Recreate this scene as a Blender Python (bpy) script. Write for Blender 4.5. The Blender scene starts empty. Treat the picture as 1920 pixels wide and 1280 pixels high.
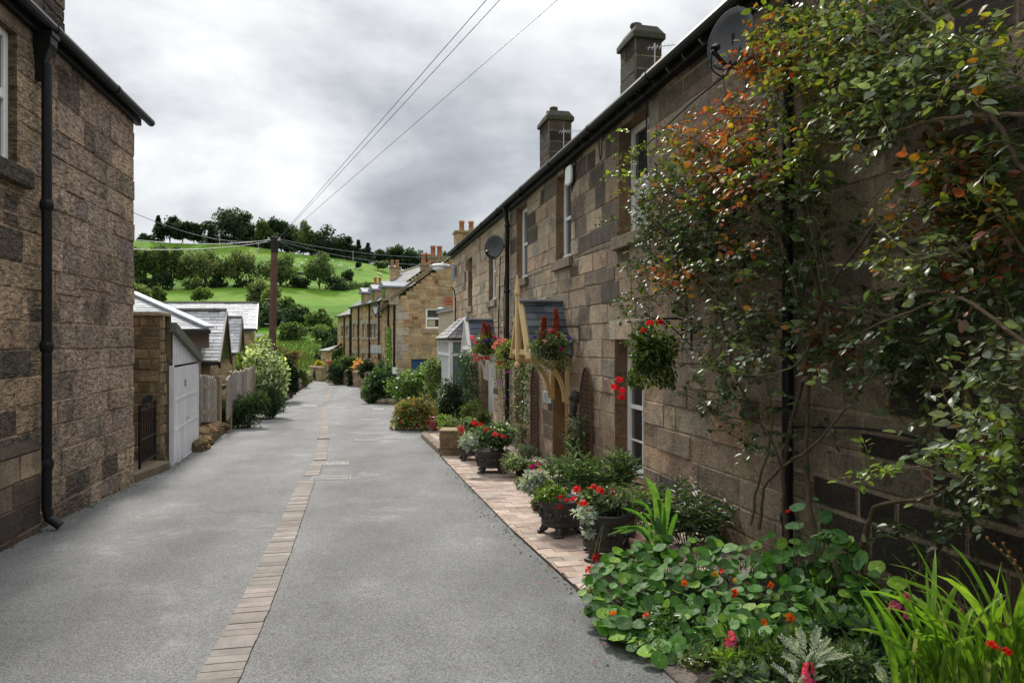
import bpy, math, random
import numpy as np
from mathutils import Vector, Matrix
random.seed(5)
rng = np.random.default_rng(11)
SC = bpy.context.scene
COL = SC.collection
F = 1280.0; EYE = 1.6
def A(*a): return np.array(a, dtype=float)
def P(x, y, Z):                      # a world point seen at photo pixel (x, y) at depth Z
    return A((x-960)/F*Z, Z, EYE+(640-y)/F*Z)
_PY = [-60, 0, 29, 40, 52, 70, 95, 112, 130, 150, 175, 215, 232, 330, 345, 430, 1200]
_PZ = [2.1, 0, -1.015, -1.12, -1.3, -2.0, -2.6, -1.0, 1.5, 5.6, 10.2, 16.4, 19.4, 47, 48, 48, 30]
_RX = [-600, -183, -144, -119, -93, -67, -52, -28, 100, 600]
_RZ = [60, 49.8, 48.5, 47, 43.4, 38.7, 36, 32.5, 20, 10]
def G(X, Y):
    z = np.interp(Y, _PY, _PZ)
    r = np.interp(X, _RX, _RZ)
    t = np.clip((np.asarray(Y, float)-232)/98.0, 0, 1)
    hi = 19.4+(r-19.4)*t
    w = np.clip((np.asarray(Y, float)-345)/800, 0, 1)
    z2 = np.where(np.asarray(Y) > 232, hi*(1-w)+10*w, z)
    return z2
def g(Y): return float(G(0, Y))
def PG(x, y):                        # a point of the street surface at photo pixel (x, y)
    v = (y-640)/F; lo, hi = .5, 90.0
    for _ in range(40):
        m = (lo+hi)/2
        if EYE-g(m) < v*m: hi = m
        else: lo = m
    return P(x, y, lo)

# ---------------------------------------------------------------- mesh builder
class MB:
    def __init__(s, M=None):
        s.V = []; s.F = []; s.C = []; s.n = 0; s.M = M
    def add(s, V, Fs, col=(.5, .5, .5)):
        V = np.asarray(V, float)
        if s.M is not None:
            V = V@s.M[:3, :3].T+s.M[:3, 3]
        Fs = np.asarray(Fs, int)
        s.V.append(V); s.F.append(Fs+s.n); s.n += len(V)
        c = np.asarray(col, float)
        if c.ndim == 1: c = np.tile(c, (len(Fs), 1))
        s.C.append(c)
    def addm(s, V, Flist, col=(.5, .5, .5)):     # mixed face sizes
        by = {}
        for f in Flist: by.setdefault(len(f), []).append(f)
        V = np.asarray(V, float)
        if s.M is not None: V = V@s.M[:3, :3].T+s.M[:3, 3]
        s.V.append(V)
        for k, fs in by.items():
            fs = np.asarray(fs, int)+s.n
            s.F.append(fs); s.C.append(np.tile(np.asarray(col, float), (len(fs), 1)))
        s.n += len(V)
    def build(s, name, mat, parent=None, smooth=False, bevel=0, origin=None):
        V = np.concatenate(s.V) if s.V else np.zeros((0, 3))
        if parent is not None:
            iv = INV[parent.name]
            V = V@iv[:3, :3].T+iv[:3, 3]
        elif origin is not None:
            V = V-np.asarray(origin)
        me = bpy.data.meshes.new(name)
        me.vertices.add(len(V)); me.vertices.foreach_set('co', V.astype(np.float32).ravel())
        loops = np.concatenate([f.ravel() for f in s.F])
        tot = np.concatenate([np.full(len(f), f.shape[1]) for f in s.F])
        st = np.concatenate([[0], np.cumsum(tot)[:-1]])
        me.loops.add(len(loops)); me.loops.foreach_set('vertex_index', loops.astype(np.int32))
        me.polygons.add(len(tot)); me.polygons.foreach_set('loop_start', st.astype(np.int32))
        try: me.polygons.foreach_set('loop_total', tot.astype(np.int32))
        except Exception: pass
        me.update(calc_edges=True)
        me.polygons.foreach_set('use_smooth', np.full(len(me.polygons), bool(smooth)))
        C = np.concatenate(s.C)
        if len(C) == len(me.polygons):
            at = me.attributes.new('Col', 'FLOAT_COLOR', 'CORNER')
            cc = np.repeat(np.concatenate([C, np.ones((len(C), 1))], 1), tot, axis=0)
            at.data.foreach_set('color', cc.astype(np.float32).ravel())
        me.materials.append(mat)
        o = bpy.data.objects.new(name, me); COL.objects.link(o)
        if parent is not None:
            o.parent = parent; INV[o.name] = INV[parent.name]
        elif origin is not None:
            o.location = origin
            m = np.eye(4); m[:3, 3] = -np.asarray(origin); INV[o.name] = m
        else: INV[o.name] = np.eye(4)
        if bevel:
            b = o.modifiers.new('bevel', 'BEVEL'); b.width = bevel; b.segments = 1; b.limit_method = 'ANGLE'
        return o
INV = {}
def tag(o, label, cat, group=None, kind=None):
    if label: o['label'] = label
    if cat: o['category'] = cat
    if group: o['group'] = group
    if kind: o['kind'] = kind
    return o
def thing(name, label, cat, loc=(0, 0, 0), rot=0.0, group=None):
    o = bpy.data.objects.new(name, None); COL.objects.link(o)
    o.location = Vector([float(q) for q in loc]); o.rotation_euler = (0, 0, rot); o.empty_display_size = .2
    INV[o.name] = np.linalg.inv(mat4(loc, rot))
    return tag(o, label, cat, group)
def dup(root, loc, rot=0, scale=1, label=None, group=None):
    r = root.copy(); COL.objects.link(r); r.location = Vector([float(q) for q in loc]); r.rotation_euler = (0, 0, rot)
    r.scale = (scale,)*3 if not hasattr(scale, '__len__') else scale
    if label: r['label'] = label
    if group: r['group'] = group
    for ch in list(root.children):
        c = ch.copy(); COL.objects.link(c); c.parent = r
        for gch in ch.children:
            d = gch.copy(); COL.objects.link(d); d.parent = c
    return r
def mat4(loc, rot=0.0):
    m = np.eye(4); c, s = math.cos(rot), math.sin(rot)
    m[:2, :2] = [[c, -s], [s, c]]; m[:3, 3] = loc
    return m
def structure(name, mb, mat, **k):
    o = mb.build(name, mat, **k); o['kind'] = 'structure'; return o

# ---------------------------------------------------------------- shapes
BOXF = [[0, 3, 2, 1], [4, 5, 6, 7], [0, 1, 5, 4], [1, 2, 6, 5], [2, 3, 7, 6], [3, 0, 4, 7]]
def box(mb, lo, hi, col=(.5, .5, .5)):
    a, b = lo, hi
    V = [(a[0], a[1], a[2]), (b[0], a[1], a[2]), (b[0], b[1], a[2]), (a[0], b[1], a[2]),
         (a[0], a[1], b[2]), (b[0], a[1], b[2]), (b[0], b[1], b[2]), (a[0], b[1], b[2])]
    mb.add(V, BOXF, col)
def hexa(mb, V, col=(.5, .5, .5)):    # eight corners: bottom ring then top ring
    mb.add(V, BOXF, col)
def quadbar(mb, a, b, w, h, col=(.5, .5, .5), up=(0, 0, 1)):
    a, b, up = A(*a), A(*b), A(*up)
    d = (b-a)/np.linalg.norm(b-a); sd = np.cross(d, up); sd /= np.linalg.norm(sd); u = np.cross(sd, d)
    sd *= w/2; u *= h/2
    hexa(mb, [a-sd-u, a+sd-u, b+sd-u, b-sd-u, a-sd+u, a+sd+u, b+sd+u, b-sd+u], col)
def tube(mb, pts, r, n=7, col=(.5, .5, .5), cap=True):
    pts = np.asarray(pts, float); m = len(pts)
    r = np.full(m, r) if np.isscalar(r) else np.asarray(r, float)
    T = np.gradient(pts, axis=0); T /= np.linalg.norm(T, axis=1)[:, None]+1e-9
    ref = A(0, 0, 1) if abs(T[0][2]) < .9 else A(1, 0, 0)
    N = np.cross(T[0], ref); N /= np.linalg.norm(N)
    V = []; ang = np.linspace(0, 2*math.pi, n, endpoint=False)
    for i in range(m):
        N = N-T[i]*np.dot(N, T[i]); N /= np.linalg.norm(N)+1e-9
        B = np.cross(T[i], N)
        V.append(pts[i]+r[i]*(np.cos(ang)[:, None]*N+np.sin(ang)[:, None]*B))
    V = np.concatenate(V)
    Fs = [[i*n+k, i*n+(k+1) % n, (i+1)*n+(k+1) % n, (i+1)*n+k] for i in range(m-1) for k in range(n)]
    if cap:
        mb.addm(V, Fs+[list(range(n))[::-1], [(m-1)*n+k for k in range(n)]], col)
    else: mb.add(V, Fs, col)
def spline(ctrl, n=24):
    c = np.asarray(ctrl, float); m = len(c)
    if m < 3: return np.array([c[0]+(c[-1]-c[0])*t for t in np.linspace(0, 1, n)])
    p = np.vstack([2*c[0]-c[1], c, 2*c[-1]-c[-2]]); out = []
    for t in np.linspace(0, m-1-1e-6, n):
        i = int(t); u = t-i; a, b, d, e = p[i], p[i+1], p[i+2], p[i+3]
        out.append(.5*((2*b)+(-a+d)*u+(2*a-5*b+4*d-e)*u*u+(-a+3*b-3*d+e)*u**3))
    return np.array(out)
def lathe(mb, prof, c=(0, 0, 0), n=24, col=(.5, .5, .5), wob=0):
    prof = np.asarray(prof, float); m = len(prof); ang = np.linspace(0, 2*math.pi, n, endpoint=False)
    V = np.concatenate([np.stack([c[0]+p[0]*np.cos(ang), c[1]+p[0]*np.sin(ang), np.full(n, c[2]+p[1])], 1) for p in prof])
    Fs = [[i*n+k, i*n+(k+1) % n, (i+1)*n+(k+1) % n, (i+1)*n+k] for i in range(m-1) for k in range(n)]
    mb.add(V, Fs, col)
def prism(mb, poly, a0, a1, fn, col=(.5, .5, .5)):   # extrude a 2D polygon; fn(u, v, w) -> xyz
    n = len(poly)
    V = [fn(u, v, a0) for u, v in poly]+[fn(u, v, a1) for u, v in poly]
    Fs = [list(range(n))[::-1], list(range(n, 2*n))]+[[i, (i+1) % n, n+(i+1) % n, n+i] for i in range(n)]
    mb.addm(V, Fs, col)
def blob(mb, c, r, col=(.5, .5, .5), nu=10, nv=7, rough=0):
    V = []; Fs = []
    for j in range(nv+1):
        th = math.pi*j/nv
        for i in range(nu):
            ph = 2*math.pi*i/nu; q = 1+rough*(random.random()-.5)
            V.append((c[0]+r[0]*math.sin(th)*math.cos(ph)*q, c[1]+r[1]*math.sin(th)*math.sin(ph)*q, c[2]+r[2]*math.cos(th)*q))
    for j in range(nv):
        for i in range(nu): Fs.append([j*nu+i, (j+1)*nu+i, (j+1)*nu+(i+1) % nu, j*nu+(i+1) % nu])
    mb.add(V, Fs, col)

# ---------------------------------------------------------------- leaves
LEAF = (np.array([(0, 0, 0), (-.24, .3, .07), (-.2, .7, .04), (0, 1, -.08), (.2, .7, .04), (.24, .3, .07)], float),
        np.array([[0, 3, 2, 1], [0, 5, 4, 3]]))
LONGLEAF = (np.array([(0, 0, 0), (-.12, .35, .05), (-.1, .7, .02), (0, 1, -.14), (.1, .7, .02), (.12, .35, .05)], float),
            np.array([[0, 3, 2, 1], [0, 5, 4, 3]]))
QUAD = (np.array([(-.5, 0, 0), (0, -.1, .1), (.5, 0, 0), (0, 1, .05)], float)*[.8, 1, 1], np.array([[0, 1, 2, 3]]))
def T_round(n=9, seed=0):
    r = np.random.default_rng(seed); V = [(0, 0, -.07)]
    for k in range(n):
        a = 2*math.pi*k/n+.2; rr = .5*(1+.1*(r.random()-.5)); V.append((rr*math.cos(a), rr*math.sin(a), .05*(r.random()-.3)))
    return np.array(V, float), np.array([[0, 1+k, 1+(k+1) % n] for k in range(n)])
ROUND = T_round()
def T_flower(n=5):
    V = [(0, 0, -.12)]; Fs = []
    for k in range(n):
        a = 2*math.pi*k/n
        for da, rr, zz in ((-.5, .42, .02), (0, .55, .06), (.5, .42, .02)):
            V.append((rr*math.cos(a+da), rr*math.sin(a+da), zz))
        b = 1+3*k; Fs.append([0, b, b+1, b+2])
    return np.array(V, float), np.array(Fs)
FLOWER = T_flower()
def norm(v): return v/(np.linalg.norm(v, axis=-1, keepdims=True)+1e-9)
def scatter(mb, tmpl, pos, dirs, nrm, size, cols, ff=None):
    TV, TF = tmpl; n = len(pos); k = len(TV)
    if n == 0: return
    d = norm(dirs); s = norm(np.cross(d, nrm)); u = np.cross(s, d)
    size = np.broadcast_to(np.asarray(size, float), (n,))
    V = pos[:, None, :]+size[:, None, None]*(TV[None, :, 0:1]*s[:, None, :]+TV[None, :, 1:2]*d[:, None, :]+TV[None, :, 2:3]*u[:, None, :])
    Fs = (TF[None]+(np.arange(n)*k)[:, None, None]).reshape(-1, TF.shape[1])
    cols = np.broadcast_to(np.asarray(cols, float), (n, 3))
    cc = np.repeat(cols, len(TF), axis=0)
    if ff is not None: cc = np.clip(cc*np.tile(ff, (n, 1)), 0, 1)
    mb.add(V.reshape(-1, 3), Fs, cc)
def rdir(n): return norm(rng.normal(size=(n, 3)))
def pal(n, *pc):                       # pc: (colour, weight) pairs -> n jittered colours
    cs = np.array([c for c, w in pc], float); w = np.array([w for c, w in pc], float)
    i = rng.choice(len(cs), n, p=w/w.sum())
    return np.clip(cs[i]*(1+.35*(rng.random((n, 1))-.5))*(1+.05*(rng.random((n, 3))-.5)), 0, 1)
def crown(mb, c, r, n, size, palette, tmpl=LEAF, clumps=14, fill=.42, up=.4, low=-.6):
    """foliage in uneven clumps spread over an ellipsoid's volume"""
    c = A(*c); r = A(*r)
    cd = rdir(clumps*4); cd = cd[cd[:, 2] > low][:clumps]
    cc = cd*(.45+.5*rng.random((len(cd), 1))); cr = .25+.25*rng.random(len(cd))
    i = rng.integers(0, len(cd), n)
    off = rdir(n)*(rng.random((n, 1))**.45)
    p = cc[i]+off*cr[i][:, None]
    m = rng.random(n) < .12; p[m] = rdir(m.sum())*rng.random((m.sum(), 1))*.8
    p = p*r+c
    d = norm(off+rdir(n)*.8+A(0, 0, -.2)); nn = norm(off*.6+rdir(n)*.6+A(0, 0, up))
    col = pal(n, *palette)*(.75+.5*rng.random(len(cd)))[i][:, None]
    scatter(mb, tmpl, p, d, nn, size*(.6+.8*rng.random(n)), np.clip(col, 0, 1))
def blades(mb, base, n, length, width, spread, palette, lean=(0, 0, 0), arch=.6, seg=6, jit=.05):
    """arching strap leaves"""
    for k in range(n):
        az = random.random()*2*math.pi; L = length*(.55+.6*random.random()); w = width*(.7+.6*random.random())
        sp = spread*(.25+.9*random.random())
        h = A(math.cos(az)*sp, math.sin(az)*sp, 0)+A(*lean)
        b = A(*base)+A(random.gauss(0, jit), random.gauss(0, jit), 0)
        up = A(0, 0, 1); pts = []; ar = arch*(.4+random.random())
        for i in range(seg+1):
            t = i/seg
            pts.append(b+L*(up*(t-ar*.55*t*t*t)+h*(t*.55+ar*.6*t*t)))
        pts = np.array(pts); sd = np.cross(h+A(.01, .01, 0), up); sd = sd/(np.linalg.norm(sd)+1e-9)
        tw = random.uniform(-.9, .9); T = norm(np.gradient(pts, axis=0))
        V = []
        for i in range(seg+1):
            t = i/seg; ww = w*(.35+1.3*t)*(1-t**3.0)*.7+.0008
            s2 = sd*math.cos(tw)+np.cross(T[i], sd)*math.sin(tw); nn = np.cross(s2, T[i])
            V += [pts[i]-s2*ww, pts[i]-nn*ww*.35, pts[i]+s2*ww]
        Fs = []
        for i in range(seg):
            a = i*3; Fs += [[a, a+1, a+4, a+3], [a+1, a+2, a+5, a+4]]
        mb.add(V, Fs, pal(1, *palette)[0])

# ---------------------------------------------------------------- materials
def new_mat(name):
    m = bpy.data.materials.new(name); m.use_nodes = True; nt = m.node_tree
    return m, nt, nt.nodes, nt.links, nt.nodes['Principled BSDF']
def noise(N, L, co, scale, detail=4, rough=.6, stretch=None):
    n = N.new('ShaderNodeTexNoise'); n.inputs['Scale'].default_value = scale; n.inputs['Detail'].default_value = detail; n.inputs['Roughness'].default_value = rough
    if stretch:
        mp = N.new('ShaderNodeMapping'); mp.inputs['Scale'].default_value = stretch; L.new(co, mp.inputs['Vector']); co = mp.outputs['Vector']
    L.new(co, n.inputs['Vector']); return n.outputs['Fac']
def ramp(N, L, fac, stops):
    r = N.new('ShaderNodeValToRGB'); el = r.color_ramp.elements
    while len(el) < len(stops): el.new(.5)
    for e, (p, c) in zip(el, stops): e.position = p; e.color = (*c, 1) if len(c) == 3 else c
    L.new(fac, r.inputs['Fac']); return r.outputs['Color']
def g3(v): return (v, v, v)
def mul(N, L, a, b, fac=1.0, mode='MULTIPLY'):
    m = N.new('ShaderNodeMix'); m.data_type = 'RGBA'; m.blend_type = mode
    if hasattr(fac, 'links') or not isinstance(fac, (int, float)): L.new(fac, m.inputs[0])
    else: m.inputs[0].default_value = fac
    for s, i in ((a, 6), (b, 7)):
        if isinstance(s, tuple): m.inputs[i].default_value = (*s, 1) if len(s) == 3 else s
        else: L.new(s, m.inputs[i])
    return m.outputs[2]
def bump(N, L, h, strength, dist, prev=None):
    b = N.new('ShaderNodeBump'); b.inputs['Strength'].default_value = strength; b.inputs['Distance'].default_value = dist
    L.new(h, b.inputs['Height'])
    if prev is not None: L.new(prev, b.inputs['Normal'])
    return b.outputs['Normal']
def mat_attr(name, rough=.8, var=.25, vscale=6, bscale=60, bstr=.3, bdist=.004, spec=.3, fine=0, metal=0):
    """colour comes from each piece's own colour, with worn blotches and grain"""
    m, nt, N, L, B = new_mat(name)
    at = N.new('ShaderNodeAttribute'); at.attribute_name = 'Col'
    tc = N.new('ShaderNodeTexCoord'); co = tc.outputs['Object']
    c = at.outputs['Color']
    c = mul(N, L, c, ramp(N, L, noise(N, L, co, vscale, 6, .65), [(.3, g3(1-var)), (.7, g3(1+var))]))
    if fine: c = mul(N, L, c, ramp(N, L, noise(N, L, co, bscale*2, 3, .7), [(.35, g3(1-fine)), (.65, g3(1+fine))]))
    L.new(c, B.inputs['Base Color']); B.inputs['Roughness'].default_value = rough
    B.inputs['Specular IOR Level'].default_value = spec; B.inputs['Metallic'].default_value = metal
    if bstr: L.new(bump(N, L, noise(N, L, co, bscale, 5, .65), bstr, bdist), B.inputs['Normal'])
    return m
def mat_stone(name, tool=0.0, bstr=.7, dirt=(.05, .045, .04), dirt_amt=.5, lich=(.30, .27, .19), scale=1.0):
    m, nt, N, L, B = new_mat(name)
    at = N.new('ShaderNodeAttribute'); at.attribute_name = 'Col'
    tc = N.new('ShaderNodeTexCoord'); co = tc.outputs['Object']
    c = at.outputs['Color']
    c = mul(N, L, c, ramp(N, L, noise(N, L, co, 5*scale, 7, .68), [(.28, (.66, .65, .65)), (.5, (1, 1, 1)), (.74, (1.32, 1.28, 1.22))]))
    c = mul(N, L, c, ramp(N, L, noise(N, L, co, 55*scale, 5, .75), [(.33, g3(.58)), (.66, g3(1.4))]))
    c = mul(N, L, c, ramp(N, L, noise(N, L, co, 24*scale, 6, .8), [(.34, g3(.34)), (.43, g3(.95)), (.6, g3(1.02)), (.72, g3(1.3))]))   # pits and pale grains
    c = mul(N, L, c, (1.05, 1.0, .93))
    f = ramp(N, L, noise(N, L, co, 1.7*scale, 8, .72), [(.50, g3(0)), (.64, g3(dirt_amt))])
    c = mul(N, L, c, dirt, f, 'MIX')
    f2 = ramp(N, L, noise(N, L, co, 9*scale, 6, .7), [(.64, g3(0)), (.74, g3(.35))])
    c = mul(N, L, c, lich, f2, 'MIX')
    L.new(c, B.inputs['Base Color']); B.inputs['Roughness'].default_value = .92; B.inputs['Specular IOR Level'].default_value = .2
    h = noise(N, L, co, 38*scale, 6, .7)
    nrm = bump(N, L, noise(N, L, co, 11*scale, 7, .72), bstr, .035/scale)
    if tool:
        w = N.new('ShaderNodeTexNoise'); w.inputs['Scale'].default_value = 8.5; w.inputs['Detail'].default_value = 4; w.inputs['Roughness'].default_value = .6
        w.inputs['Distortion'].default_value = .6
        mp = N.new('ShaderNodeMapping'); mp.inputs['Scale'].default_value = (1, 1.25, 2.9); mp.inputs['Rotation'].default_value = (.3, 0, 0)
        L.new(co, mp.inputs['Vector']); L.new(mp.outputs['Vector'], w.inputs['Vector'])
        nrm = bump(N, L, w.outputs['Fac'], tool, .09, nrm)
        c2 = mul(N, L, c, ramp(N, L, w.outputs['Fac'], [(.34, g3(.45)), (.47, g3(.96)), (.62, g3(1.25))]))  # relief shading painted in: tooling hollows darkened, ridges lightened
        L.new(c2, B.inputs['Base Color'])
    nrm = bump(N, L, h, bstr*1.2, .012/scale, nrm)
    L.new(nrm, B.inputs['Normal'])
    return m
def mat_leaf(name, rough=.38, trans=.35, spec=.5, var=.3):
    m, nt, N, L, B = new_mat(name)
    at = N.new('ShaderNodeAttribute'); at.attribute_name = 'Col'
    tc = N.new('ShaderNodeTexCoord')
    c = mul(N, L, at.outputs['Color'], ramp(N, L, noise(N, L, tc.outputs['Object'], 30, 3), [(.3, g3(1-var)), (.7, g3(1+var))]))
    L.new(c, B.inputs['Base Color']); B.inputs['Roughness'].default_value = rough; B.inputs['Specular IOR Level'].default_value = spec
    t = N.new('ShaderNodeBsdfTranslucent'); L.new(mul(N, L, c, (1.5, 1.6, .7)), t.inputs['Color'])
    mx = N.new('ShaderNodeMixShader'); mx.inputs[0].default_value = trans
    L.new(B.outputs[0], mx.inputs[1]); L.new(t.outputs[0], mx.inputs[2])
    L.new(mx.outputs[0], N['Material Output'].inputs['Surface'])
    return m
def mat_plain(name, col, rough=.5, spec=.5, metal=0, var=.12, vscale=8, bstr=0, bscale=80):
    m, nt, N, L, B = new_mat(name)
    tc = N.new('ShaderNodeTexCoord'); co = tc.outputs['Object']
    c = mul(N, L, col, ramp(N, L, noise(N, L, co, vscale, 6, .65), [(.3, g3(1-var)), (.7, g3(1+var))]))
    L.new(c, B.inputs['Base Color']); B.inputs['Roughness'].default_value = rough; B.inputs['Specular IOR Level'].default_value = spec; B.inputs['Metallic'].default_value = metal
    if bstr: L.new(bump(N, L, noise(N, L, co, bscale, 4, .6), bstr, .003), B.inputs['Normal'])
    return m
M = {}
M['stone_r'] = mat_stone('coursed_sandstone', tool=0, bstr=.8, dirt_amt=.62)
M['stone_l'] = mat_stone('tooled_sandstone', tool=1.0, bstr=.5, dirt_amt=.6)
M['stone_far'] = mat_stone('rubble_sandstone', bstr=.5, dirt_amt=.15, scale=.6)
M['slate'] = mat_attr('roof_slate', rough=.62, var=.25, vscale=3, bscale=25, bstr=.35, bdist=.006, spec=.15)
M['attr'] = mat_attr('painted', rough=.5, var=.1, vscale=5, bscale=90, bstr=.12)
M['wood'] = mat_attr('weathered_wood', rough=.85, var=.3, vscale=9, bscale=40, bstr=.4)
M['black'] = mat_plain('black_iron', (.009, .009, .010), rough=.5, spec=.25, var=.3)
M['white'] = mat_plain('white_paint', (.80, .80, .78), rough=.4, var=.06)
M['cream'] = mat_plain('cream_paint', (.62, .45, .22), rough=.45, var=.08)
M['glass'] = mat_plain('window_glass', (.025, .03, .035), rough=.06, spec=.9, var=.3, vscale=2)
M['curtain'] = mat_plain('net_curtain', (.55, .55, .53), rough=.9, var=.2, vscale=12)
M['leaf'] = mat_leaf('leaf')
M['gloss'] = mat_leaf('glossy_leaf', rough=.40, trans=.36, spec=.42)
M['matt'] = mat_leaf('matt_leaf', rough=.6, trans=.3, spec=.3)
M['tree'] = mat_leaf('tree_leaf', rough=.6, trans=.4, spec=.25)
M['petal'] = mat_leaf('petal', rough=.6, trans=.3, spec=.2, var=.1)
M['bark'] = mat_attr('bark', rough=.9, var=.35, vscale=25, bscale=60, bstr=.6)
M['lead'] = mat_plain('dark_lead', (.035, .030, .026), rough=.5, spec=.5, var=.4, vscale=9, bstr=.5, bscale=22)
M['terra'] = mat_plain('terracotta', (.22, .075, .04), rough=.75, var=.25, bstr=.2)
M['brick'] = mat_attr('paving_brick', rough=.85, var=.22, vscale=6, bscale=70, bstr=.35, fine=.18)
M['metal'] = mat_plain('grey_metal', (.35, .36, .37), rough=.4, metal=.5, var=.15)
M['plain'] = mat_plain('cream_render', (.50, .44, .34), rough=.9, var=.1, bstr=.2)
M['lamp'] = mat_plain('lamp_glass', (.75, .76, .75), rough=.25, spec=.6, var=.05)
# ---------------------------------------------------------------- masonry
def stone_wall(mb, O, U, Nn, u0, u1, z0, z1, opens=(), h=(.2, .3), w=(.3, .7), pf=None, mortar=(.2, .17, .13), clip=None, proud=(.004, .018), joint=.012, quoin=None, cham=.007, rough=.005):
    O, U, Nn = A(*O), A(*U), A(*Nn); Zh = A(0, 0, 1)
    flip = np.dot(np.cross(U, Zh), Nn) < 0
    def put(ua, ub, za, zb, d, col):
        j = joint*.5; rj = lambda: random.uniform(-rough, rough)
        ua += j+rj(); ub -= j+rj(); za += j+rj(); zb -= j+rj()
        if ub-ua < .03 or zb-za < .03: return
        k = min(cham, .2*(zb-za)); pr = []
        for (uu, zz) in ((ua, za), (ub, za), (ub, zb), (ua, zb)): pr.append((uu+rj(), zz+rj(), 0))
        for (uu, zz) in ((ua+k, za+k), (ub-k, za+k), (ub-k, zb-k), (ua+k, zb-k)): pr.append((uu+rj(), zz+rj(), d*random.uniform(.94, 1.06)))
        V = [O+U*p[0]+Zh*p[1]+Nn*p[2] for p in pr]
        Fs = [[4, 5, 6, 7], [0, 1, 5, 4], [1, 2, 6, 5], [2, 3, 7, 6], [3, 0, 4, 7]]
        if flip: Fs = [f[::-1] for f in Fs]
        cm = np.asarray(mortar)*.5+np.asarray(col)*.5
        mb.add(V, Fs, np.array([col]+[cm]*4))
    def back(ua, ub, za, zb):
        V = [O+U*a+Zh*b for a, b in ((ua, za), (ub, za), (ub, zb), (ua, zb))]
        mb.add(V, [[3, 2, 1, 0] if flip else [0, 1, 2, 3]], mortar)
    crit = sorted({z0, z1}|{q for o in opens for q in o[2:4] if z0 < q < z1})
    rows = []
    for a, b in zip(crit[:-1], crit[1:]):
        if b-a < .05: rows.append((a, b)); continue
        n = max(1, round((b-a)/(sum(h)/2))); hs = [random.uniform(*h) for _ in range(n)]; s = (b-a)/sum(hs); z = a
        for q in hs: rows.append((z, z+q*s)); z += q*s
    for r, (za, zb) in enumerate(rows):
        zm = (za+zb)/2; lo, hi = (u0, u1) if clip is None else clip(zb)
        segs = [(max(lo, u0), min(hi, u1))]
        for o in opens:
            if o[2] < zm < o[3]:
                ns = []
                for a, b in segs:
                    if o[1] <= a or o[0] >= b: ns.append((a, b)); continue
                    if o[0] > a: ns.append((a, o[0]))
                    if o[1] < b: ns.append((o[1], b))
                segs = ns
        for a, b in segs:
            if b-a < .02: continue
            u = a; back(a, b, za, zb); first = True
            if clip is not None:
                l2, h2 = clip(za)
            while u < b-.01:
                ww = random.uniform(*w)*random.choice((.7, 1, 1, 1.25))
                if quoin and (first): ww = quoin*(1 if r % 2 else .55)
                first = False
                e = u+ww
                if b-e < w[0]*.6: e = b
                if quoin and e == b: pass
                # now and then two thin stones make up one course
                if random.random() < .07 and zb-za > .2 and not quoin:
                    zz = za+(zb-za)*random.uniform(.4, .6)
                    put(u, e, za, zz, random.uniform(*proud), pf(u, zm, e-u)); put(u, e, zz, zb, random.uniform(*proud), pf(u, zm, e-u))
                else:
                    put(u, e, za, zb, random.uniform(*proud), pf((u+e)/2, zm, e-u))
                u = e
def reveal(mb, O, U, Nn, ua, ub, za, zb, r, col):
    O, U, Nn = A(*O), A(*U), A(*Nn); Zh = A(0, 0, 1)
    q = lambda u, z, w: O+U*u+Zh*z+Nn*w
    n = 4
    for uu in (ua, ub):                    # the side stones of the opening, one above the other
        zs = np.linspace(za, zb, n+1)
        for i in range(n):
            c = np.array(col)*random.uniform(.75, 1.2)
            mb.add([q(uu, zs[i]+.003, 0), q(uu, zs[i+1]-.003, 0), q(uu, zs[i+1]-.003, -r), q(uu, zs[i]+.003, -r)], [[0, 1, 2, 3]], c)
    for zz in (za, zb):
        mb.add([q(ua, zz, 0), q(ub, zz, 0), q(ub, zz, -r), q(ua, zz, -r)], [[0, 1, 2, 3]], np.array(col)*.85)
def slates(mb, a, b, c, d, course=.22, wid=.28, cols=(((.09, .10, .12), 1),), th=.012, jitter=.5):
    """rows of overlapping slates: eave edge a->b, ridge edge d->c"""
    a, b, c, d = map(lambda q: A(*q), (a, b, c, d))
    n = max(1, int(round(np.linalg.norm((d+c)/2-(a+b)/2)/course)))
    nrm = np.cross(b-a, d-a); nrm = nrm/np.linalg.norm(nrm)
    if nrm[2] < 0: nrm = -nrm
    for i in range(n):
        t0, t1 = i/n, min(1, (i+1.12)/n)
        l0, r0 = a+(d-a)*t0, b+(c-b)*t0; l1, r1 = a+(d-a)*t1, b+(c-b)*t1
        m = max(1, int(round(np.linalg.norm(r0-l0)/wid))); off = (i % 2)*.5/m
        e = [0]+[min(1, max(0, (k+off*m)/m+random.uniform(-.1, .1)*jitter/m)) for k in range(1, m)]+[1]
        if i % 2: e.insert(1, .5/m)
        for s, f in zip(e[:-1], e[1:]):
            if f-s < .004: continue
            g_ = min(.006, (f-s)*.08*np.linalg.norm(r0-l0))/max(.01, np.linalg.norm(r0-l0))
            s2, f2 = s+g_, f-g_
            lift = nrm*(th+random.uniform(0, .004)); b0 = nrm*.002
            p0, p1 = l0+(r0-l0)*s2, l0+(r0-l0)*f2; p3, p2 = l1+(r1-l1)*s2, l1+(r1-l1)*f2
            col = pal(1, *cols)[0]
            mb.add([p0+lift, p1+lift, p2+b0, p3+b0, p0-nrm*.004, p1-nrm*.004], [[0, 1, 2, 3], [4, 5, 1, 0]], col)
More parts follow.
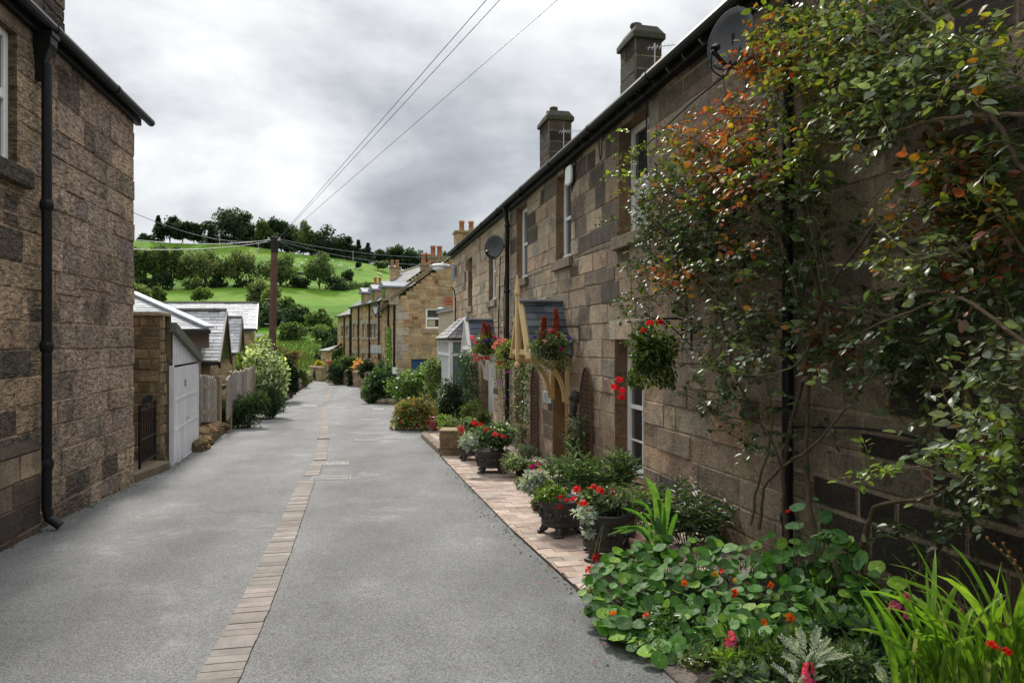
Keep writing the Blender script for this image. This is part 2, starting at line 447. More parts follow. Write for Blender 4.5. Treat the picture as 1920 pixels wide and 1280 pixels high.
def brick_strip(mb, pts, width, step, cols, z=.012, th=.01):
    for (a, b) in zip(pts[:-1], pts[1:]):
        a, b = A(*a), A(*b); L = np.linalg.norm(b-a); n = max(1, int(L/step)); d = (b-a)/L; sd = A(d[1], -d[0], 0); sd = sd/np.linalg.norm(sd)
        for i in range(n):
            q = a+d*(i+.5)*L/n; hw = width/2*random.uniform(.97, 1.02); hl = L/n/2-.002
            zz = z+random.uniform(-.002, .002)
            V = []
            for dz in (-th, 0):
                ins = 0 if dz else .0015
                for sx, sy in ((-1, -1), (1, -1), (1, 1), (-1, 1)):
                    V.append(q+sd*sx*(hw-ins)+d*sy*(hl-ins)+A(0, 0, zz+dz))
            mb.add(V, BOXF[1:], pal(1, *cols)[0])

# ---------------------------------------------------------------- the two wall lines
X0 = 3.3; K = .2367; TH = math.atan(K)        # right terrace: X = X0 - K*Y
RD = A(-K, 1, 0)/math.hypot(1, K); RN = A(-1, -K, 0)/math.hypot(1, K)
RM = mat4((X0, 0, 0), TH)                     # local x into the house, y along, z up
def rs(x): return X0/((x-960)/F+K)*math.hypot(1, K)            # wall distance s of photo column x
def rz(x, y): return EYE+(640-y)/F*X0/((x-960)/F+K)
def RP(s, z, o=0.0): return A(X0, 0, 0)+RD*s+RN*o+A(0, 0, z)
def RO(x, y, o=0.0):                          # point o metres out from the right wall at photo pixel
    Z = (X0-math.hypot(1, K)*o)/((x-960)/F+K); return P(x, y, Z)
X1 = 3.3; K1 = .1977; TH1 = math.atan(K1)     # left house: X = -X1 - K1*Y
LD = A(-K1, 1, 0)/math.hypot(1, K1); LN = A(1, K1, 0)/math.hypot(1, K1)
LM = mat4((-X1, 0, 0), TH1)
def LP(s, z, o=0.0): return A(-X1, 0, 0)+LD*s+LN*o+A(0, 0, z)
def ls(x): return X1/(-(x-960)/F-K1)*math.hypot(1, K1)
def lz(x, y): return EYE+(640-y)/F*X1/(-(x-960)/F-K1)

# ---------------------------------------------------------------- ground, road, hill
def grass_mat():
    m, nt, N, L, B = new_mat('pasture')
    tc = N.new('ShaderNodeTexCoord'); co = tc.outputs['Object']
    c = ramp(N, L, noise(N, L, co, .03, 6, .6), [(.35, (.058, .130, .011)), (.5, (.092, .190, .017)), (.68, (.145, .215, .028))])
    c = mul(N, L, c, ramp(N, L, noise(N, L, co, .22, 8, .75), [(.3, g3(.62)), (.7, g3(1.3))]))
    sp = noise(N, L, co, .5, 3, .5, stretch=(.3, 2.5, 1)); c = mul(N, L, c, ramp(N, L, sp, [(.4, g3(.9)), (.6, g3(1.1))]))
    L.new(c, B.inputs['Base Color']); B.inputs['Roughness'].default_value = .95; B.inputs['Specular IOR Level'].default_value = .1
    L.new(bump(N, L, noise(N, L, co, 2.5, 5, .7), .8, .3), B.inputs['Normal'])
    return m
M['grass'] = grass_mat()
xs = np.unique(np.concatenate([np.linspace(-620, 620, 42), np.linspace(-220, 40, 66)]))
ys = np.unique(np.concatenate([np.linspace(-60, 70, 14), np.linspace(70, 250, 61), np.linspace(250, 440, 60), np.linspace(440, 1200, 12)]))
XX, YY = np.meshgrid(xs, ys)
und = (np.sin(XX*.11+YY*.05)+np.sin(XX*.043-YY*.09+1))*np.clip((YY-100)/60, 0, 1)*.5
ZZ = G(XX, YY)+und-.07
mb = MB(); nx, ny = len(xs), len(ys)
idx = np.arange(nx*ny).reshape(ny, nx)
mb.add(np.stack([XX, YY, ZZ], -1).reshape(-1, 3), np.stack([idx[:-1, :-1], idx[:-1, 1:], idx[1:, 1:], idx[1:, :-1]], -1).reshape(-1, 4))
structure('ground', mb, M['grass'], smooth=True)

def road_mat():
    m, nt, N, L, B = new_mat('asphalt')
    tc = N.new('ShaderNodeTexCoord'); co = tc.outputs['Object']
    c = ramp(N, L, noise(N, L, co, 1.1, 7, .65), [(.3, (.108, .108, .106)), (.55, (.140, .140, .137)), (.75, (.185, .185, .181))])
    v = N.new('ShaderNodeTexVoronoi'); v.inputs['Scale'].default_value = 120; L.new(co, v.inputs['Vector'])
    c = mul(N, L, c, ramp(N, L, v.outputs['Color'], [(.12, g3(.55)), (.45, g3(.97)), (.9, g3(1.36))]), .85)
    c = mul(N, L, c, ramp(N, L, noise(N, L, co, 95, 3, .8), [(.36, g3(.55)), (.5, g3(1)), (.66, g3(1.35))]), .9)
    c = mul(N, L, c, ramp(N, L, noise(N, L, co, 9, 6, .75), [(.3, g3(.90)), (.7, g3(1.09))]))
    f = ramp(N, L, noise(N, L, co, .55, 8, .75), [(.56, g3(0)), (.70, g3(.55))]); c = mul(N, L, c, (.27, .275, .28), f, 'MIX')
    f = ramp(N, L, noise(N, L, co, .8, 8, .7, stretch=(1, .4, 1)), [(.60, g3(0)), (.72, g3(.45))]); c = mul(N, L, c, (.07, .07, .072), f, 'MIX')
    # two lighter wheel tracks worn along the lane, and a few dark cracks
    sp = N.new('ShaderNodeMapping'); sp.inputs['Rotation'].default_value = (0, 0, -.22); L.new(co, sp.inputs['Vector'])
    wv = N.new('ShaderNodeTexWave'); wv.wave_type = 'BANDS'; wv.bands_direction = 'X'; wv.inputs['Scale'].default_value = .19; wv.inputs['Distortion'].default_value = 1.2; wv.inputs['Detail'].default_value = 2; wv.inputs['Detail Scale'].default_value = .4
    L.new(sp.outputs[0], wv.inputs['Vector']); c = mul(N, L, c, ramp(N, L, wv.outputs['Fac'], [(.2, g3(.93)), (.8, g3(1.07))]))
    ck = N.new('ShaderNodeTexVoronoi'); ck.feature = 'DISTANCE_TO_EDGE'; ck.inputs['Scale'].default_value = .33
    nz = N.new('ShaderNodeTexNoise'); nz.inputs['Scale'].default_value = 2.2; nz.inputs['Detail'].default_value = 6; L.new(co, nz.inputs['Vector'])
    va = N.new('ShaderNodeVectorMath'); va.operation = 'MULTIPLY_ADD'; va.inputs[1].default_value = (.7, .7, 0); L.new(nz.outputs['Color'], va.inputs[0]); L.new(co, va.inputs[2]); L.new(va.outputs[0], ck.inputs['Vector'])
    ckm = ramp(N, L, noise(N, L, co, .5, 2), [(.56, g3(0)), (.6, g3(.5))]); cr_ = ramp(N, L, ck.outputs['Distance'], [(.0025, g3(.35)), (.007, g3(1))])
    c = mul(N, L, c, cr_, ckm)
    # the tarmac lies in strips along the lane, each a little different
    st = noise(N, L, co, 1.2, 2, .5, stretch=(1, .04, 1)); c = mul(N, L, c, ramp(N, L, st, [(.4, g3(.9)), (.6, g3(1.1))]))
    L.new(c, B.inputs['Base Color']); B.inputs['Roughness'].default_value = .82; B.inputs['Specular IOR Level'].default_value = .3
    n1 = bump(N, L, v.outputs['Distance'], .5, .006)
    L.new(bump(N, L, noise(N, L, co, 110, 4, .8), .6, .005, n1), B.inputs['Normal'])
    return m
M['road'] = road_mat()
# road edges in plan, left and right
RL = [(-2.7, -8), (-3.35, .2), (-5.14, 9.2), (-5.36, 10.8), (-6.15, 13.3), (-7.5, 18.6), (-10.8, 32), (-14.8, 49.5), (-30, 58), (-60, 66)]
RR = [(3.0, -8), (1.65, 0), (.80, 3.6), (.50, 4.7), (.02, 6.5), (-.62, 9.2), (-1.28, 12.1), (-2.1, 16), (-2.5, 19.6), (-5.2, 29.0), (-7.3, 35), (-8.84, 40), (-11.3, 45), (-15.3, 51.5), (-32, 60), (-60, 68)]
def edge(E, Y):
    E = sorted(E, key=lambda q: q[1]); return np.interp(Y, [q[1] for q in E], [q[0] for q in E])
mb = MB(); yy = np.unique(np.concatenate([np.arange(-8, 64, .8), [9.2, 12.1, 29]]))
V = []; nc = 9
for Y in yy:
    l, r = edge(RL, Y)-.25, edge(RR, Y)+.12
    for k in range(nc):
        t = k/(nc-1); V.append((l+(r-l)*t, Y, g(Y)+.035*math.sin(math.pi*t)*.3))
Fs = [[i*nc+k, i*nc+k+1, (i+1)*nc+k+1, (i+1)*nc+k] for i in range(len(yy)-1) for k in range(nc-1)]
mb.add(V, Fs); structure('road', mb, M['road'], smooth=True)
def road_z(X, Y):
    l, r = edge(RL, Y)-.25, edge(RR, Y)+.12; t = min(1, max(0, (X-l)/(r-l))); return g(Y)+.0105*math.sin(math.pi*t)
def onroad(x, y):
    p = PG(x, y); p[2] = road_z(p[0], p[1]); return p
# worn brick drainage strip down the middle
TAN = (((.20, .173, .152), 3), ((.218, .19, .166), 2), ((.178, .152, .135), 1))
mb = MB()
for run in ([(345, 1380), (408, 1280), (471, 1153), (523, 1035), (575.5, 904)], [(584, 893), (594, 869)], [(600, 864), (606, 828)], [(608, 823), (608.5, 763)], [(610.5, 755), (622, 729)], [(622, 728), (612, 722)]):
    brick_strip(mb, [onroad(*q) for q in run], .215 if run[0][1] > 800 else .26, .094, TAN)
structure('brick_channel', mb, M['brick'])
# gritty edge of the lane, with fallen grit and moss
mb = MB()
for E, sg, y0, y1 in ((RL, 1, .3, 60), (RR, -1, 2.2, 29)):
    n = 1800 if sg > 0 else 350; Y = y0+(y1-y0)*rng.random(n)**1.6; off = np.abs(rng.normal(0, .09, n))
    X = np.array([edge(E, q) for q in Y])+sg*off
    for x, y in zip(X, Y):
        s = random.uniform(.004, .014); z = road_z(x, y)
        mb.add([(x-s, y-s, z), (x+s, y-s*.6, z), (x+s*.7, y+s, z), (x-s, y+s*.8, z), (x, y, z+s*.9)], [[0, 1, 4], [1, 2, 4], [2, 3, 4], [3, 0, 4]], pal(1, ((.10, .085, .06), 2), ((.07, .09, .03), 2), ((.2, .17, .13), 1))[0])
o = mb.build('kerb_grit', M['attr']); o['kind'] = 'stuff'; o['label'] = 'grit and moss along the edges of the lane'
# brick footpath in front of the terrace
m, nt, N, L, B = new_mat('path_bed'); tc = N.new('ShaderNodeTexCoord')
L.new(ramp(N, L, noise(N, L, tc.outputs['Object'], 20, 5), [(.3, (.12, .10, .08)), (.7, (.2, .165, .14))]), B.inputs['Base Color']); B.inputs['Roughness'].default_value = .95
M['bed'] = m
mb = MB()
YB = np.arange(4.0, 21.5, .5)
V = []
for Y in YB: V += [(edge(RR, Y), Y, g(Y)+.012), (X0-K*Y+.05, Y, g(Y)+.012)]
mb.add(V, [[2*i, 2*i+1, 2*i+3, 2*i+2] for i in range(len(YB)-1)]); structure('path_bed', mb, M['bed'])
mb = MB(); PATHC = (((.33, .255, .205), 4), ((.37, .29, .235), 3), ((.28, .205, .165), 2), ((.30, .245, .21), 2))
s = 5.2; r = 0
while s < 16.0:                            # courses run across the path, bricks laid along it
    bl = .135; Ym = s/math.hypot(1, K)
    wv = X0-K*Ym-edge(RR, Ym)
    o_ = .02+(r % 2)*.11
    while o_ < wv*.975+.4:
        for (oa, ob) in ((o_, o_+.215),):
            pts = [RP(s+.0022, 0, oa+.002), RP(s+bl-.0022, 0, oa+.002), RP(s+bl-.0022, 0, ob-.002), RP(s+.0022, 0, ob-.002)]
            ok = True; pp = []
            for q in pts:
                ex = edge(RR, q[1])
                if q[0] < ex: q[0] = ex+.0
                pp.append(q)
            if max(np.linalg.norm(pp[2]-pp[1]), np.linalg.norm(pp[3]-pp[0])) > .05:
                dz = .026+random.uniform(-.0025, .0025)
                V = [q+A(0, 0, g(q[1])+dz-.012) for q in pp]+[q+A(0, 0, g(q[1])+dz) for q in pp]
                mb.add(V, BOXF[1:], pal(1, *PATHC)[0])
        o_ += .215
    s += bl; r += 1
structure('path', mb, M['brick'])
# soil of the flower bed
m, nt, N, L, B = new_mat('soil'); tc = N.new('ShaderNodeTexCoord')
L.new(ramp(N, L, noise(N, L, tc.outputs['Object'], 25, 6, .7), [(.3, (.012, .009, .007)), (.7, (.05, .038, .028))]), B.inputs['Base Color']); B.inputs['Roughness'].default_value = 1
L.new(bump(N, L, noise(N, L, tc.outputs['Object'], 30, 5), 1, .03), B.inputs['Normal']); M['soil'] = m
mb = MB(); V = []; YB = np.linspace(1.2, 5.15, 40)
for Y in YB:
    e = edge(RR, Y)+.03*math.sin(Y*9)
    for t in np.linspace(0, 1, 9): V.append((e+(X0-K*Y-e)*t, Y, g(Y)+.014+.025*min(1, t*5)**.7+.008*math.sin(Y*23+t*31)))
mb.add(V, [[i*9+k, i*9+k+1, (i+1)*9+k+1, (i+1)*9+k] for i in range(len(YB)-1) for k in range(8)]); structure('soil', mb, M['soil'], smooth=True)
# ---------------------------------------------------------------- cottages of the right-hand terrace
GUT = EYE+.838*X0                      # 4.366
RID = 6.5
BUFF = [((.395, .325, .25), 6), ((.365, .305, .24), 5), ((.43, .35, .26), 2), ((.325, .29, .245), 3), ((.40, .30, .21), 3)]
DARK = [((.055, .046, .04), 3), ((.085, .068, .055), 2), ((.12, .095, .075), 2)]
def pf_mid(u, z, w):
    top = (z-3.3)/1.0
    fld = math.sin(u*1.25+z*.9)+math.sin(u*.47-z*1.6+2)+.5*math.sin(u*2.9+z*2.3)   # soot has settled in joined-up patches
    if random.random() < max(.04+(.42 if fld > .75 else 0), min(.62, top*.6)): return pal(1, *DARK)[0]*random.uniform(1.3, 2.3)
    if z < .55 and random.random() < .45: return pal(1, ((.22, .17, .135), 1), ((.27, .205, .155), 1))[0]
    return pal(1, *BUFF)[0]*(.92 if u > 9 else .85)
def pf_far(u, z, w):
    if random.random() < .07: return pal(1, *DARK)[0]*1.5
    return pal(1, *BUFF)[0]*1.12
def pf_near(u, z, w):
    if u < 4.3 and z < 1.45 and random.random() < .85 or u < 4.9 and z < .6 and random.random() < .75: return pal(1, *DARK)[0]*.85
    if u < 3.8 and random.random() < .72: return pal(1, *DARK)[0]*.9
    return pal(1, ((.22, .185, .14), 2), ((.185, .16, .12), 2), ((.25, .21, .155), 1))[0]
s1490, s957, s850 = rs(1490), rs(957), rs(850)
def rwin(x0, x1, z0, z1): return (min(rs(x1), rs(x0)), max(rs(x1), rs(x0)), z0, z1)
U1 = rwin(1160, 1217, 2.87, 4.21); U2 = rwin(1043, 1071, 2.87, 4.21); U3 = rwin(968.6, 989, 2.80, 4.21)
G1 = rwin(1153, 1207, -.02, 1.62); D1 = rwin(1037, 1067, -.6, 1.62); G3 = rwin(965, 986, -.02, 1.38)
U4 = rwin(917, 930, 2.55, 3.95); U5 = rwin(878, 886, 2.55, 3.90); D2 = rwin(901, 926, -.7, 1.30)
def sash(parent, o, r, mid=True, vbars=1, hbars=0, blind=.0, col='white', fr=.06, sill=True, depth=.05):
    s0, s1, z0, z1 = o; f = MB(RM)
    box(f, (r, s0, z0), (r+depth, s0+fr, z1)); box(f, (r, s1-fr, z0), (r+depth, s1, z1))
    box(f, (r+.002, s0+fr, z1-fr), (r+depth, s1-fr, z1)); box(f, (r-.02, s0+.003, z0+.002), (r+depth, s1-.003, z0+fr*1.1))
    zm = z0+(z1-z0)*.5
    if mid: box(f, (r+.004, s0+fr, zm-.025), (r+depth, s1-fr, zm+.025))
    for k in range(vbars):
        sc = s0+fr+(s1-s0-2*fr)*(k+1)/(vbars+1); box(f, (r+.012, sc-.012, z0+fr*1.1), (r+depth-.008, sc+.012, z1-fr))
    for k in range(hbars):
        for za, zb in ((z0, zm), (zm, z1)):
            zc = za+(zb-za)*(k+1)/(hbars+1); box(f, (r+.014, s0+fr, zc-.011), (r+depth-.009, s1-fr, zc+.011))
    w = f.build('window', M[col], parent, bevel=.004)
    p = MB(RM); box(p, (r+depth-.015, s0+.01, z0+.01), (r+depth-.002, s1-.01, z1-.01)); p.build('pane', M['glass'], w)
    if blind:
        b = MB(RM); n = 14; ss = np.linspace(s0+fr, s1-fr, n)
        V = []; zt = z0+(z1-z0)*blind
        for i, q in enumerate(ss): V += [(r+depth-.022+.004*(i % 2), q, z0+fr), (r+depth-.022+.004*(i % 2), q, zt)]
        b.add(V, [[2*i, 2*i+1, 2*i+3, 2*i+2] for i in range(n-1)]); b.build('curtain', M['curtain'], w)
    return w
def stone_trim(t, o, sill=True, lintel=True, col=(.23, .19, .15), lcol=None):
    s0, s1, z0, z1 = o
    if sill: mb = MB(RM); box(mb, (-.07, s0-.10, z0-.15), (.22, s1+.10, z0-.001), col); mb.build('sill', M['stone_r'], t, bevel=.008)
    if lintel: mb = MB(RM); box(mb, (-.012, s0-.16, z1+.001), (.1, s1+.16, z1+.24), lcol or col); mb.build('lintel', M['stone_r'], t, bevel=.006)
def name_near(l): return 'climbing roses' in l
def cottage(name, label, sa, sb, opens, pf, base):
    t = thing(name, label, 'house', RP(sa, base), TH)
    w = MB()
    stone_wall(w, (X0, 0, 0), RD, RN, sa, sb, -1.3, GUT+.02, opens, h=(.21, .29), w=(.28, .62), pf=pf, mortar=(.33, .28, .215), joint=.016 if name_near(label) else .010, cham=.008, proud=(.002, .015), rough=.006)
    for o in opens: reveal(w, (X0, 0, 0), RD, RN, o[0], o[1], o[2], o[3], .24, (.24, .165, .105))
    w.M = RM
    for V in ([(0, sb, -1.3), (5, sb, -1.3), (5, sb, GUT), (2.5, sb, RID-.05), (0, sb, GUT)], [(0, sa, -1.3), (0, sa, GUT), (2.5, sa, RID-.05), (5, sa, GUT), (5, sa, -1.3)]):
        w.addm(V, [list(range(5))], (.22, .18, .14))
    w.add([(5, sa, -1.3), (5, sb, -1.3), (5, sb, GUT), (5, sa, GUT)], [[0, 1, 2, 3]], (.22, .18, .14))
    # dark room behind the openings
    w.build('wall', M['stone_r'], t)
    r = MB(RM)
    slates(r, (-.13, sa, GUT+.03), (-.13, sb, GUT+.03), (2.5, sb, RID), (2.5, sa, RID), course=.24, wid=.33, cols=(((.13, .135, .15), 2), ((.18, .18, .19), 1), ((.09, .095, .10), 1)))
    r.add([(2.5, sa, RID), (2.5, sb, RID), (5.15, sb, GUT), (5.15, sa, GUT)], [[0, 1, 2, 3]], (.12, .12, .13))
    box(r, (2.42, sa, RID-.02), (2.58, sb, RID+.05), (.15, .15, .15))
    r.build('roof', M['slate'], t)
    gt = MB(RM)
    n = 10; V = []; Fs = []
    L = [sa+i*(sb-sa)/8 for i in range(9)]
    tube(gt, [(-.17, q, GUT+.015) for q in L], .052, 10)
    box(gt, (-.10, sa, GUT-.09), (-.005, sb, GUT+.02))
    for q in np.arange(sa+.4, sb, 1.8): tube(gt, [(-.17, q-.04, GUT+.012), (-.17, q+.04, GUT+.012)], .06, 10); box(gt, (-.18, q+.3, GUT-.06), (-.01, q+.32, GUT-.03))
    gt.build('gutter', M['black'], t, smooth=False)
    return t
def chimney(t, sc, zb, zt, wx, ws, npot, cap=(.05, .052, .035)):
    c = MB()
    cx = 2.5; O = lambda x, s: A(X0, 0, 0)+RD*s-RN*x
    pfc = lambda u, z, w: pal(1, *(DARK if z > zb+.75 else [((.30, .24, .18), 1), ((.22, .18, .15), 1)]))[0]*.5
    faces = ((O(cx-wx/2, sc-ws/2), RD, RN, ws), (O(cx-wx/2, sc-ws/2), -RN, -RD, wx), (O(cx-wx/2, sc+ws/2), -RN, RD, wx), (O(cx+wx/2, sc-ws/2), RD, -RN, ws))
    for (o, U, Nn, L) in faces:
        stone_wall(c, o, U, Nn, 0, L, zb, zt, h=(.26, .34), w=(.35, .75), pf=pfc, mortar=(.24, .20, .15), proud=(.01, .02), joint=.022)
    ch = c.build('chimney', M['stone_r'], t)
    k = MB(RM)
    box(k, (cx-wx/2-.07, sc-ws/2-.07, zt), (cx+wx/2+.07, sc+ws/2+.07, zt+.12), cap)
    hexa(k, [(cx-wx/2-.06, sc-ws/2-.06, zt+.12), (cx+wx/2+.06, sc-ws/2-.06, zt+.12), (cx+wx/2+.06, sc+ws/2+.06, zt+.12), (cx-wx/2-.06, sc+ws/2+.06, zt+.12),
             (cx-wx/2+.05, sc-ws/2+.05, zt+.30), (cx+wx/2-.05, sc-ws/2+.05, zt+.30), (cx+wx/2-.05, sc+ws/2-.05, zt+.30), (cx-wx/2+.05, sc+ws/2-.05, zt+.30)], (.06, .055, .045))
    k.build('chimney_cap', M['stone_r'], ch, bevel=.012)
    for i in range(npot):
        p = MB(RM); q = sc+(i-(npot-1)/2)*.34
        lathe(p, [(.09, 0), (.10, .10), (.12, .11), (.12, .16), (.09, .16), (.08, .02)], (cx-.1, q, zt+.28), 14, (.09, .07, .06)); p.build('chimney_pot', M['bark'], ch, smooth=True)
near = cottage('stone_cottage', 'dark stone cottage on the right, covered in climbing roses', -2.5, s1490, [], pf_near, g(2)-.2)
mid = cottage('stone_cottage', 'brown stone cottage with a cream wooden porch over its door', s1490, s957, [U1, U2, U3, G1, D1, G3], pf_mid, g(10)-.3)
far = cottage('stone_cottage', 'paler stone cottage at the far end of the row with a white bay window', s957, s850, [U4, U5, D2], pf_far, g(18)-.3)
for o in (U1, U2, U3): stone_trim(mid, o, lintel=False, col=(.20, .16, .125))
stone_trim(mid, G1, sill=True, lcol=(.44, .40, .34)); stone_trim(mid, G3, lintel=False)
for o in (U4, U5): stone_trim(far, o, lintel=False, col=(.30, .25, .20))
sash(mid, U1, .16, vbars=1, hbars=0, blind=.52, fr=.075); sash(mid, U2, .125, vbars=1, fr=.085); sash(mid, U3, .12, fr=.08)
sash(mid, G1, .165, vbars=1, hbars=1, blind=.0, fr=.075); sash(mid, G3, .18, vbars=1)
sash(far, U4, .10, fr=.075); sash(far, U5, .14)
# doors
def door(t, o, r, matn, handle=True):
    s0, s1, z0, z1 = o; z0 = max(z0, g((s0+s1)/2*.973)+.06)
    d = MB(RM); box(d, (r, s0, z0), (r+.07, s0+.08, z1)); box(d, (r, s1-.08, z0), (r+.07, s1, z1)); box(d, (r+.003, s0+.08, z1-.08), (r+.067, s1-.08, z1))
    fr = d.build('door_frame', M[matn], t, bevel=.004)
    p = MB(RM); box(p, (r+.03, s0+.08, z0+.01), (r+.065, s1-.08, z1-.08))
    for k in range(5): q = s0+.1+(s1-s0-.2)*k/5; box(p, (r+.022, q+.006, z0+.03), (r+.032, q+(s1-s0-.2)/5-.006, z1-.11))
    dd = p.build('door', M[matn], t)
    if handle:
        h = MB(RM); blob(h, (r+.0, s0+.16, z0+.95), (.03, .03, .03)); h.build('handle', M['black'], dd, smooth=True)
door(mid, D1, .2, 'cream'); door(far, D2, .2, 'white')
st = MB(RM); box(st, (-.12, D1[0]-.05, -1), (.25, D1[1]+.05, g(10.9)+.10), (.2, .17, .14)); st.build('doorstep', M['stone_r'], mid, bevel=.01)
chimney(mid, 13.6, 5.7, 7.55, .55, .74, 1); chimney(far, 19.5, 5.7, 7.78, .66, .90, 2)
# rainwater pipes
def pipe(t, x, z0, z1, o=.09, r=.045, hop=False):
    p = MB(); s = rs(x); n = 8
    pts = [RP(s, z0, o+.05), RP(s, z0+.1, o)]+[RP(s, z, o) for z in np.linspace(z0+.2, z1-.35, 6)]+[RP(s, z1-.12, o+.03), RP(s, z1, .17)]
    tube(p, pts, r, 10)
    for z in np.linspace(z0+.5, z1-.4, 4): tube(p, [RP(s, z-.03, o), RP(s, z+.03, o)], r*1.3, 10)
    p.build('drainpipe', M['black'], t, smooth=True)
pipe(mid, 959, -.55, GUT); pipe(near, 1492, -.2, GUT, o=.07, r=.04); pipe(far, 856, .0, 3.3, o=.04, r=.02)
for pts in ([RO(1420, 100, .06), RO(1300, 190, .07), RO(1185, 300, .05)], [RO(1080, 300, .06), RO(1072, 360, .1), RO(1070, 330, .04)], [RO(1213, 160, .05), RO(1212, 260, .04), RO(1213, 330, .04)], [RO(1130, 245, .06), RO(1126, 300, .1), RO(1122, 260, .03)]):
    cb = MB(); tube(cb, spline(pts, 14), .008, 5); cb.build('cable', M['black'], mid)
for pts in ([RO(948, 500, .04), RO(945, 560, .03), RO(946, 690, .03)], [RO(938, 480, .05), RO(936, 560, .03), RO(934, 640, .03)]): cb = MB(); tube(cb, spline(pts, 12), .012, 5); cb.build('cable', M['black'], far)
# cable on the near cottage
cb = MB(); tube(cb, spline([RO(1480, 800, .05), RO(1640, 805, .05), RO(1780, 838, .05), RO(1900, 880, .05)], 16), .008, 5); cb.build('cable', M['black'], near)

# bay window of the far cottage
bay = MB(RM); sA, sB, ox, zt = 19.15, 21.6, .56, 1.66
z0 = g(19)-.25; zs = z0+.62
sw = MB()
stone_wall(sw, RP(sA, 0, 0), RN, -RD, 0, ox, z0-.3, zs, h=(.2, .25), w=(.2, .4), pf=pf_far)
stone_wall(sw, RP(sA, 0, ox), RD, RN, 0, sB-sA, z0-.3, zs, h=(.2, .25), w=(.2, .5), pf=pf_far)
bb = bay
def post(x, s, z0, z1, w=.05): box(bb, (x-w/2, s-w/2, z0), (x+w/2, s+w/2, z1))
post(-ox, sA, zs, zt, .1); post(-ox, sB, zs, zt, .1); post(-.05, sA, zs, zt, .1); post(-.05, sB, zs, zt, .1)
for z in (zs+.04, zt-.04, zt-.42):
    box(bb, (-ox-.03, sA+.05, z-.04), (-ox+.03, sB-.05, z+.04)); box(bb, (-ox+.05, sA-.03, z-.037), (-.1, sA+.03, z+.037)); box(bb, (-ox+.05, sB-.03, z-.037), (-.1, sB+.03, z+.037))
for k in range(1, 8): q = sA+(sB-sA)*k/8; box(bb, (-ox-.022, q-.016, zs+.08), (-ox+.02, q+.016, zt-.08))
by = bay.build('bay_window', M['white'], far, bevel=.004)
gp = MB(RM); box(gp, (-ox+.021, sA+.06, zs+.05), (-ox+.03, sB-.06, zt-.05)); box(gp, (-ox+.06, sA-.004, zs+.05), (-.11, sA+.006, zt-.05)); box(gp, (-ox+.06, sB-.004, zs+.05), (-.11, sB+.006, zt-.05))
mg = mat_plain('bay_glass', (.15, .20, .21), rough=.12, spec=.8, var=.25, vscale=1.5); gp.build('pane', mg, by)
sw.build('sill_wall', M['stone_r'], by)
rf = MB(RM); e = .12; ze = zt+.03; zr = 2.30
SLB = (((.25, .225, .215), 2), ((.30, .27, .25), 2), ((.18, .18, .19), 1))
a, b, c, d = (-ox-e, sA-e, ze), (-ox-e, sB+e, ze), (-.02, sB-.55, zr), (-.02, sA+.45, zr)
slates(rf, a, b, c, d, .16, .26, SLB); slates(rf, (-.0, sA-e, ze), a, d, (0, sA+.40, zr), .16, .26, SLB); slates(rf, b, (0, sB+e, ze), (0, sB-.5, zr), c, .16, .26, SLB)
box(rf, (-ox-e, sA-e, ze-.05), (0, sB+e, ze-.012), (.03, .03, .035)); tube(rf, [a, d], .03, 6, (.2, .24, .3))
rf.build('bay_roof', M['slate'], by)

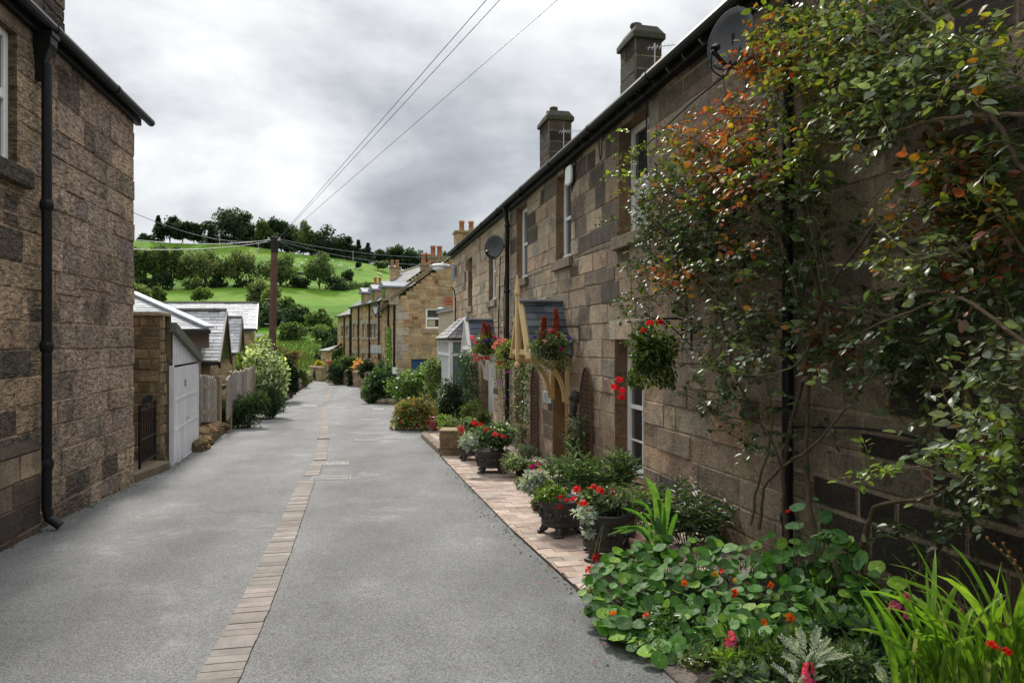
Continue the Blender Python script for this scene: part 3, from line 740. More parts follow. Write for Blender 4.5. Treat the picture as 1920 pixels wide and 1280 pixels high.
# ---------------------------------------------------------------- porch hoods
def hood(label, s, hw, o, zr, ze, matn, finial, slc, cou=.13):
    t = thing('porch_hood', label, 'porch', RP(s, ze), TH)
    r = MB(RM)
    for sg in (-1, 1):
        slates(r, *(((-o+.035, s+sg*(hw+.05), ze-.05), (-.005, s+sg*(hw+.05), ze-.05), (-.005, s, zr), (-o+.035, s, zr))), cou, .28, slc, th=.014)
        r.add([(-o-.03, s+sg*(hw+.04), ze-.065), (-.005, s+sg*(hw+.04), ze-.065), (-.005, s, zr-.02), (-o-.03, s, zr-.02)], [[0, 1, 2, 3]], (.3, .25, .15))
        quadbar(r, (-o-.04, s+sg*.04, zr-.05), (0, s+sg*.04, zr-.05), .03, .13, (.22, .23, .25), up=(0, sg*.85, .5))
    r.build('roof', M['slate'], t)
    f = MB(RM); x = -o
    for sg in (-1, 1):
        quadbar(f, (x-.02, s+sg*(hw+.07), ze-.11), (x-.02, s+sg*.0, zr-.015), .04, .075, up=(1, 0, 0))
    box(f, (x-.04, s-hw, ze-.05), (x+.01, s+hw, ze+.03))
    # inner arch and struts of the gable
    arc = [(x-.015, s+.62*hw*math.cos(q), ze+.03+.55*(zr-ze)*math.sin(q)) for q in np.linspace(0, math.pi, 13)]
    tube(f, arc, .015, 6); quadbar(f, (x-.02, s, ze), (x-.02, s, zr-.02), .03, .05, up=(1, 0, 0))
    fr = f.build('gable_frame', M[matn], t, bevel=.004)
    if finial:
        q = MB(RM); box(q, (x-.085, s-.035, ze-.13), (x-.035, s+.035, zr+.06))
        lathe(q, [(0, -.13), (.035, -.115), (.05, -.08), (.035, -.04), (.02, -.02), (.02, 0)], (x-.06, s, ze-.13), 14)
        lathe(q, [(.035, 0), (.05, .02), (.052, .05), (.045, .10), (.03, .2), (.012, .3), (0, .33)], (x-.06, s, zr+.05), 14)
        q.build('finial', M[matn], t, smooth=False)
    for sg in (-1, 1):
        b = MB(RM); ss = s+sg*(hw-.06)
        box(b, (-.075, ss-.035, ze-.78), (-.012, ss+.035, ze-.02)); box(b, (-o, ss-.033, ze-.075), (-.012, ss+.033, ze-.012))
        qs = np.linspace(0, math.pi/2, 9); poly = [(-.075-(o-.10)*(1-math.sin(q)), ze-.075-.58*(1-math.cos(q))) for q in qs]+[(-.075, ze-.76)]+[(-.075-(o-.13)*(1-math.sin(q))**1.05-.045*math.sin(q), ze-.15-.58*(1-math.cos(q))-.02) for q in qs[::-1]]
        prism(b, poly, ss-.022, ss+.022, lambda u, v, w: (u, w, v)); b.build('bracket', M[matn], t, bevel=.003)
    return t
SLD = (((.075, .085, .10), 3), ((.10, .11, .125), 2), ((.13, .135, .14), 1))
sD1 = (D1[0]+D1[1])/2
hood('cream painted porch hood with a tall spiked finial, above the cottage door', 10.93, .46, .66, 2.25, 1.45, 'cream', True, SLD)
hood('small white-fronted slate porch hood beside the bay window', 16.3, .48, .60, 2.13, 1.46, 'white', False, (((.09, .115, .15), 3), ((.12, .14, .17), 1)), .15)
# ---------------------------------------------------------------- house on the left
LCOR = ls(250); LG = 4.62
lh = thing('stone_house', 'tall brown house of tooled stone on the left with a black downpipe', 'house', LP(LCOR, g(9)-.2), TH1)
PINK = [((.385, .30, .245), 6), ((.36, .28, .23), 5), ((.42, .325, .265), 2), ((.29, .235, .20), 3)]
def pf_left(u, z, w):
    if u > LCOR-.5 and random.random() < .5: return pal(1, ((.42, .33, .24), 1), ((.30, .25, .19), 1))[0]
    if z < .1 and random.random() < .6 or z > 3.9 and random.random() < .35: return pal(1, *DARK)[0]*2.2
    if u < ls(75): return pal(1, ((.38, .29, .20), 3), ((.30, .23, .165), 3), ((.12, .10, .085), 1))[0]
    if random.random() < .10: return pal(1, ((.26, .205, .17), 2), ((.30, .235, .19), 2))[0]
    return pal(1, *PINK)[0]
LW1 = (ls(32)-1.05, ls(32), 3.19, 4.42)
w = MB()
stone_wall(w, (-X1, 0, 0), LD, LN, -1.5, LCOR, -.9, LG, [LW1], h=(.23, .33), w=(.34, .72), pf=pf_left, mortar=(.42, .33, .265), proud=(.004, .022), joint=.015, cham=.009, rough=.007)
stone_wall(w, LP(LCOR, 0, 0), -LN, LD, 0, 6, -.9, LG, h=(.2, .3), w=(.25, .5), pf=pf_left, mortar=(.24, .19, .145))
reveal(w, (-X1, 0, 0), LD, LN, *LW1, .2, (.20, .145, .10))
w.M = LM
w.add([(-6, -1.5, -.9), (-6, LCOR, -.9), (-6, LCOR, LG), (-6, -1.5, LG)], [[0, 3, 2, 1]], (.2, .16, .13)); w.add([(0, -1.5, -.9), (-6, -1.5, -.9), (-6, -1.5, LG), (0, -1.5, LG)], [[0, 1, 2, 3]], (.2, .16, .13))
w.build('wall', M['stone_l'], lh)
pl = MB()
sp = ls(62)
stone_wall(pl, LP(0, 0, .06), LD, LN, -1.5, sp, -.9, .58, h=(.22, .28), w=(.35, .6), pf=lambda u, z, w: pal(1, *(DARK+[((.25, .19, .14), 2), ((.18, .14, .11), 2)]))[0]*1.2, mortar=(.2, .16, .12))
pl.M = LM; hexa(pl, [(0, -1.5, .58), (.085, -1.5, .58), (.085, sp, .58), (0, sp, .58), (0, -1.5, .68), (.03, -1.5, .66), (.03, sp, .66), (0, sp, .68)], (.09, .075, .06))
box(pl, (0, sp-.001, -.9), (.06, sp+.002, .58), (.07, .06, .05))
pl.build('plinth', M['stone_r'], lh)
sl = MB(LM); box(sl, (-.2, LW1[0]-.12, 3.02), (.09, LW1[1]+.14, 3.189), (.10, .085, .07)); sl.build('sill', M['stone_l'], lh, bevel=.012); sl = MB(LM); box(sl, (-.1, LW1[0]-.2, 4.425), (.014, LW1[1]+.22, 4.60), (.30, .235, .185)); sl.build('lintel', M['stone_r'], lh, bevel=.012)
f = MB(LM); a, b, c, d = LW1
for q in ((a, a+.07), (b-.07, b)): box(f, (-.14, q[0], c), (-.07, q[1], d))
zc = c+(d-c)*.52
for q in ((c, c+.075), (d-.07, d), (zc-.045, zc+.045)): box(f, (-.138, a+.07, q[0]), (-.068, b-.07, q[1]))
wf = f.build('window', M['white'], lh, bevel=.008); p = MB(LM); box(p, (-.115, a+.05, c+.05), (-.10, b-.05, d-.05)); p.build('pane', M['glass'], wf)
gt = MB(LM); Lq = np.linspace(-1.5, LCOR+.28, 9)
tube(gt, [(.14, q, LG+.03) for q in Lq], .052, 10); box(gt, (.0, -1.5, LG-.07), (.07, LCOR+.1, LG+.035))
for q in np.arange(.4, LCOR, 1.6): tube(gt, [(.14, q-.04, LG+.028), (.14, q+.04, LG+.028)], .06, 10)
gt.build('gutter', M['black'], lh)
r = MB(LM)
slates(r, (.12, -1.5, LG+.06), (.12, LCOR+.12, LG+.06), (-3, LCOR+.12, LG+1.9), (-3, -1.5, LG+1.9), .25, .35, (((.16, .165, .18), 2), ((.12, .12, .13), 1)))
r.add([(-3, -1.5, LG+1.9), (-3, LCOR+.12, LG+1.9), (-6.2, LCOR+.12, LG), (-6.2, -1.5, LG)], [[0, 1, 2, 3]], (.12, .12, .13))
r.addm([(0, LCOR+.0, LG), (-6, LCOR, LG), (-3, LCOR, LG+1.85)], [[0, 1, 2]], (.24, .19, .145))
r.build('roof', M['slate'], lh)
cm = MB()
sc0, sc1 = 6.75, 7.62
pfc = lambda u, z, w: pal(1, *DARK)[0]*1.3
for (o, U, Nn, L) in ((LP(sc0, 0, -.12), LD, LN, sc1-sc0), (LP(sc1, 0, -.12), -LN, LD, .8), (LP(sc0, 0, -.12), -LN, -LD, .8)):
    stone_wall(cm, o, U, Nn, 0, L, LG, 7.0, h=(.26, .34), w=(.35, .7), pf=pfc, mortar=(.12, .10, .085), proud=(.01, .02))
ch = cm.build('chimney', M['stone_l'], lh)
k = MB(LM); box(k, (-1.0, sc0-.1, 7.0), (-.04, sc1+.1, 7.15), (.07, .06, .055)); k.build('chimney_cap', M['stone_r'], ch, bevel=.01); k = MB(LM); box(k, (-.2, sc0-.08, LG+.10), (-.09, sc1+.1, LG+.24), (.08, .07, .06)); k.build('chimney_ledge', M['stone_r'], ch, bevel=.01)
# downpipe with hopper head
dp = MB(); s = ls(68)-.02
lp = lambda z, o: LP(s, z, o)
zb = g(6.5)+.02
tube(dp, [lp(zb+.02, .22), lp(zb+.10, .12)]+[lp(z, .10) for z in np.linspace(zb+.2, 4.28, 8)], .045, 12)
for z in (zb+.62, 1.55, 2.92): tube(dp, [lp(z-.05, .1), lp(z-.015, .1), lp(z+.015, .1), lp(z+.05, .1)], [.052, .062, .062, .052], 12)
for z, rr, r2 in ((4.10, .055, .05), (4.14, .062, .062), (4.22, .05, .05)): pass
dp.M = LM
hx = lambda z, w: [(.012, s-w, z), (.02+2*w, s-w, z), (.02+2*w, s+w, z), (.012, s+w, z)]
for (za, wa), (zc, wb) in (((4.12, .058), (4.17, .064)), ((4.17, .05), (4.28, .056)), ((4.28, .056), (4.42, .10)), ((4.42, .10), (4.46, .12)), ((4.46, .115), (4.54, .118)), ((4.54, .13), (4.58, .13))): hexa(dp, hx(za, wa*.62)+hx(zc, wb*.62))
dp.build('drainpipe', M['black'], lh, smooth=False)

# ---------------------------------------------------------------- yard wall, iron gate, garage
WZ = 10.55
ROUGH = (((.20, .155, .10), 3), ((.25, .19, .125), 2), ((.15, .12, .085), 2), ((.11, .09, .065), 1))
yt = thing('yard_wall', 'mottled rubble wall with a flat stone coping, behind the iron gate', 'wall', (-6.4, WZ, g(WZ)))
w = MB(); zt = P(250, 592, WZ)[2]; xe = -5.44
stone_wall(w, (-9.0, WZ, 0), (1, 0, 0), (0, -1, 0), 0, 9.0+xe, -.8, zt, h=(.10, .2), w=(.12, .34), pf=lambda u, z, w: pal(1, *ROUGH)[0], mortar=(.17, .13, .085), proud=(.003, .018), joint=.02, cham=.015)
gd = A(-.29, 1, 0)/math.hypot(1, .29); gn = A(1, .29, 0)/math.hypot(1, .29)
stone_wall(w, (xe, WZ, 0), gd, gn, 0, .34, -.8, zt, h=(.12, .2), w=(.1, .2), pf=lambda u, z, w: pal(1, *ROUGH)[0]*1.25, mortar=(.22, .18, .13), proud=(.01, .05), joint=.015)
w.add([(-9, WZ+.35, -.8), (xe, WZ+.35, -.8), (xe, WZ+.35, zt), (-9, WZ+.35, zt)], [[0, 3, 2, 1]], (.2, .16, .1))
w.build('wall', M['stone_r'], yt)
k = MB(); hexa(k, [(-9, WZ-.05, zt), (xe+.05, WZ-.05, zt), (xe+.0, WZ+.36, zt), (-9, WZ+.36, zt), (-9, WZ-.05, zt+.06), (xe+.05, WZ-.05, zt+.06), (xe, WZ+.36, zt+.06), (-9, WZ+.36, zt+.06)], (.30, .27, .22)); k.build('coping', M['stone_r'], yt, bevel=.01)
st = MB(); a, b = A(*PG(246, 908)), A(*PG(320, 879)); zt_ = g(10)+.13
a2, b2 = a+A(-1.2, .1, 0), b+A(-1.2, .1, 0)
hexa(st, [(a[0], a[1], -.8), (b[0], b[1], -.8), (b2[0], b2[1], -.8), (a2[0], a2[1], -.8), (a[0], a[1], zt_+.03), (b[0], b[1], zt_-.02), (b2[0], b2[1], zt_), (a2[0], a2[1], zt_+.03)], (.17, .14, .10))
tag(st.build('gate_step', M['stone_r'], origin=(a[0], a[1], zt_), bevel=.02), 'mossy stone step at the foot of the iron gate', 'step')
ga, gb = P(262, 876, 9.62), P(291, 858, 10.4)
gt = thing('iron_gate', 'narrow black wrought-iron gate with scrollwork between house and yard wall', 'gate', ga)
f = MB(); u = (gb-ga); L = np.linalg.norm(u[:2]); u = A(u[0], u[1], 0)/L; z0, z1 = ga[2], ga[2]+.86
q = lambda t, z: A(ga[0], ga[1], 0)+u*t+A(0, 0, z)
for z in (z0+.05, z0+.38, z1-.06): quadbar(f, q(0, z), q(L, z), .02, .03)
for t in (0, L): quadbar(f, q(t, z0-.02), q(t, z1+.02), .028, .028, up=(1, 0, 0))
f.build('frame', M['black'], gt)
f = MB()
for t in np.linspace(L/9, L*8/9, 8): quadbar(f, q(t, z0+.05), q(t, z1+.03*math.sin(t*9)), .013, .013, up=(1, 0, 0))
f.build('bars', M['black'], gt)
f = MB()
for c, rr in ((.3, .07), (.5, .09), (.7, .07)):
    for sg in (-1, 1):
        tube(f, [q(L*c+sg*rr*.6+rr*(1-i/18)*math.cos(i*.6)*.6*sg, z1+.06+rr*(1-i/18)*math.sin(i*.6)) for i in range(16)], .008, 5)
f.build('scrollwork', M['black'], gt)
# garage with a white metal up-and-over door
gx, gz = P(322, 876, 10.9), P(370, 846, 13.3)
ud = A(gz[0]-gx[0], gz[1]-gx[1], 0); GL = np.linalg.norm(ud); ud /= GL; un = A(ud[1], -ud[0], 0)
gr = thing('garage', 'garage with a scuffed white metal door and lean-to gable of white sheeting', 'garage', gx)
GP = lambda t, z, o=0: A(gx[0], gx[1], 0)+ud*t+un*o+A(0, 0, z)
zb = g(12)-.02; ztl, ztr = P(324, 686, 10.9)[2], P(371, 677, 13.3)[2]; zd = (ztl+ztr)/2
def gbox(mb, t0, t1, za, zc, o0, o1, col=(.5, .5, .5)): hexa(mb, [GP(t0, za, o0), GP(t0, za, o1), GP(t1, za, o1), GP(t1, za, o0), GP(t0, zc, o0), GP(t0, zc, o1), GP(t1, zc, o1), GP(t1, zc, o0)], col)
m, nt, N, Lk, B = new_mat('scuffed_white_metal'); tc = N.new('ShaderNodeTexCoord'); co = tc.outputs['Object']
c = ramp(N, Lk, noise(N, Lk, co, 6, 8, .75, stretch=(1, 1, .22)), [(.3, (.42, .42, .45)), (.5, (.62, .62, .65)), (.7, (.76, .76, .78))])
c = mul(N, Lk, c, (.25, .23, .22), ramp(N, Lk, noise(N, Lk, co, 3.2, 8, .8), [(.6, g3(0)), (.72, g3(.6))]), 'MIX')
Lk.new(c, B.inputs['Base Color']); B.inputs['Roughness'].default_value = .5; M['scuff'] = m
d = MB()
np_ = 3; zz = [zb+.06, zb+(zd-zb)*.36, zb+(zd-zb)*.66, zd-.03]
for i in range(np_): gbox(d, .05, GL-.06, zz[i]+.006, zz[i+1]-.006, .0, .02)
for i in range(1, np_): gbox(d, .06, GL-.07, zz[i]-.03, zz[i]+.03, .0205, .028)
gbox(d, .0, .049, zb-.05, zd, -.04, .03); gbox(d, GL-.059, GL, zb-.05, zd, -.04, .03); gbox(d, .05, GL-.06, zb-.1, zb+.05, -.02, .028)
dr = d.build('garage_door', M['scuff'], gr, bevel=.004)
h = MB(); t0 = GL*.5
for i in range(2): tube(h, [GP(t0-.05+.1*i, zz[1]+.1, .02), GP(t0-.05+.1*i, zz[1]+.1, .05)], .008, 6)
tube(h, [GP(t0-.08, zz[1]+.1, .05), GP(t0+.08, zz[1]+.1, .05)], .01, 6); h.build('handle', M['metal'], dr)
n_ = MB(); t0 = GL*.40; gbox(n_, t0, t0+.16, zz[2]+.12+.05, zz[2]+.12+.17, .0205, .024, (.02, .22, .20)); 
for i, (ta, tb) in enumerate(((.02, .12), (.02, .14), (.03, .10))): gbox(n_, t0+ta, t0+tb, zz[2]+.12+.14-.034*i, zz[2]+.12+.152-.034*i, .0245, .0255, (.5, .62, .6))
n_.build('notice', M['attr'], dr)
# sheeting above the door, a triangle under the sloping verge
zl = P(324, 622, 10.9)[2]
sh = MB(); n = 26
for i in range(n):
    t0, t1 = GL*i/n, GL*(i+1)/n; h0 = zd+(zl-zd)*(1-t0/GL); h1 = zd+(zl-zd)*(1-t1/GL)
    o = .0 if i % 2 else .014
    sh.add([GP(t0, zd, o), GP(t1, zd, o), GP(t1, h1, o), GP(t0, h0, o), GP(t1, zd, .014-o), GP(t1, h1, .014-o)], [[0, 1, 2, 3], [1, 4, 5, 2]], (.62, .63, .64))
sh.build('sheeting', M['attr'], gr)
vg = MB(); quadbar(vg, GP(-.05, zl+.07, .03), GP(GL+.08, zd+.06, .03), .10, .15, (.09, .10, .075)); vg.build('verge', M['attr'], gr)
gbk = MB(); 
for (t0, t1) in ((.0, GL),):
    V = [GP(0, zl+.05, -.02), GP(GL, zd+.04, -.02), GP(GL, zd+.04, -3.5), GP(0, zl+.05, -3.5)]; gbk.add(V, [[0, 1, 2, 3]], (.16, .15, .13))
gbk.build('roof', M['slate'], gr)
bx = MB(); gbox(bx, GL-.1, GL-.001, zb-.3, zd, -3.5, -.05, (.25, .2, .14)); gbox(bx, GL+.01, GL+.07, zb-.2, zd+.02, -.1, .02, (.30, .2, .14)); bx.build('side_wall', M['stone_r'], gr)

# ---------------------------------------------------------------- slate-roofed buildings behind the garage
PALE_GLARE = (((.32, .325, .335), 3), ((.37, .37, .38), 3), ((.27, .28, .29), 2), ((.22, .23, .245), 1))  # slate colours raised to carry the sun glare on these roofs
def bar_edges(mb, pts, w, h, col): 
    for a, b in zip(pts[:-1], pts[1:]): quadbar(mb, a, b, w, h, col)
# hipped roof nearest the road
ht = thing('hipped_outbuilding', 'outbuilding with a pale hipped slate roof and brown fascia, behind the garage', 'outbuilding', P(393, 690, 14.5))
ce = P(393, 617, 14.3); top = P(248, 552, 17.5); le = P(225, 598, 14.3); be = P(395, 617, 20.5)
r = MB(); slates(r, A(-11, 14.3, ce[2]), ce, top, A(-13, 17.5, top[2]), .22, .34, PALE_GLARE)
slates(r, ce, A(ce[0]-2.45, 19.5, ce[2]), A(top[0]-1.5, 19.5, top[2]), top, .22, .34, PALE_GLARE)
r.build('roof', M['slate'], ht)
hp = MB(); quadbar(hp, ce+A(0, 0, .05), top+A(0, 0, .06), .17, .05, (.30, .32, .36)); hp.build('hip_flashing', M['attr'], ht)
fs = MB(); quadbar(fs, (-11, 14.33, ce[2]-.05), ce+A(0, .03, -.05), .05, .07, (.02, .02, .022)); quadbar(fs, ce+A(0, 0, -.05), (ce[0]-2.45, 19.5, ce[2]-.05), .05, .07, (.02, .02, .022))
p0 = P(345, 642, 14.6)
box(fs, (p0[0], 14.5, p0[2]-.12), (ce[0]-.12, 14.56, ce[2]-.08), (.12, .085, .07)); fs.build('fascia', M['attr'], ht)
wl = MB(); stone_wall(wl, (-11, 14.9, 0), (1, 0, 0), (0, -1, 0), 0, 11+ce[0]-.45, -1.2, ce[2]-.06, h=(.16, .24), w=(.25, .5), pf=lambda u, z, w: pal(1, *ROUGH)[0]*1.3, mortar=(.3, .25, .18))
wl.add([(ce[0]-.45, 14.9, -1.2), (ce[0]-2.85, 19.5, -1.2), (ce[0]-2.85, 19.5, ce[2]), (ce[0]-.45, 14.9, ce[2])], [[0, 1, 2, 3]], (.3, .25, .18)); wl.build('wall', M['stone_far'], ht)
def gabled(name, label, cat, fe, ap, beb, xl, ground, slc=PALE_GLARE, cou=.2, wid=.42, wallc=1.2, over=.25):
    """building seen end-on: the front slope runs from the front eave fe up to the ridge ap; its gable faces the road"""
    t = thing(name, label, cat, (fe[0], fe[1], ground))
    r = MB(); L = A(xl, 0, 0)
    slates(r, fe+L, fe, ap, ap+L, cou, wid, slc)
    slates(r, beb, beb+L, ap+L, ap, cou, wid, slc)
    tube(r, [ap+A(0, 0, .03), ap+L+A(0, 0, .03)], .06, 6, (.13, .12, .10)); r.build('roof', M['slate'], t)
    b = MB()
    quadbar(b, fe+A(.02, -.04, -.11), ap+A(.02, 0, -.10), .05, .2, (.055, .030, .028)); quadbar(b, ap+A(.02, 0, -.10), beb+A(.02, .04, -.11), .05, .2, (.055, .030, .028))
    quadbar(b, fe+A(0, -.06, -.07), fe+L+A(0, -.06, -.07), .1, .1, (.03, .035, .05)); b.build('bargeboard', M['attr'], t)
    w = MB(); u = beb-fe; u[2] = 0; D = np.linalg.norm(u); u /= D; nn = A(u[1], -u[0], 0)
    base = A(fe[0], fe[1], 0)-nn*over+u*.15; Dg = D-.3; za = fe[2]; zr = ap[2]-.1
    tp = np.dot((ap-fe)[:2], u[:2])-.15
    def clip(z):
        if z <= za: return 0, Dg
        k = min(1, (z-za)/(zr-za)); return tp*k, Dg-(Dg-tp)*k
    stone_wall(w, base, u, nn, 0, Dg, ground-.5, zr, h=(.14, .22), w=(.22, .5), pf=lambda q, z, w: pal(1, ((.30, .23, .15), 3), ((.24, .18, .12), 2), ((.35, .28, .19), 1))[0]*wallc, mortar=(.3, .24, .17), clip=clip)
    stone_wall(w, base+A(xl+.6, 0, 0), (1, 0, 0), (0, -1, 0), 0, -xl-.6, ground-.5, za, h=(.14, .22), w=(.22, .5), pf=lambda q, z, w: pal(1, ((.30, .23, .15), 3), ((.24, .18, .12), 2))[0]*wallc, mortar=(.3, .24, .17))
    w.build('wall', M['stone_far'], t)
    return t
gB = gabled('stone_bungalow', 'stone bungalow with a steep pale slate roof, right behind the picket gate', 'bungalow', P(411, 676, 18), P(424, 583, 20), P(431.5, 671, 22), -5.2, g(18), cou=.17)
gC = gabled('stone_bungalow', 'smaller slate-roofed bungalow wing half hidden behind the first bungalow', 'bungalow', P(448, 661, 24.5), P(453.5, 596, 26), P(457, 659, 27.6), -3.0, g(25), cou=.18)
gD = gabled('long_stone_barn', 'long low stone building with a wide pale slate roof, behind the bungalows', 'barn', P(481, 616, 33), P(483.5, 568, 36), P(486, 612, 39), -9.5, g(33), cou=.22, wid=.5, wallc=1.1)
v = MB(); v.addm([P(402, 577, 19.95), P(391, 584, 19.9), P(413, 584, 19.9), P(402, 582, 20.6)], [[0, 1, 2], [0, 3, 1], [0, 2, 3]], (.03, .03, .035)); v.build('roof_vent', M['attr'], gB)
hy = thing('utility_cabinet', 'pale grey cabinet on the barn end wall beside the utility pole', 'cabinet', P(487, 660, 32.3))
u = MB(); a = P(480, 656, 32.3); b = P(494, 627, 32.3); box(u, (a[0], 32.2, a[2]), (b[0], 32.6, b[2]), (.55, .56, .56)); u.build('housing', M['attr'], hy, bevel=.02)
u = MB(); box(u, (a[0]+.05, 32.17, a[2]+.06), ((a[0]+b[0])/2-.01, 32.198, b[2]-.05), (.5, .51, .52)); box(u, ((a[0]+b[0])/2+.01, 32.17, a[2]+.06), (b[0]-.05, 32.198, b[2]-.05), (.5, .51, .52)); u.build('door', M['attr'], hy)

# ---------------------------------------------------------------- utility pole and wires
pb = P(508, 782, 21.5); pt = P(515, 447, 21.5)
pt[0] = pb[0]+(pt[0]-pb[0])
up = thing('utility_pole', 'tall brown wooden utility pole rising from the variegated shrub', 'pole', pb)
p = MB(); tube(p, [pb+(pt-pb)*t for t in np.linspace(-.05, 1, 9)], np.linspace(.125, .10, 9), 14, (.105, .052, .038)); p.build('pole', M['wood'], up, smooth=True)
p = MB(); tube(p, [pt+A(0, 0, -.45), pt+A(0, 0, .02)], .112, 14, (.02, .016, .016)); tube(p, [pt+A(0, 0, .02), pt+A(0, 0, .09)], .09, 12, (.10, .11, .06)); p.build('pole_cap', M['wood'], up)
p = MB()
for k, z in enumerate((.30, .46, .52, .60, .66, .76)):
    q = pb+(pt-pb)*z; sg = 1 if k % 2 else -1; p = MB(); tube(p, [q, q+A(sg*.26, -.03, 0), q+A(sg*.26, -.03, .05)], .011, 5); p.build('step_iron', M['black'], up)
p = MB(); q = pb+(pt-pb)*.27; box(p, (q[0]-.02, q[1]-.15, q[2]-.35), (q[0]+.09, q[1]-.11, q[2]+.18), (.35, .37, .38)); tube(p, [pb+A(.05, -.16, 0), q+A(.05, -.16, -.3)], .03, 6, (.03, .03, .03)); p.build('cable_guard', M['attr'], up)
p = MB()
for sg in (-1, 1): p = MB(); tube(p, [pt+A(sg*.11, -.05, -.06), pt+A(sg*.17, -.05, -.05), pt+A(sg*.17, -.05, .03)], .03, 6, (.5, .5, .48)); p.build('insulator', M['attr'], up)
M['wire'] = mat_plain('wire', (.05, .05, .055), rough=.5); M['wirep'] = mat_plain('pale_wire', (.24, .25, .26), rough=.5)
def wire(label, a, b, sag, matn='wire', r=.006, ext=0):
    a, b = A(*a), A(*b); b = b+(b-a)*ext; t = np.linspace(0, 1, 30)[:, None]
    pts = a+(b-a)*t; pts[:, 2] -= (4*t*(1-t))[:, 0]*sag
    m = MB(); tube(m, pts, r, 5); tag(m.build('overhead_wire', M[matn], origin=a), label, 'wire', 'wires strung from the utility pole')
wt = pt+A(.12, -.05, -.02)
wire('leftmost of the three dark wires climbing over the lane from the pole', wt, P(912, 0, 7), .0, ext=.5, r=.0045)
wire('middle one of the three dark wires climbing over the lane', wt+A(.05, 0, .02), P(937, 0, 7), .0, ext=.5, r=.0045)
wire('rightmost dark wire climbing from the pole across the grey sky', wt+A(.05, 0, -.08), P(1045, 0, 8), .0, ext=.5, r=.0045)
wl_ = pt+A(-.15, -.05, -.04)
wire('pale wire slanting up from the pole to the left house corner', wl_, P(246, 397, 12), .25, 'wirep')
wire('pale level wire from the pole to the left along the hill crest', wl_+A(0, 0, -.02), P(240, 448, 16), .12, 'wirep', r=.0075)
wire('pale sagging wire from the pole to the left across the green field', wl_+A(0, 0, -.06), P(236, 467, 14), .10, 'wirep', r=.007)
wr_ = pt+A(.17, -.05, -.03)
wire('upper pale wire from the pole to the right towards the terrace', wr_, P(852, 483, 21.8), .16, 'wirep')
wire('lower pale wire from the pole to the right towards the chimneys', wr_+A(0, 0, -.05), P(846, 497, 21.8), .22, 'wirep')
wire('thin dark wire from the pole to the far tan house', wr_+A(0, .05, -.08), P(742, 566, 28.9), .1, 'wire')
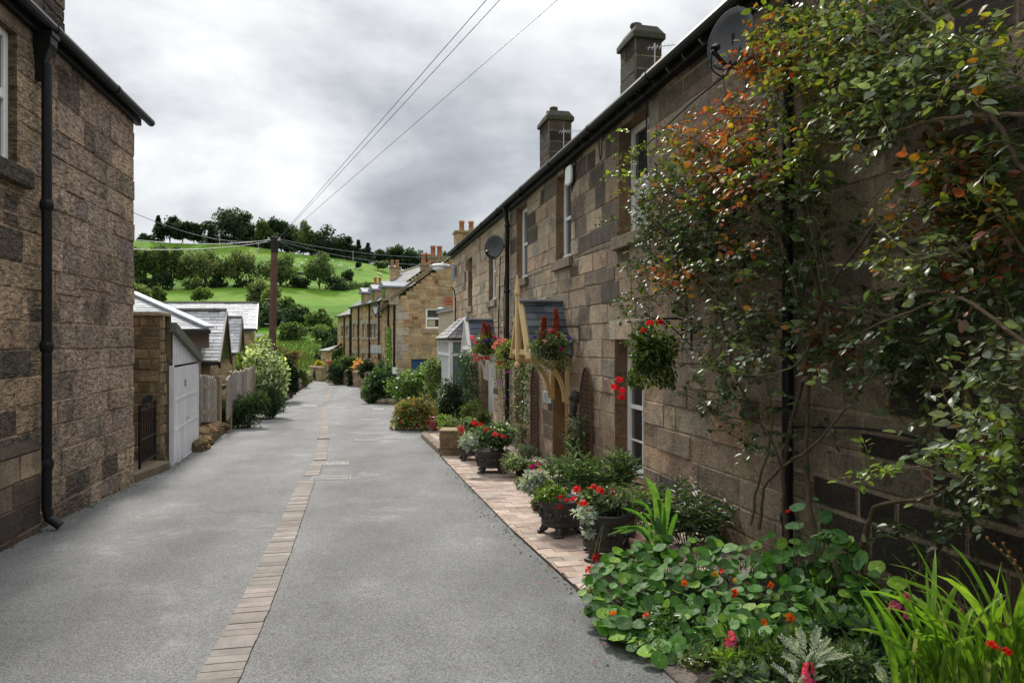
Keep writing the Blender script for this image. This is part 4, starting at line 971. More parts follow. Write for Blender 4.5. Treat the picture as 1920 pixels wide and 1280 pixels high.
# ---------------------------------------------------------------- tan terrace at the bend
TANS = [((.40, .285, .165), 4), ((.35, .245, .14), 3), ((.45, .33, .20), 3), ((.27, .165, .095), 1), ((.33, .26, .18), 2), ((.22, .105, .06), .5)]
pf_tan = lambda u, z, w: pal(1, *TANS)[0]*1.02
def pxz(x, y, p):                                     # height of photo row y at plan point p
    return EYE+(640-y)/F*p[1]
def hit(x, p, d):                                     # distance along p + t*d at which photo column x is met
    u = (x-960)/F; return (u*p[1]-p[0])/(d[0]-u*d[1])
def row(p, d, L, base, ez, rz, depth, opens, name, label, gable=True, win=None, pipes=(), lintc=(.36, .33, .29), gtz=0, surround=True):
    d = A(*d); d /= np.linalg.norm(d); nn = A(-d[1], d[0], 0) if d[0] < 0 and False else A(-d[1], d[0], 0)
    if nn[0] > 0: nn = -nn                            # street side
    inn = -nn; p = A(p[0], p[1], 0)
    t = thing(name, label, 'house', (p[0], p[1], base))
    w = MB()
    stone_wall(w, p, d, nn, 0, L, base-.5, ez, opens, h=(.16, .24), w=(.22, .5), pf=pf_tan, mortar=(.40, .31, .20), proud=(.004, .015))
    for o in opens: reveal(w, p, d, nn, *o, .2, (.30, .22, .14))
    for (o, s) in ((p, -1), (p+d*L, 1)):
        def clip(z):
            if z <= ez: return 0, depth
            k = min(.999, (z-ez)/(rz-ez)); return depth/2*k, depth-depth/2*k
        go = [] if not (gable and s == -1) else GABLE_OPEN
        stone_wall(w, o, inn, d*s, 0, depth, base-.5, rz-.03, go, h=(.11, .2), w=(.2, .55), pf=pf_tan, mortar=(.42, .33, .21), clip=clip)
        for q in go: reveal(w, o, inn, d*s, *q, .12, (.33, .25, .16))
    w.build('wall', M['stone_far'], t)
    r = MB(); ov = nn*.15
    a, b, c, e = p+ov+A(0, 0, ez-.03)-d*.02, p+d*(L+.02)+ov+A(0, 0, ez-.03), p+d*(L+.02)+inn*depth/2+A(0, 0, rz), p-d*.02+inn*depth/2+A(0, 0, rz)
    slates(r, a, b, c, e, .26, .4, (((.13, .13, .13), 3), ((.16, .155, .15), 2), ((.105, .105, .11), 1)))
    bb_ = p+inn*(depth+.15)-d*.02+A(0, 0, ez-.03); r.add([e, c, bb_+d*(L+.04), bb_], [[0, 1, 2, 3]], (.22, .22, .22))
    tube(r, [e+A(0, 0, .03), c+A(0, 0, .03)], .07, 6, (.30, .24, .16)); r.build('roof', M['slate'], t)
    gg = MB(); quadbar(gg, p+nn*.17+A(0, 0, ez-.06), p+d*L+nn*.17+A(0, 0, ez-.06), .10, .10); gg.build('gutter', M['black'], t)
    for pp in pipes:
        m = MB(); q = p+d*pp+nn*.08; tube(m, [q+A(0, 0, base), q+A(0, 0, ez-.05)], .05, 8); m.build('drainpipe', M['black'], t)
    for o in opens:
        m = MB(); c0 = lambda u, z, o_: p+d*u+nn*o_+A(0, 0, z)
        def bx_(mb, ua, ub, za, zb, oa, ob, col=(.5, .5, .5)): hexa(mb, [c0(ua, za, oa), c0(ub, za, oa), c0(ub, za, ob), c0(ua, za, ob), c0(ua, zb, oa), c0(ub, zb, oa), c0(ub, zb, ob), c0(ua, zb, ob)], col)
        for q in ((o[0], o[0]+.07), (o[1]-.07, o[1])): bx_(m, q[0], q[1], o[2], o[3], -.17, -.12)
        for q in ((o[2], o[2]+.07), (o[3]-.07, o[3]), ((o[2]+o[3])/2-.03, (o[2]+o[3])/2+.03)): bx_(m, o[0]+.07, o[1]-.07, q[0], q[1], -.168, -.122)
        wf = m.build('window', M['white'], t); m = MB(); bx_(m, o[0]+.03, o[1]-.03, o[2]+.03, o[3]-.03, -.16, -.15); m.build('pane', M['glass'], wf)
        s_ = MB(); bx_(s_, o[0]-.15, o[1]+.15, o[3]+.001, o[3]+.28, -.05, .02, lintc); s_.build('lintel', M['stone_far'], t); s_ = MB(); bx_(s_, o[0]-.12, o[1]+.12, o[2]-.16, o[2]-.001, -.05, .06, lintc); s_.build('sill', M['stone_far'], t)
    return t, p, d, nn, inn
def stack(t, o, u, v, wu, wv, zb, zt, pots, potc=(.42, .17, .10)):
    c = MB()
    for (q, U, Nn, L) in ((o-u*wu/2-v*wv/2, u, -v, wu), (o-u*wu/2-v*wv/2, v, -u, wv), (o+u*wu/2-v*wv/2, v, u, wv), (o-u*wu/2+v*wv/2, u, v, wu)):
        stone_wall(c, A(q[0], q[1], 0), U, Nn, 0, L, zb, zt, h=(.2, .3), w=(.3, .5), pf=pf_tan, mortar=(.4, .3, .2))
    ch = c.build('chimney', M['stone_far'], t)
    k = MB(); 
    for (e, z0_, z1_) in ((.07, zt, zt+.10),):
        hexa(k, [o+u*a*(wu/2+e)+v*b*(wv/2+e)+A(0, 0, z) for z in (z0_, z1_) for a, b in ((-1, -1), (1, -1), (1, 1), (-1, 1))], (.23, .20, .10))
    k.build('chimney_cap', M['stone_far'], ch)
    for i in range(pots):
        m = MB(); q = o+u*(i-(pots-1)/2)*min(.42, wu*.52); lathe(m, [(.12, 0), (.105, .38), (.13, .39), (.13, .48), (.09, .48)], (q[0], q[1], zt+.1), 12, potc); m.build('chimney_pot', M['attr'], ch, smooth=True)
pA = A(-4.95, 29.2, 0); dA = A(-.2445, 1, 0); dA /= np.linalg.norm(dA)
innA = A(dA[1], -dA[0], 0)
def gpx(x): return hit(x, pA, innA)
GP0 = lambda x, y: (gpx(x), EYE+(640-y)/F*(pA+innA*gpx(x))[1])
ga_, gb_ = GP0(798, 616), GP0(832, 578); ba_, bb2 = GP0(771, 745), GP0(808, 673)
GABLE_OPEN = [(ga_[0], gb_[0], ga_[1], gb_[1]), (ba_[0], bb2[0], g(29)-.2, bb2[1])]
ez = 3.42; oA = []
LA = hit(715, pA, dA)
for x in (722.5, 728): q = hit(x, pA, dA); oA.append((q-.45, q+.45, .9, 2.35))
depth = 6.2
T1, pp, dd, nn, inn = row(pA, dA, LA, g(29)-.05, ez, 5.85, depth, oA, 'tan_stone_house', 'tan stone house with a blue door and sash window in its gable end', pipes=(.12, hit(731, pA, dA)))
for o, zz, kind in ((GABLE_OPEN[0], 0, 'w'), (GABLE_OPEN[1], 0, 'd')):
    c0 = lambda u, z, q: pA+innA*u-dA*q+A(0, 0, z)
    def bx_(mb, ua, ub, za, zb, oa, ob, col=(.5, .5, .5)): hexa(mb, [c0(ua, za, oa), c0(ub, za, oa), c0(ub, za, ob), c0(ua, za, ob), c0(ua, zb, oa), c0(ub, zb, oa), c0(ub, zb, ob), c0(ua, zb, ob)], col)
    m = MB(); a, b, c, e = o
    if kind == 'w':
        for q in ((a, a+.08), (b-.08, b)): bx_(m, q[0], q[1], c, e, -.1, -.03)
        for q in ((c, c+.09), (e-.08, e), ((c+e)/2-.04, (c+e)/2+.04)): bx_(m, a+.08, b-.08, q[0], q[1], -.098, -.032)
        wf = m.build('window', M['white'], T1); m = MB(); bx_(m, a+.03, b-.03, c+.03, e-.03, -.09, -.075); m.build('pane', M['glass'], wf)
        m = MB(); bx_(m, a+.12, a+.42, c+.12, c+.4, -.074, -.07, (.45, .38, .25)); m.build('curtain', M['attr'], wf)
    else:
        for i in range(4): q0 = a+(b-a)*i/4; bx_(m, q0+.01, q0+(b-a)/4-.01, c, e, -.11, -.05)
        bx_(m, a, b, c, e, -.12, -.09); M['blue'] = mat_plain('blue_paint', (.012, .06, .17), rough=.45); m.build('door', M['blue'], T1)
    m = MB(); bx_(m, a-.55, b+.3, e+.001, e+.34, -.05, .012, (.42, .33, .21)); m.build('lintel', M['stone_far'], T1)
    if kind == 'w': m = MB(); bx_(m, a-.15, b+.2, c-.2, c-.001, -.05, .05, (.32, .25, .17)); m.build('sill', M['stone_far'], T1)
qn = MB()                                              # quoins of the near corner
for i in range(16):
    z = g(29)-.2+i*.34; L1 = .55 if i % 2 else .32
    if z > 3.2: break
    bx_(qn, -.012, L1, z+.008, z+.33, -.05, .022, pal(1, ((.40, .36, .31), 2), ((.36, .29, .2), 1))[0])
qn.build('quoins', M['stone_far'], T1, bevel=.01)
cp = MB()                                              # raised stone copings along the gable
for u0, u1 in ((-.25, depth/2), (depth+.25, depth/2)):
    quadbar(cp, c0(u0, ez+.02, -.05), c0(u1, 5.85+.14, -.05), .34, .12, (.20, .17, .12))
bx_(cp, -.28, .12, ez-.25, ez+.16, -.2, .05, (.36, .31, .25)); cp.build('coping', M['stone_far'], T1, bevel=.01)
ctr = lambda x, Z, zz: P(x, 640, Z)
def uv(): return innA, dA
stack(T1, A(*(pA+innA*(depth/2)+dA*.35)[:2], 0), innA, dA, 1.0, .62, 5.3, 6.35, 2)
# the taller row behind the bend, with dormers
pB = pA+dA*(LA+.02); pB = pB+A(-.02, 0, 0); dB = A(-.47, 1, 0); dB /= np.linalg.norm(dB); LB = hit(659, pB, dB)
oB = []
for x in (704, 697, 690.5, 682, 671.5, 664.5):
    q = hit(x, pB, dB); Zq = (pB+dB*q)[1]; oB.append((q-.42, q+.42, EYE+(640-632)/F*Zq, EYE+(640-607)/F*Zq))
for x in (692, 681.5, 663):
    q = hit(x, pB, dB); Zq = (pB+dB*q)[1]; oB.append((q-.45, q+.45, EYE+(640-684)/F*Zq, EYE+(640-662)/F*Zq))
ezB = 4.05; GABLE_OPEN = []
T2, pb_, db_, nb_, ib_ = row(pB, dB, LB, g(45), ezB, 6.55, 6.6, oB, 'tan_stone_terrace', 'long tan stone terrace with three lead-topped dormers in its roof', gable=False, pipes=[hit(x, pB, dB) for x in (712.5, 697.5-3, 674, 660)])
for xl, xr in ((711, 733), (691, 711), (672, 690)):
    t_ = hit((xl+xl+14)/2, pB, dB); o = pB+dB*t_; m = MB(); hw = .55
    c1 = lambda u, z, q: o+dB*u-nb_*q+A(0, 0, z)
    hexa(m, [c1(-hw, ezB, 0.05), c1(hw, ezB, .05), c1(hw, ezB, 2.4), c1(-hw, ezB, 2.4), c1(-hw, ezB+.75, .05), c1(hw, ezB+.75, .05), c1(hw, ezB+.75, 2.4), c1(-hw, ezB+.75, 2.4)], (.40, .30, .2))
    dm = m.build('dormer', M['stone_far'], T2)
    m = MB(); hexa(m, [c1(-hw-.12, ezB+.75, -.15), c1(hw+.12, ezB+.75, -.15), c1(hw+.12, ezB+.75, 2.6), c1(-hw-.12, ezB+.75, 2.6), c1(-hw-.1, ezB+.85, -.13), c1(0, ezB+1.15, -.13), c1(0, ezB+1.15, 2.6), c1(-hw-.1, ezB+.85, 2.6)], (.17, .19, .22))
    hexa(m, [c1(-hw-.1, ezB+.84, -.13), c1(hw+.12, ezB+.75, -.13), c1(hw+.12, ezB+.75, 2.6), c1(-hw-.1, ezB+.84, 2.6), c1(-.05, ezB+1.15, -.13), c1(.05, ezB+1.15, -.13), c1(.05, ezB+1.15, 2.6), c1(-.05, ezB+1.15, 2.6)], (.17, .19, .22))
    m.build('dormer_roof', M['attr'], dm)
    m = MB(); hexa(m, [c1(-.35, ezB+.1, .03), c1(.35, ezB+.1, .03), c1(.35, ezB+.1, .045), c1(-.35, ezB+.1, .045), c1(-.35, ezB+.68, .03), c1(.35, ezB+.68, .03), c1(.35, ezB+.68, .045), c1(-.35, ezB+.68, .045)]); m.build('pane', M['glass'], dm)
for x, y0, y1, Zs, np_ in ((818, 461, 500, 31.5, 2), (800, 476, 505, 33.2, 2), (740, 488, 516, 48, 2), (708, 520, 535, 53, 2)):
    a = P(x, y1, Zs); potz = .48
    stack(T1 if Zs < 33 else T2, A(a[0], a[1], 0), innA, dA, .58 if Zs < 35 else .66, .5, 5.0 if Zs < 35 else 5.4, EYE+(640-y0)/F*Zs-.58, np_)
pC = pB+dB*(LB+.02); dC = A(-.50, 1, 0); dC /= np.linalg.norm(dC); LC = hit(633, pC, dC); oC = []
for x in (651.5, 642.5):
    q = hit(x, pC, dC); Zq = (pC+dC*q)[1]; oC.append((q-.42, q+.42, EYE+(640-630)/F*Zq, EYE+(640-611)/F*Zq))
T3, *_r = row(pC, dC, LC, g(56), 3.55, 5.3, 6.2, oC, 'tan_stone_house', 'last tan stone house of the far terrace, with a lower roof', gable=False, pipes=[.15, hit(647, pC, dC)])
# lean-to with ivy at the end
lt = thing('stone_lean_to', 'small stone lean-to clad in ivy at the far end of the terrace', 'outbuilding', P(618, 700, 54))
q0 = P(625, 650, 52); zl = EYE+(640-657)/F*52; zh = EYE+(640-638)/F*56
w = MB(); a = A(P(602, 0, 54)[0], 54, 0); b = A(P(622, 0, 51.5)[0], 51.5, 0); c = pC+dC*4.5; c = A(P(648, 0, 51)[0], 51.5, 0)
u1 = (b-a)/np.linalg.norm(b-a); stone_wall(w, a, u1, A(-abs(u1[1]), -abs(u1[0]), 0), 0, np.linalg.norm(b-a), g(53)-.4, zl, h=(.16, .24), w=(.22, .5), pf=pf_tan, mortar=(.4, .31, .2))
u2 = (c-b); D2_ = np.linalg.norm(u2); u2 /= D2_; stone_wall(w, b, u2, A(u2[1], -u2[0], 0), 0, D2_, g(53)-.4, zh, h=(.16, .24), w=(.22, .5), pf=pf_tan, mortar=(.4, .31, .2), clip=lambda z: (0 if z < zl else (z-zl)/(zh-zl)*D2_, D2_))
w.build('wall', M['stone_far'], lt)
r = MB(); slates(r, a+A(-.15, -.1, zl), b+A(-.15, -.2, zl), c+A(0, -.15, zh), c+A(-.2, 4, zh), .26, .4, (((.25, .25, .26), 1), ((.2, .2, .21), 1))); r.build('roof', M['slate'], lt)
iv = MB(); n = 1500; t = .05+.92*rng.random(n)**.8*.95; zz = g(52)+rng.random(n)*(zl-.25-g(52)+(zh-zl)*t)
pos = b+u2*(t*D2_)[:, None]+A(0, -.05, 0)-A(0, .12, 0)*rng.random((n, 1)); pos[:, 2] = zz
scatter(iv, LEAF, pos, rdir(n)*.6+A(0, -.2, -.6), A(0, -1, .4)+rdir(n)*.5, .2, pal(n, ((.05, .13, .015), 3), ((.03, .08, .012), 2), ((.09, .17, .02), 1)))
tag(iv.build('ivy', M['leaf'], origin=b), 'ivy spread over the side of the far lean-to', 'ivy')
# wall sign, lantern and small fittings
sb = thing('sign_board', 'blank pale board on timber struts beside the tan terrace', 'sign', P(703, 705, 38.5))
f = MB(); a0, a1 = P(695.5, 662, 38.5), P(715.5, 647, 38.5)
box(f, (a0[0], 38.4, a0[2]), (a1[0], 38.5, a1[2]), (.50, .52, .54)); f.build('panel', M['attr'], sb, bevel=.01)
f = MB(); xm = (a0[0]+a1[0])/2+.06
box(f, (xm-.012, 38.385, a0[2]), (xm+.012, 38.399, a1[2]), (.75, .75, .74)); box(f, (a0[0]-.02, 38.38, a0[2]-.04), (a1[0]+.02, 38.5, a0[2]-.002), (.1, .1, .1)); f.build('frame', M['attr'], sb)
f = MB(); quadbar(f, P(701, 667, 38.45), P(717, 684, 38.9), .07, .07, (.45, .38, .28)); quadbar(f, P(714, 664, 38.45), P(714, 700, 38.45), .07, .07, (.1, .09, .08), up=(1, 0, 0)); quadbar(f, P(719, 664, 38.6), P(719, 700, 38.6), .06, .06, (.1, .09, .08), up=(1, 0, 0)); f.build('struts', M['wood'], sb)
ln = thing('wall_lantern', 'old black street lantern on an iron arm from the tan house wall', 'lamp', P(715, 594, 36))
f = MB(); c = P(704.5, 594, 36); tube(f, [P(716, 594, 36.6), P(708, 594, 36.1), c], .025, 6); tube(f, [c, c+A(0, 0, .14)], .04, 8)
hz = lambda w, z: [c+A(-w, -w, z), c+A(w, -w, z), c+A(w, w, z), c+A(-w, w, z)]
hexa(f, hz(.07, .1)+hz(.08, .15)); hexa(f, hz(.19, .54)+hz(.05, .70)); hexa(f, hz(.04, .7)+hz(.015, .82))
for sx in (-1, 1):
    for sy in (-1, 1): quadbar(f, c+A(sx*.075, sy*.075, .14), c+A(sx*.155, sy*.155, .55), .02, .02, up=(1, 0, 0))
f.build('frame', M['black'], ln); f = MB(); hexa(f, hz(.06, .15)+hz(.145, .54)); f.build('glass', M['lamp'], ln)
# street lamp on the end of the terrace
sl = thing('street_lamp', 'grey electric street lamp reaching out from the end of the stone terrace', 'lamp', RO(849, 510, .05))
f = MB(); b0 = RO(849.5, 512, .12); box(f, b0-A(.06, .06, .26), b0+A(.06, .06, .26)); f.build('control_box', M['metal'], sl, bevel=.01)
f = MB(); h1 = P(826, 500, 21.6); tube(f, [b0+A(0, 0, .2), b0+A(-.1, 0, .22), P(838, 497, 21.6)], .03, 8); f.build('arm', M['metal'], sl)
f = MB(); blob(f, h1+A(0, 0, .03), (.32, .13, .075), (.62, .63, .62), 16, 8); blob(f, P(830, 494, 21.6), (.05, .05, .05), (.6, .6, .6)); f.build('lamp_head', M['attr'], sl, smooth=True)
f = MB(); blob(f, h1+A(-.04, 0, -.05), (.22, .1, .09), (.7, .7, .68), 14, 7); f.build('lamp_bowl', M['lamp'], sl, smooth=True)
# cream rendered extension between the two rows
ex = thing('rendered_extension', 'cream rendered extension with a sloped top, behind the white bay window', 'extension', P(837, 690, 25))
m = MB(); a, b = P(822, 600, 25), P(853, 600, 25); zl_, zr_ = P(0, 588, 25)[2], P(0, 576, 25)[2]
hexa(m, [(a[0], 25, -1.4), (b[0]+.4, 25, -1.4), (b[0]+.4, 27.5, -1.4), (a[0], 27.5, -1.4), (a[0], 25, zl_), (b[0]+.4, 25, zr_), (b[0]+.4, 27.5, zr_), (a[0], 27.5, zl_)]); m.build('wall', M['plain'], ex)
m = MB(); quadbar(m, (a[0]-.05, 24.98, zl_+.03), (b[0]+.4, 24.98, zr_+.03), .16, .06, (.40, .38, .34)); m.build('coping', M['attr'], ex)
m = MB(); c = P(842, 572, 25.6); lathe(m, [(.22, 0), (.2, .1), (.2, .12), (.22, .14), (.2, .3), (.1, .3)], c, 14, (.30, .10, .05)); c2 = P(828, 583, 25.2); blob(m, c2, (.22, .15, .14), (.14, .15, .17), rough=.3); m.build('chimney_pot', M['attr'], ex)
# ---------------------------------------------------------------- hillside trees
DK = (((.028, .055, .024), 4), ((.042, .075, .028), 3), ((.018, .036, .02), 3))
MD = (((.085, .128, .042), 4), ((.115, .165, .05), 3), ((.05, .08, .03), 3))
LT = (((.11, .165, .045), 4), ((.15, .20, .055), 3), ((.065, .105, .03), 2))
OL = (((.095, .12, .045), 3), ((.125, .15, .06), 2), ((.05, .075, .03), 2))
FATLEAF = (LEAF[0]*A(1.7, 1, 1), LEAF[1])
def ground_at(X, Y): return float(G(X, Y))
def tree(label, x, yt, wpx, Z, palette, kind='broad', n=2200, group=None, name='tree', trunk=.28, yb=None, leaf=.5, fork=3, clumps=16):
    X = (x-960)/F*Z; gz = ground_at(X, Z)-.1 if yb is None else P(x, yb, Z)[2]
    top = P(x, yt, Z)[2]; H = top-gz; w = wpx/F*Z
    t = thing(name, label, 'tree', (X, Z, gz), 0, group)
    tr = MB(); bz = gz
    if kind == 'conifer':
        tube(tr, [(X, Z, bz), (X, Z, top-.3)], [w*.035+.08, .03], 7, (.05, .04, .03)); tr.build('trunk', M['bark'], t)
        c = MB(); m = n; h = rng.random(m)**1.25; rad = w/2*(1-h)**.8*(.25+.75*rng.random(m)); a = rng.random(m)*6.283
        lay = .75+.25*np.sin(h*38+a); p = np.stack([X+rad*lay*np.cos(a), Z+rad*lay*np.sin(a), bz+H*(.18+.82*h)-rad*.25], 1)
        d = np.stack([np.cos(a), np.sin(a), np.full(m, -.25)], 1)+rdir(m)*.5
        scatter(c, FATLEAF, p, d, rdir(m)*.5+A(0, 0, 1), leaf*1.7*(.6+.7*rng.random(m)), pal(m, *palette)); c.build('crown', M['tree'], t); return t
    cz = bz+H*(trunk+(1-trunk)/2); hr = H*(1-trunk)/2*1.02
    tube(tr, spline([(X, Z, bz-.3), (X+w*.02, Z, bz+H*trunk*.8), (X-w*.02, Z, cz)], 8), np.linspace(max(.12, H*.028), .06, 8), 8, (.055, .045, .035))
    for k in range(fork*2):
        a = k*2.4+random.random(); rr = w*.36
        tube(tr, spline([(X, Z, bz+H*trunk*(.7+.3*random.random())), (X+rr*.4*math.cos(a), Z+rr*.4*math.sin(a), cz-hr*.3), (X+rr*math.cos(a), Z+rr*math.sin(a), cz+hr*random.uniform(-.2, .5))], 7), np.linspace(max(.06, H*.012), .03, 7), 6, (.055, .045, .035))
    tr.build('trunk', M['bark'], t)
    c = MB(); crown(c, (X, Z, cz), (w/2, w/2*.85, hr), int(n*1.6), leaf*1.7, palette, tmpl=FATLEAF, clumps=clumps, low=-.75)
    c.build('crown', M['tree'], t); return t
RG = 'trees along the crest of the hill'; MG = 'trees in the hedge line below the pasture'
for a in (('dark pine at the left end of the crest clump', 297, 404, 30, 338, DK, 'conifer', 1400), ('dense dark round tree second in the left crest clump', 318, 404, 44, 340, DK), ('dark tree with gaps in its crown, third in the left crest clump', 342, 411, 46, 337, DK), ('rightmost tree of the left crest clump, before the gap of sky', 363, 416, 38, 338, DK),
          ('narrow dark conifer at the left foot of the great round tree', 396, 424, 28, 336, DK, 'conifer', 1200), ('great broad domed tree, largest on the hill crest', 437, 397, 96, 340, DK, 'broad', 4200), ('grey green bushy tree right of the great domed tree', 496, 418, 46, 338, MD), ('tall tree behind the top of the utility pole', 527, 409, 56, 340, DK),
          ('pale green rounded tree right of the utility pole top', 568, 420, 44, 336, MD), ('wide spreading crest tree above the sheep field', 616, 430, 62, 338, DK), ('small round crest tree on the falling ridge', 648, 445, 34, 338, DK)):
    tree(*a[:6], kind=a[6] if len(a) > 6 else 'broad', n=a[7] if len(a) > 7 else 2300, group=RG, trunk=.2 if 'left crest' in a[0] else .05)
for a in (('taller of the two small spiky conifers on the falling ridge', 672, 449, 24), ('smaller spiky conifer lower down the falling ridge', 690, 455, 22)): tree(a[0], a[1], a[2], a[3], 338, DK, 'conifer', 900, group=RG)
for i, (x, yt, w, Z) in enumerate(((600, 452, 40, 345), (632, 458, 36, 344), (584, 446, 34, 346), (660, 462, 34, 344), (540, 438, 40, 347), (510, 440, 36, 346), (470, 430, 44, 348), (708, 470, 30, 338), (726, 466, 44, 336), (750, 464, 46, 335), (774, 466, 44, 334), (798, 468, 40, 333), (822, 474, 44, 332), (850, 478, 50, 330), (270, 440, 26, 345), (683, 466, 26, 344))):
    tree('dark tree in the thick of the wood along the hill crest', x, yt, w, Z, DK, n=1300, group='wood along the crest', trunk=.05, clumps=10)
for a in (('tree half hidden by the corner of the left house', 256, 462, 40), ('thin tree with an ivy-dark trunk beside the left house', 289, 452, 42), ('loose tree with a dark trunk, second from the left house', 322, 462, 54), ('wide hazy tree in the middle of the hedge line', 384, 470, 84), ('broad open tree left of the utility pole', 446, 472, 78), ('tree whose crown the utility pole crosses', 526, 480, 74), ('tall full tree right of the utility pole, alone in the pasture', 598, 481, 62)):
    tree(a[0], a[1], a[2], a[3]*1.03, 236+random.uniform(-4, 4), MD if a[1] not in (384, 446) else OL, n=2500, group=MG, trunk=.07, clumps=15, leaf=.38, fork=4)
# ivy-dark lower trunks and scrub between the trees
def bush(label, x, yt, yb, wpx, Z, palette, n=900, leaf=.3, group=None, name='bush', matn='tree', tmpl=LEAF, deep=.8, clumps=12, onground=True, cat='bush'):
    X = (x-960)/F*Z; zt, zb = P(x, yt, Z)[2], P(x, yb, Z)[2]; w = wpx/F*Z
    t = thing(name, label, cat, (X, Z, zb), 0, group); s = MB()
    for k in range(6):
        a = k*1.05; tube(s, spline([(X+.06*w*math.cos(a), Z+.06*w*math.sin(a), zb-.1), (X+w*.2*math.cos(a), Z+w*.2*math.sin(a), zb+(zt-zb)*.4), (X+w*.32*math.cos(a), Z+w*.3*math.sin(a), zb+(zt-zb)*.75)], 6), w*.012+.004, 5, (.06, .045, .03))
    s.build('stems', M['bark'], t)
    c = MB(); crown(c, (X, Z, (zt+zb)/2), (w/2, w/2*deep, (zt-zb)/2*1.04), n, leaf*(1.9 if Z > 90 else 1), palette, tmpl=FATLEAF if Z > 90 else tmpl, clumps=clumps, low=-.95); c.build('foliage', M[matn], t); return t
BG = 'bushes on the lower hillside'
for a in (('round pale bush alone on the lower field, above the barn roof', 381, 540, 564, 38, 195, LT), ('olive bush beside the left house, above the roofs', 264, 530, 562, 46, 190, OL), ('small grey bush right of the olive bush, above the roofs', 298, 540, 562, 24, 188, MD),
          ('dark hedge bush between the first two hedge-line trees', 305, 515, 548, 44, 232, DK), ('dark hedge bush under the wide hazy tree', 362, 518, 552, 56, 230, MD), ('dark hedge bush under the broad open tree', 415, 522, 550, 44, 232, DK), ('shadowed bush at the foot of the broad open tree', 458, 524, 552, 34, 230, DK),
          ('large olive bush left of the utility pole at the field edge', 484, 530, 572, 54, 180, OL), ('pale bush crossed by the utility pole, lower hillside', 506, 540, 585, 44, 168, LT), ('bush right of the utility pole on the slope of the lower field', 540, 560, 592, 46, 160, MD),
          ('dark mass of scrub left of the lower field', 505, 570, 620, 70, 148, DK), ('dark scrub below the green lower field', 560, 576, 622, 60, 145, DK), ('scrub at the end of the lower field by the terrace', 604, 586, 625, 58, 142, MD), ('small round tree standing alone on the pasture', 652, 505, 530, 20, 262, DK),
          ('dark bush at the right end of the hedge line', 640, 520, 552, 60, 234, DK), ('bushy end of the hedge line near the terrace roofs', 682, 526, 554, 52, 236, MD), ('lone dark shrub high on the pasture', 673, 493, 500, 9, 300, DK), ('rough bush near the crest by the terrace chimneys', 715, 488, 502, 28, 305, MD),
          ('dark bush below the first hedge-line tree', 275, 520, 552, 40, 231, DK), ('dark bush left of the lone full tree', 563, 518, 550, 46, 235, DK)):
    bush(*a[:7], n=1300, group=BG, leaf=.34)
for a in (('dark hedge running across below the scrub', 545, 606, 646, 60, 132, MD), ('hedge piece nearest the far terrace', 612, 606, 640, 70, 130, MD), ('overgrown bush on the mound beside the far lean-to', 630, 630, 690, 44, 112, DK), ('low bramble bush on the grassy mound', 612, 655, 692, 36, 108, OL), ('dark bush beyond the lean-to roof', 640, 610, 660, 40, 118, DK), ('bramble bank left of the road bend', 508, 636, 690, 44, 102, MD)):
    bush(*a, n=1700, leaf=.24, group='bushes at the foot of the hill')
# a dark field wall on the pasture
mb = MB(); pts = [(x, y) for x, y in ((548, 512), (575, 514), (600, 515))]
for (xa, ya), (xb, yb) in zip(pts[:-1], pts[1:]):
    a, b = P(xa, ya, 262), P(xb, yb, 262); quadbar(mb, a, b, .6, 1.1, (.06, .055, .045))
tag(mb.build('field_wall', M['stone_far'], origin=P(575, 514, 262)), 'dark drystone wall crossing the upper pasture', 'wall')
for x, y in ((405, 456), (430, 457), (462, 459), (488, 462), (512, 464), (536, 466), (562, 470), (588, 474), (612, 479), (638, 484), (664, 489), (688, 493)):
    bush('dark undergrowth beneath the trees along the hill crest', x, y-16, y+5, 46, 337, DK, n=700, group='undergrowth along the crest', leaf=.4)
# rough grass on the mound by the bend
n = 9000; Y = 97+32*rng.random(n); X = Y*(-.40+.20*rng.random(n)); pos = np.stack([X, Y, G(X, Y)-.05], 1); m = MB()
scatter(m, LONGLEAF, pos, rdir(n)*.45+A(0, 0, 1), rdir(n)*A(1, 1, .2)+A(0, -.6, 0), .55*(.5+rng.random(n)), pal(n, ((.085, .125, .035), 4), ((.06, .10, .03), 3), ((.14, .16, .06), 1)))
o = m.build('rough_grass', M['tree']); o['kind'] = 'stuff'; o['label'] = 'rough tussocky grass on the mound beyond the road bend'
# sheep
sp = thing('sheep', 'white sheep grazing on the hillside pasture', 'sheep', (0, 0, 0), 0, 'sheep grazing on the hillside')
b = MB(); blob(b, (0, 0, .72), (.62, .34, .36), (.72, .68, .58), 12, 8, .08); blob(b, (.66, 0, .62), (.17, .11, .14), (.55, .5, .42), 8, 6)
for sx in (-.38, .36):
    for sy in (-.16, .16): tube(b, [(sx, sy, .5), (sx, sy, 0)], .06, 6, (.25, .22, .2))
b.build('body', M['attr'], sp, smooth=True)
for i, (x, y) in enumerate(((341, 457), (398, 461), (470, 473), (484, 470), (340, 470), (346, 483), (552, 500), (562, 502), (566, 497), (574, 490), (612, 493), (618, 498), (624, 492), (636, 502), (641, 501), (655, 504), (660, 506), (664, 504), (671, 507), (640, 497), (710, 515), (714, 517), (600, 487), (586, 499))):
    lo, hi = 235.0, 344.0
    for _ in range(40):
        m_ = (lo+hi)/2; X = (x-960)/F*m_
        if G(X, m_) < EYE+(640-y)/F*m_: lo = m_
        else: hi = m_
    # the pasture rises away, so the first hit from the front is the one seen
    X = (x-960)/F*lo; q = (X, lo, ground_at(X, lo)-.05); rot = random.random()*6.28
    if i == 0: sp.location = q; sp.rotation_euler = (0, 0, rot); INV[sp.name] = np.linalg.inv(mat4(q, rot))
    else: dup(sp, q, rot, random.uniform(.85, 1.15))
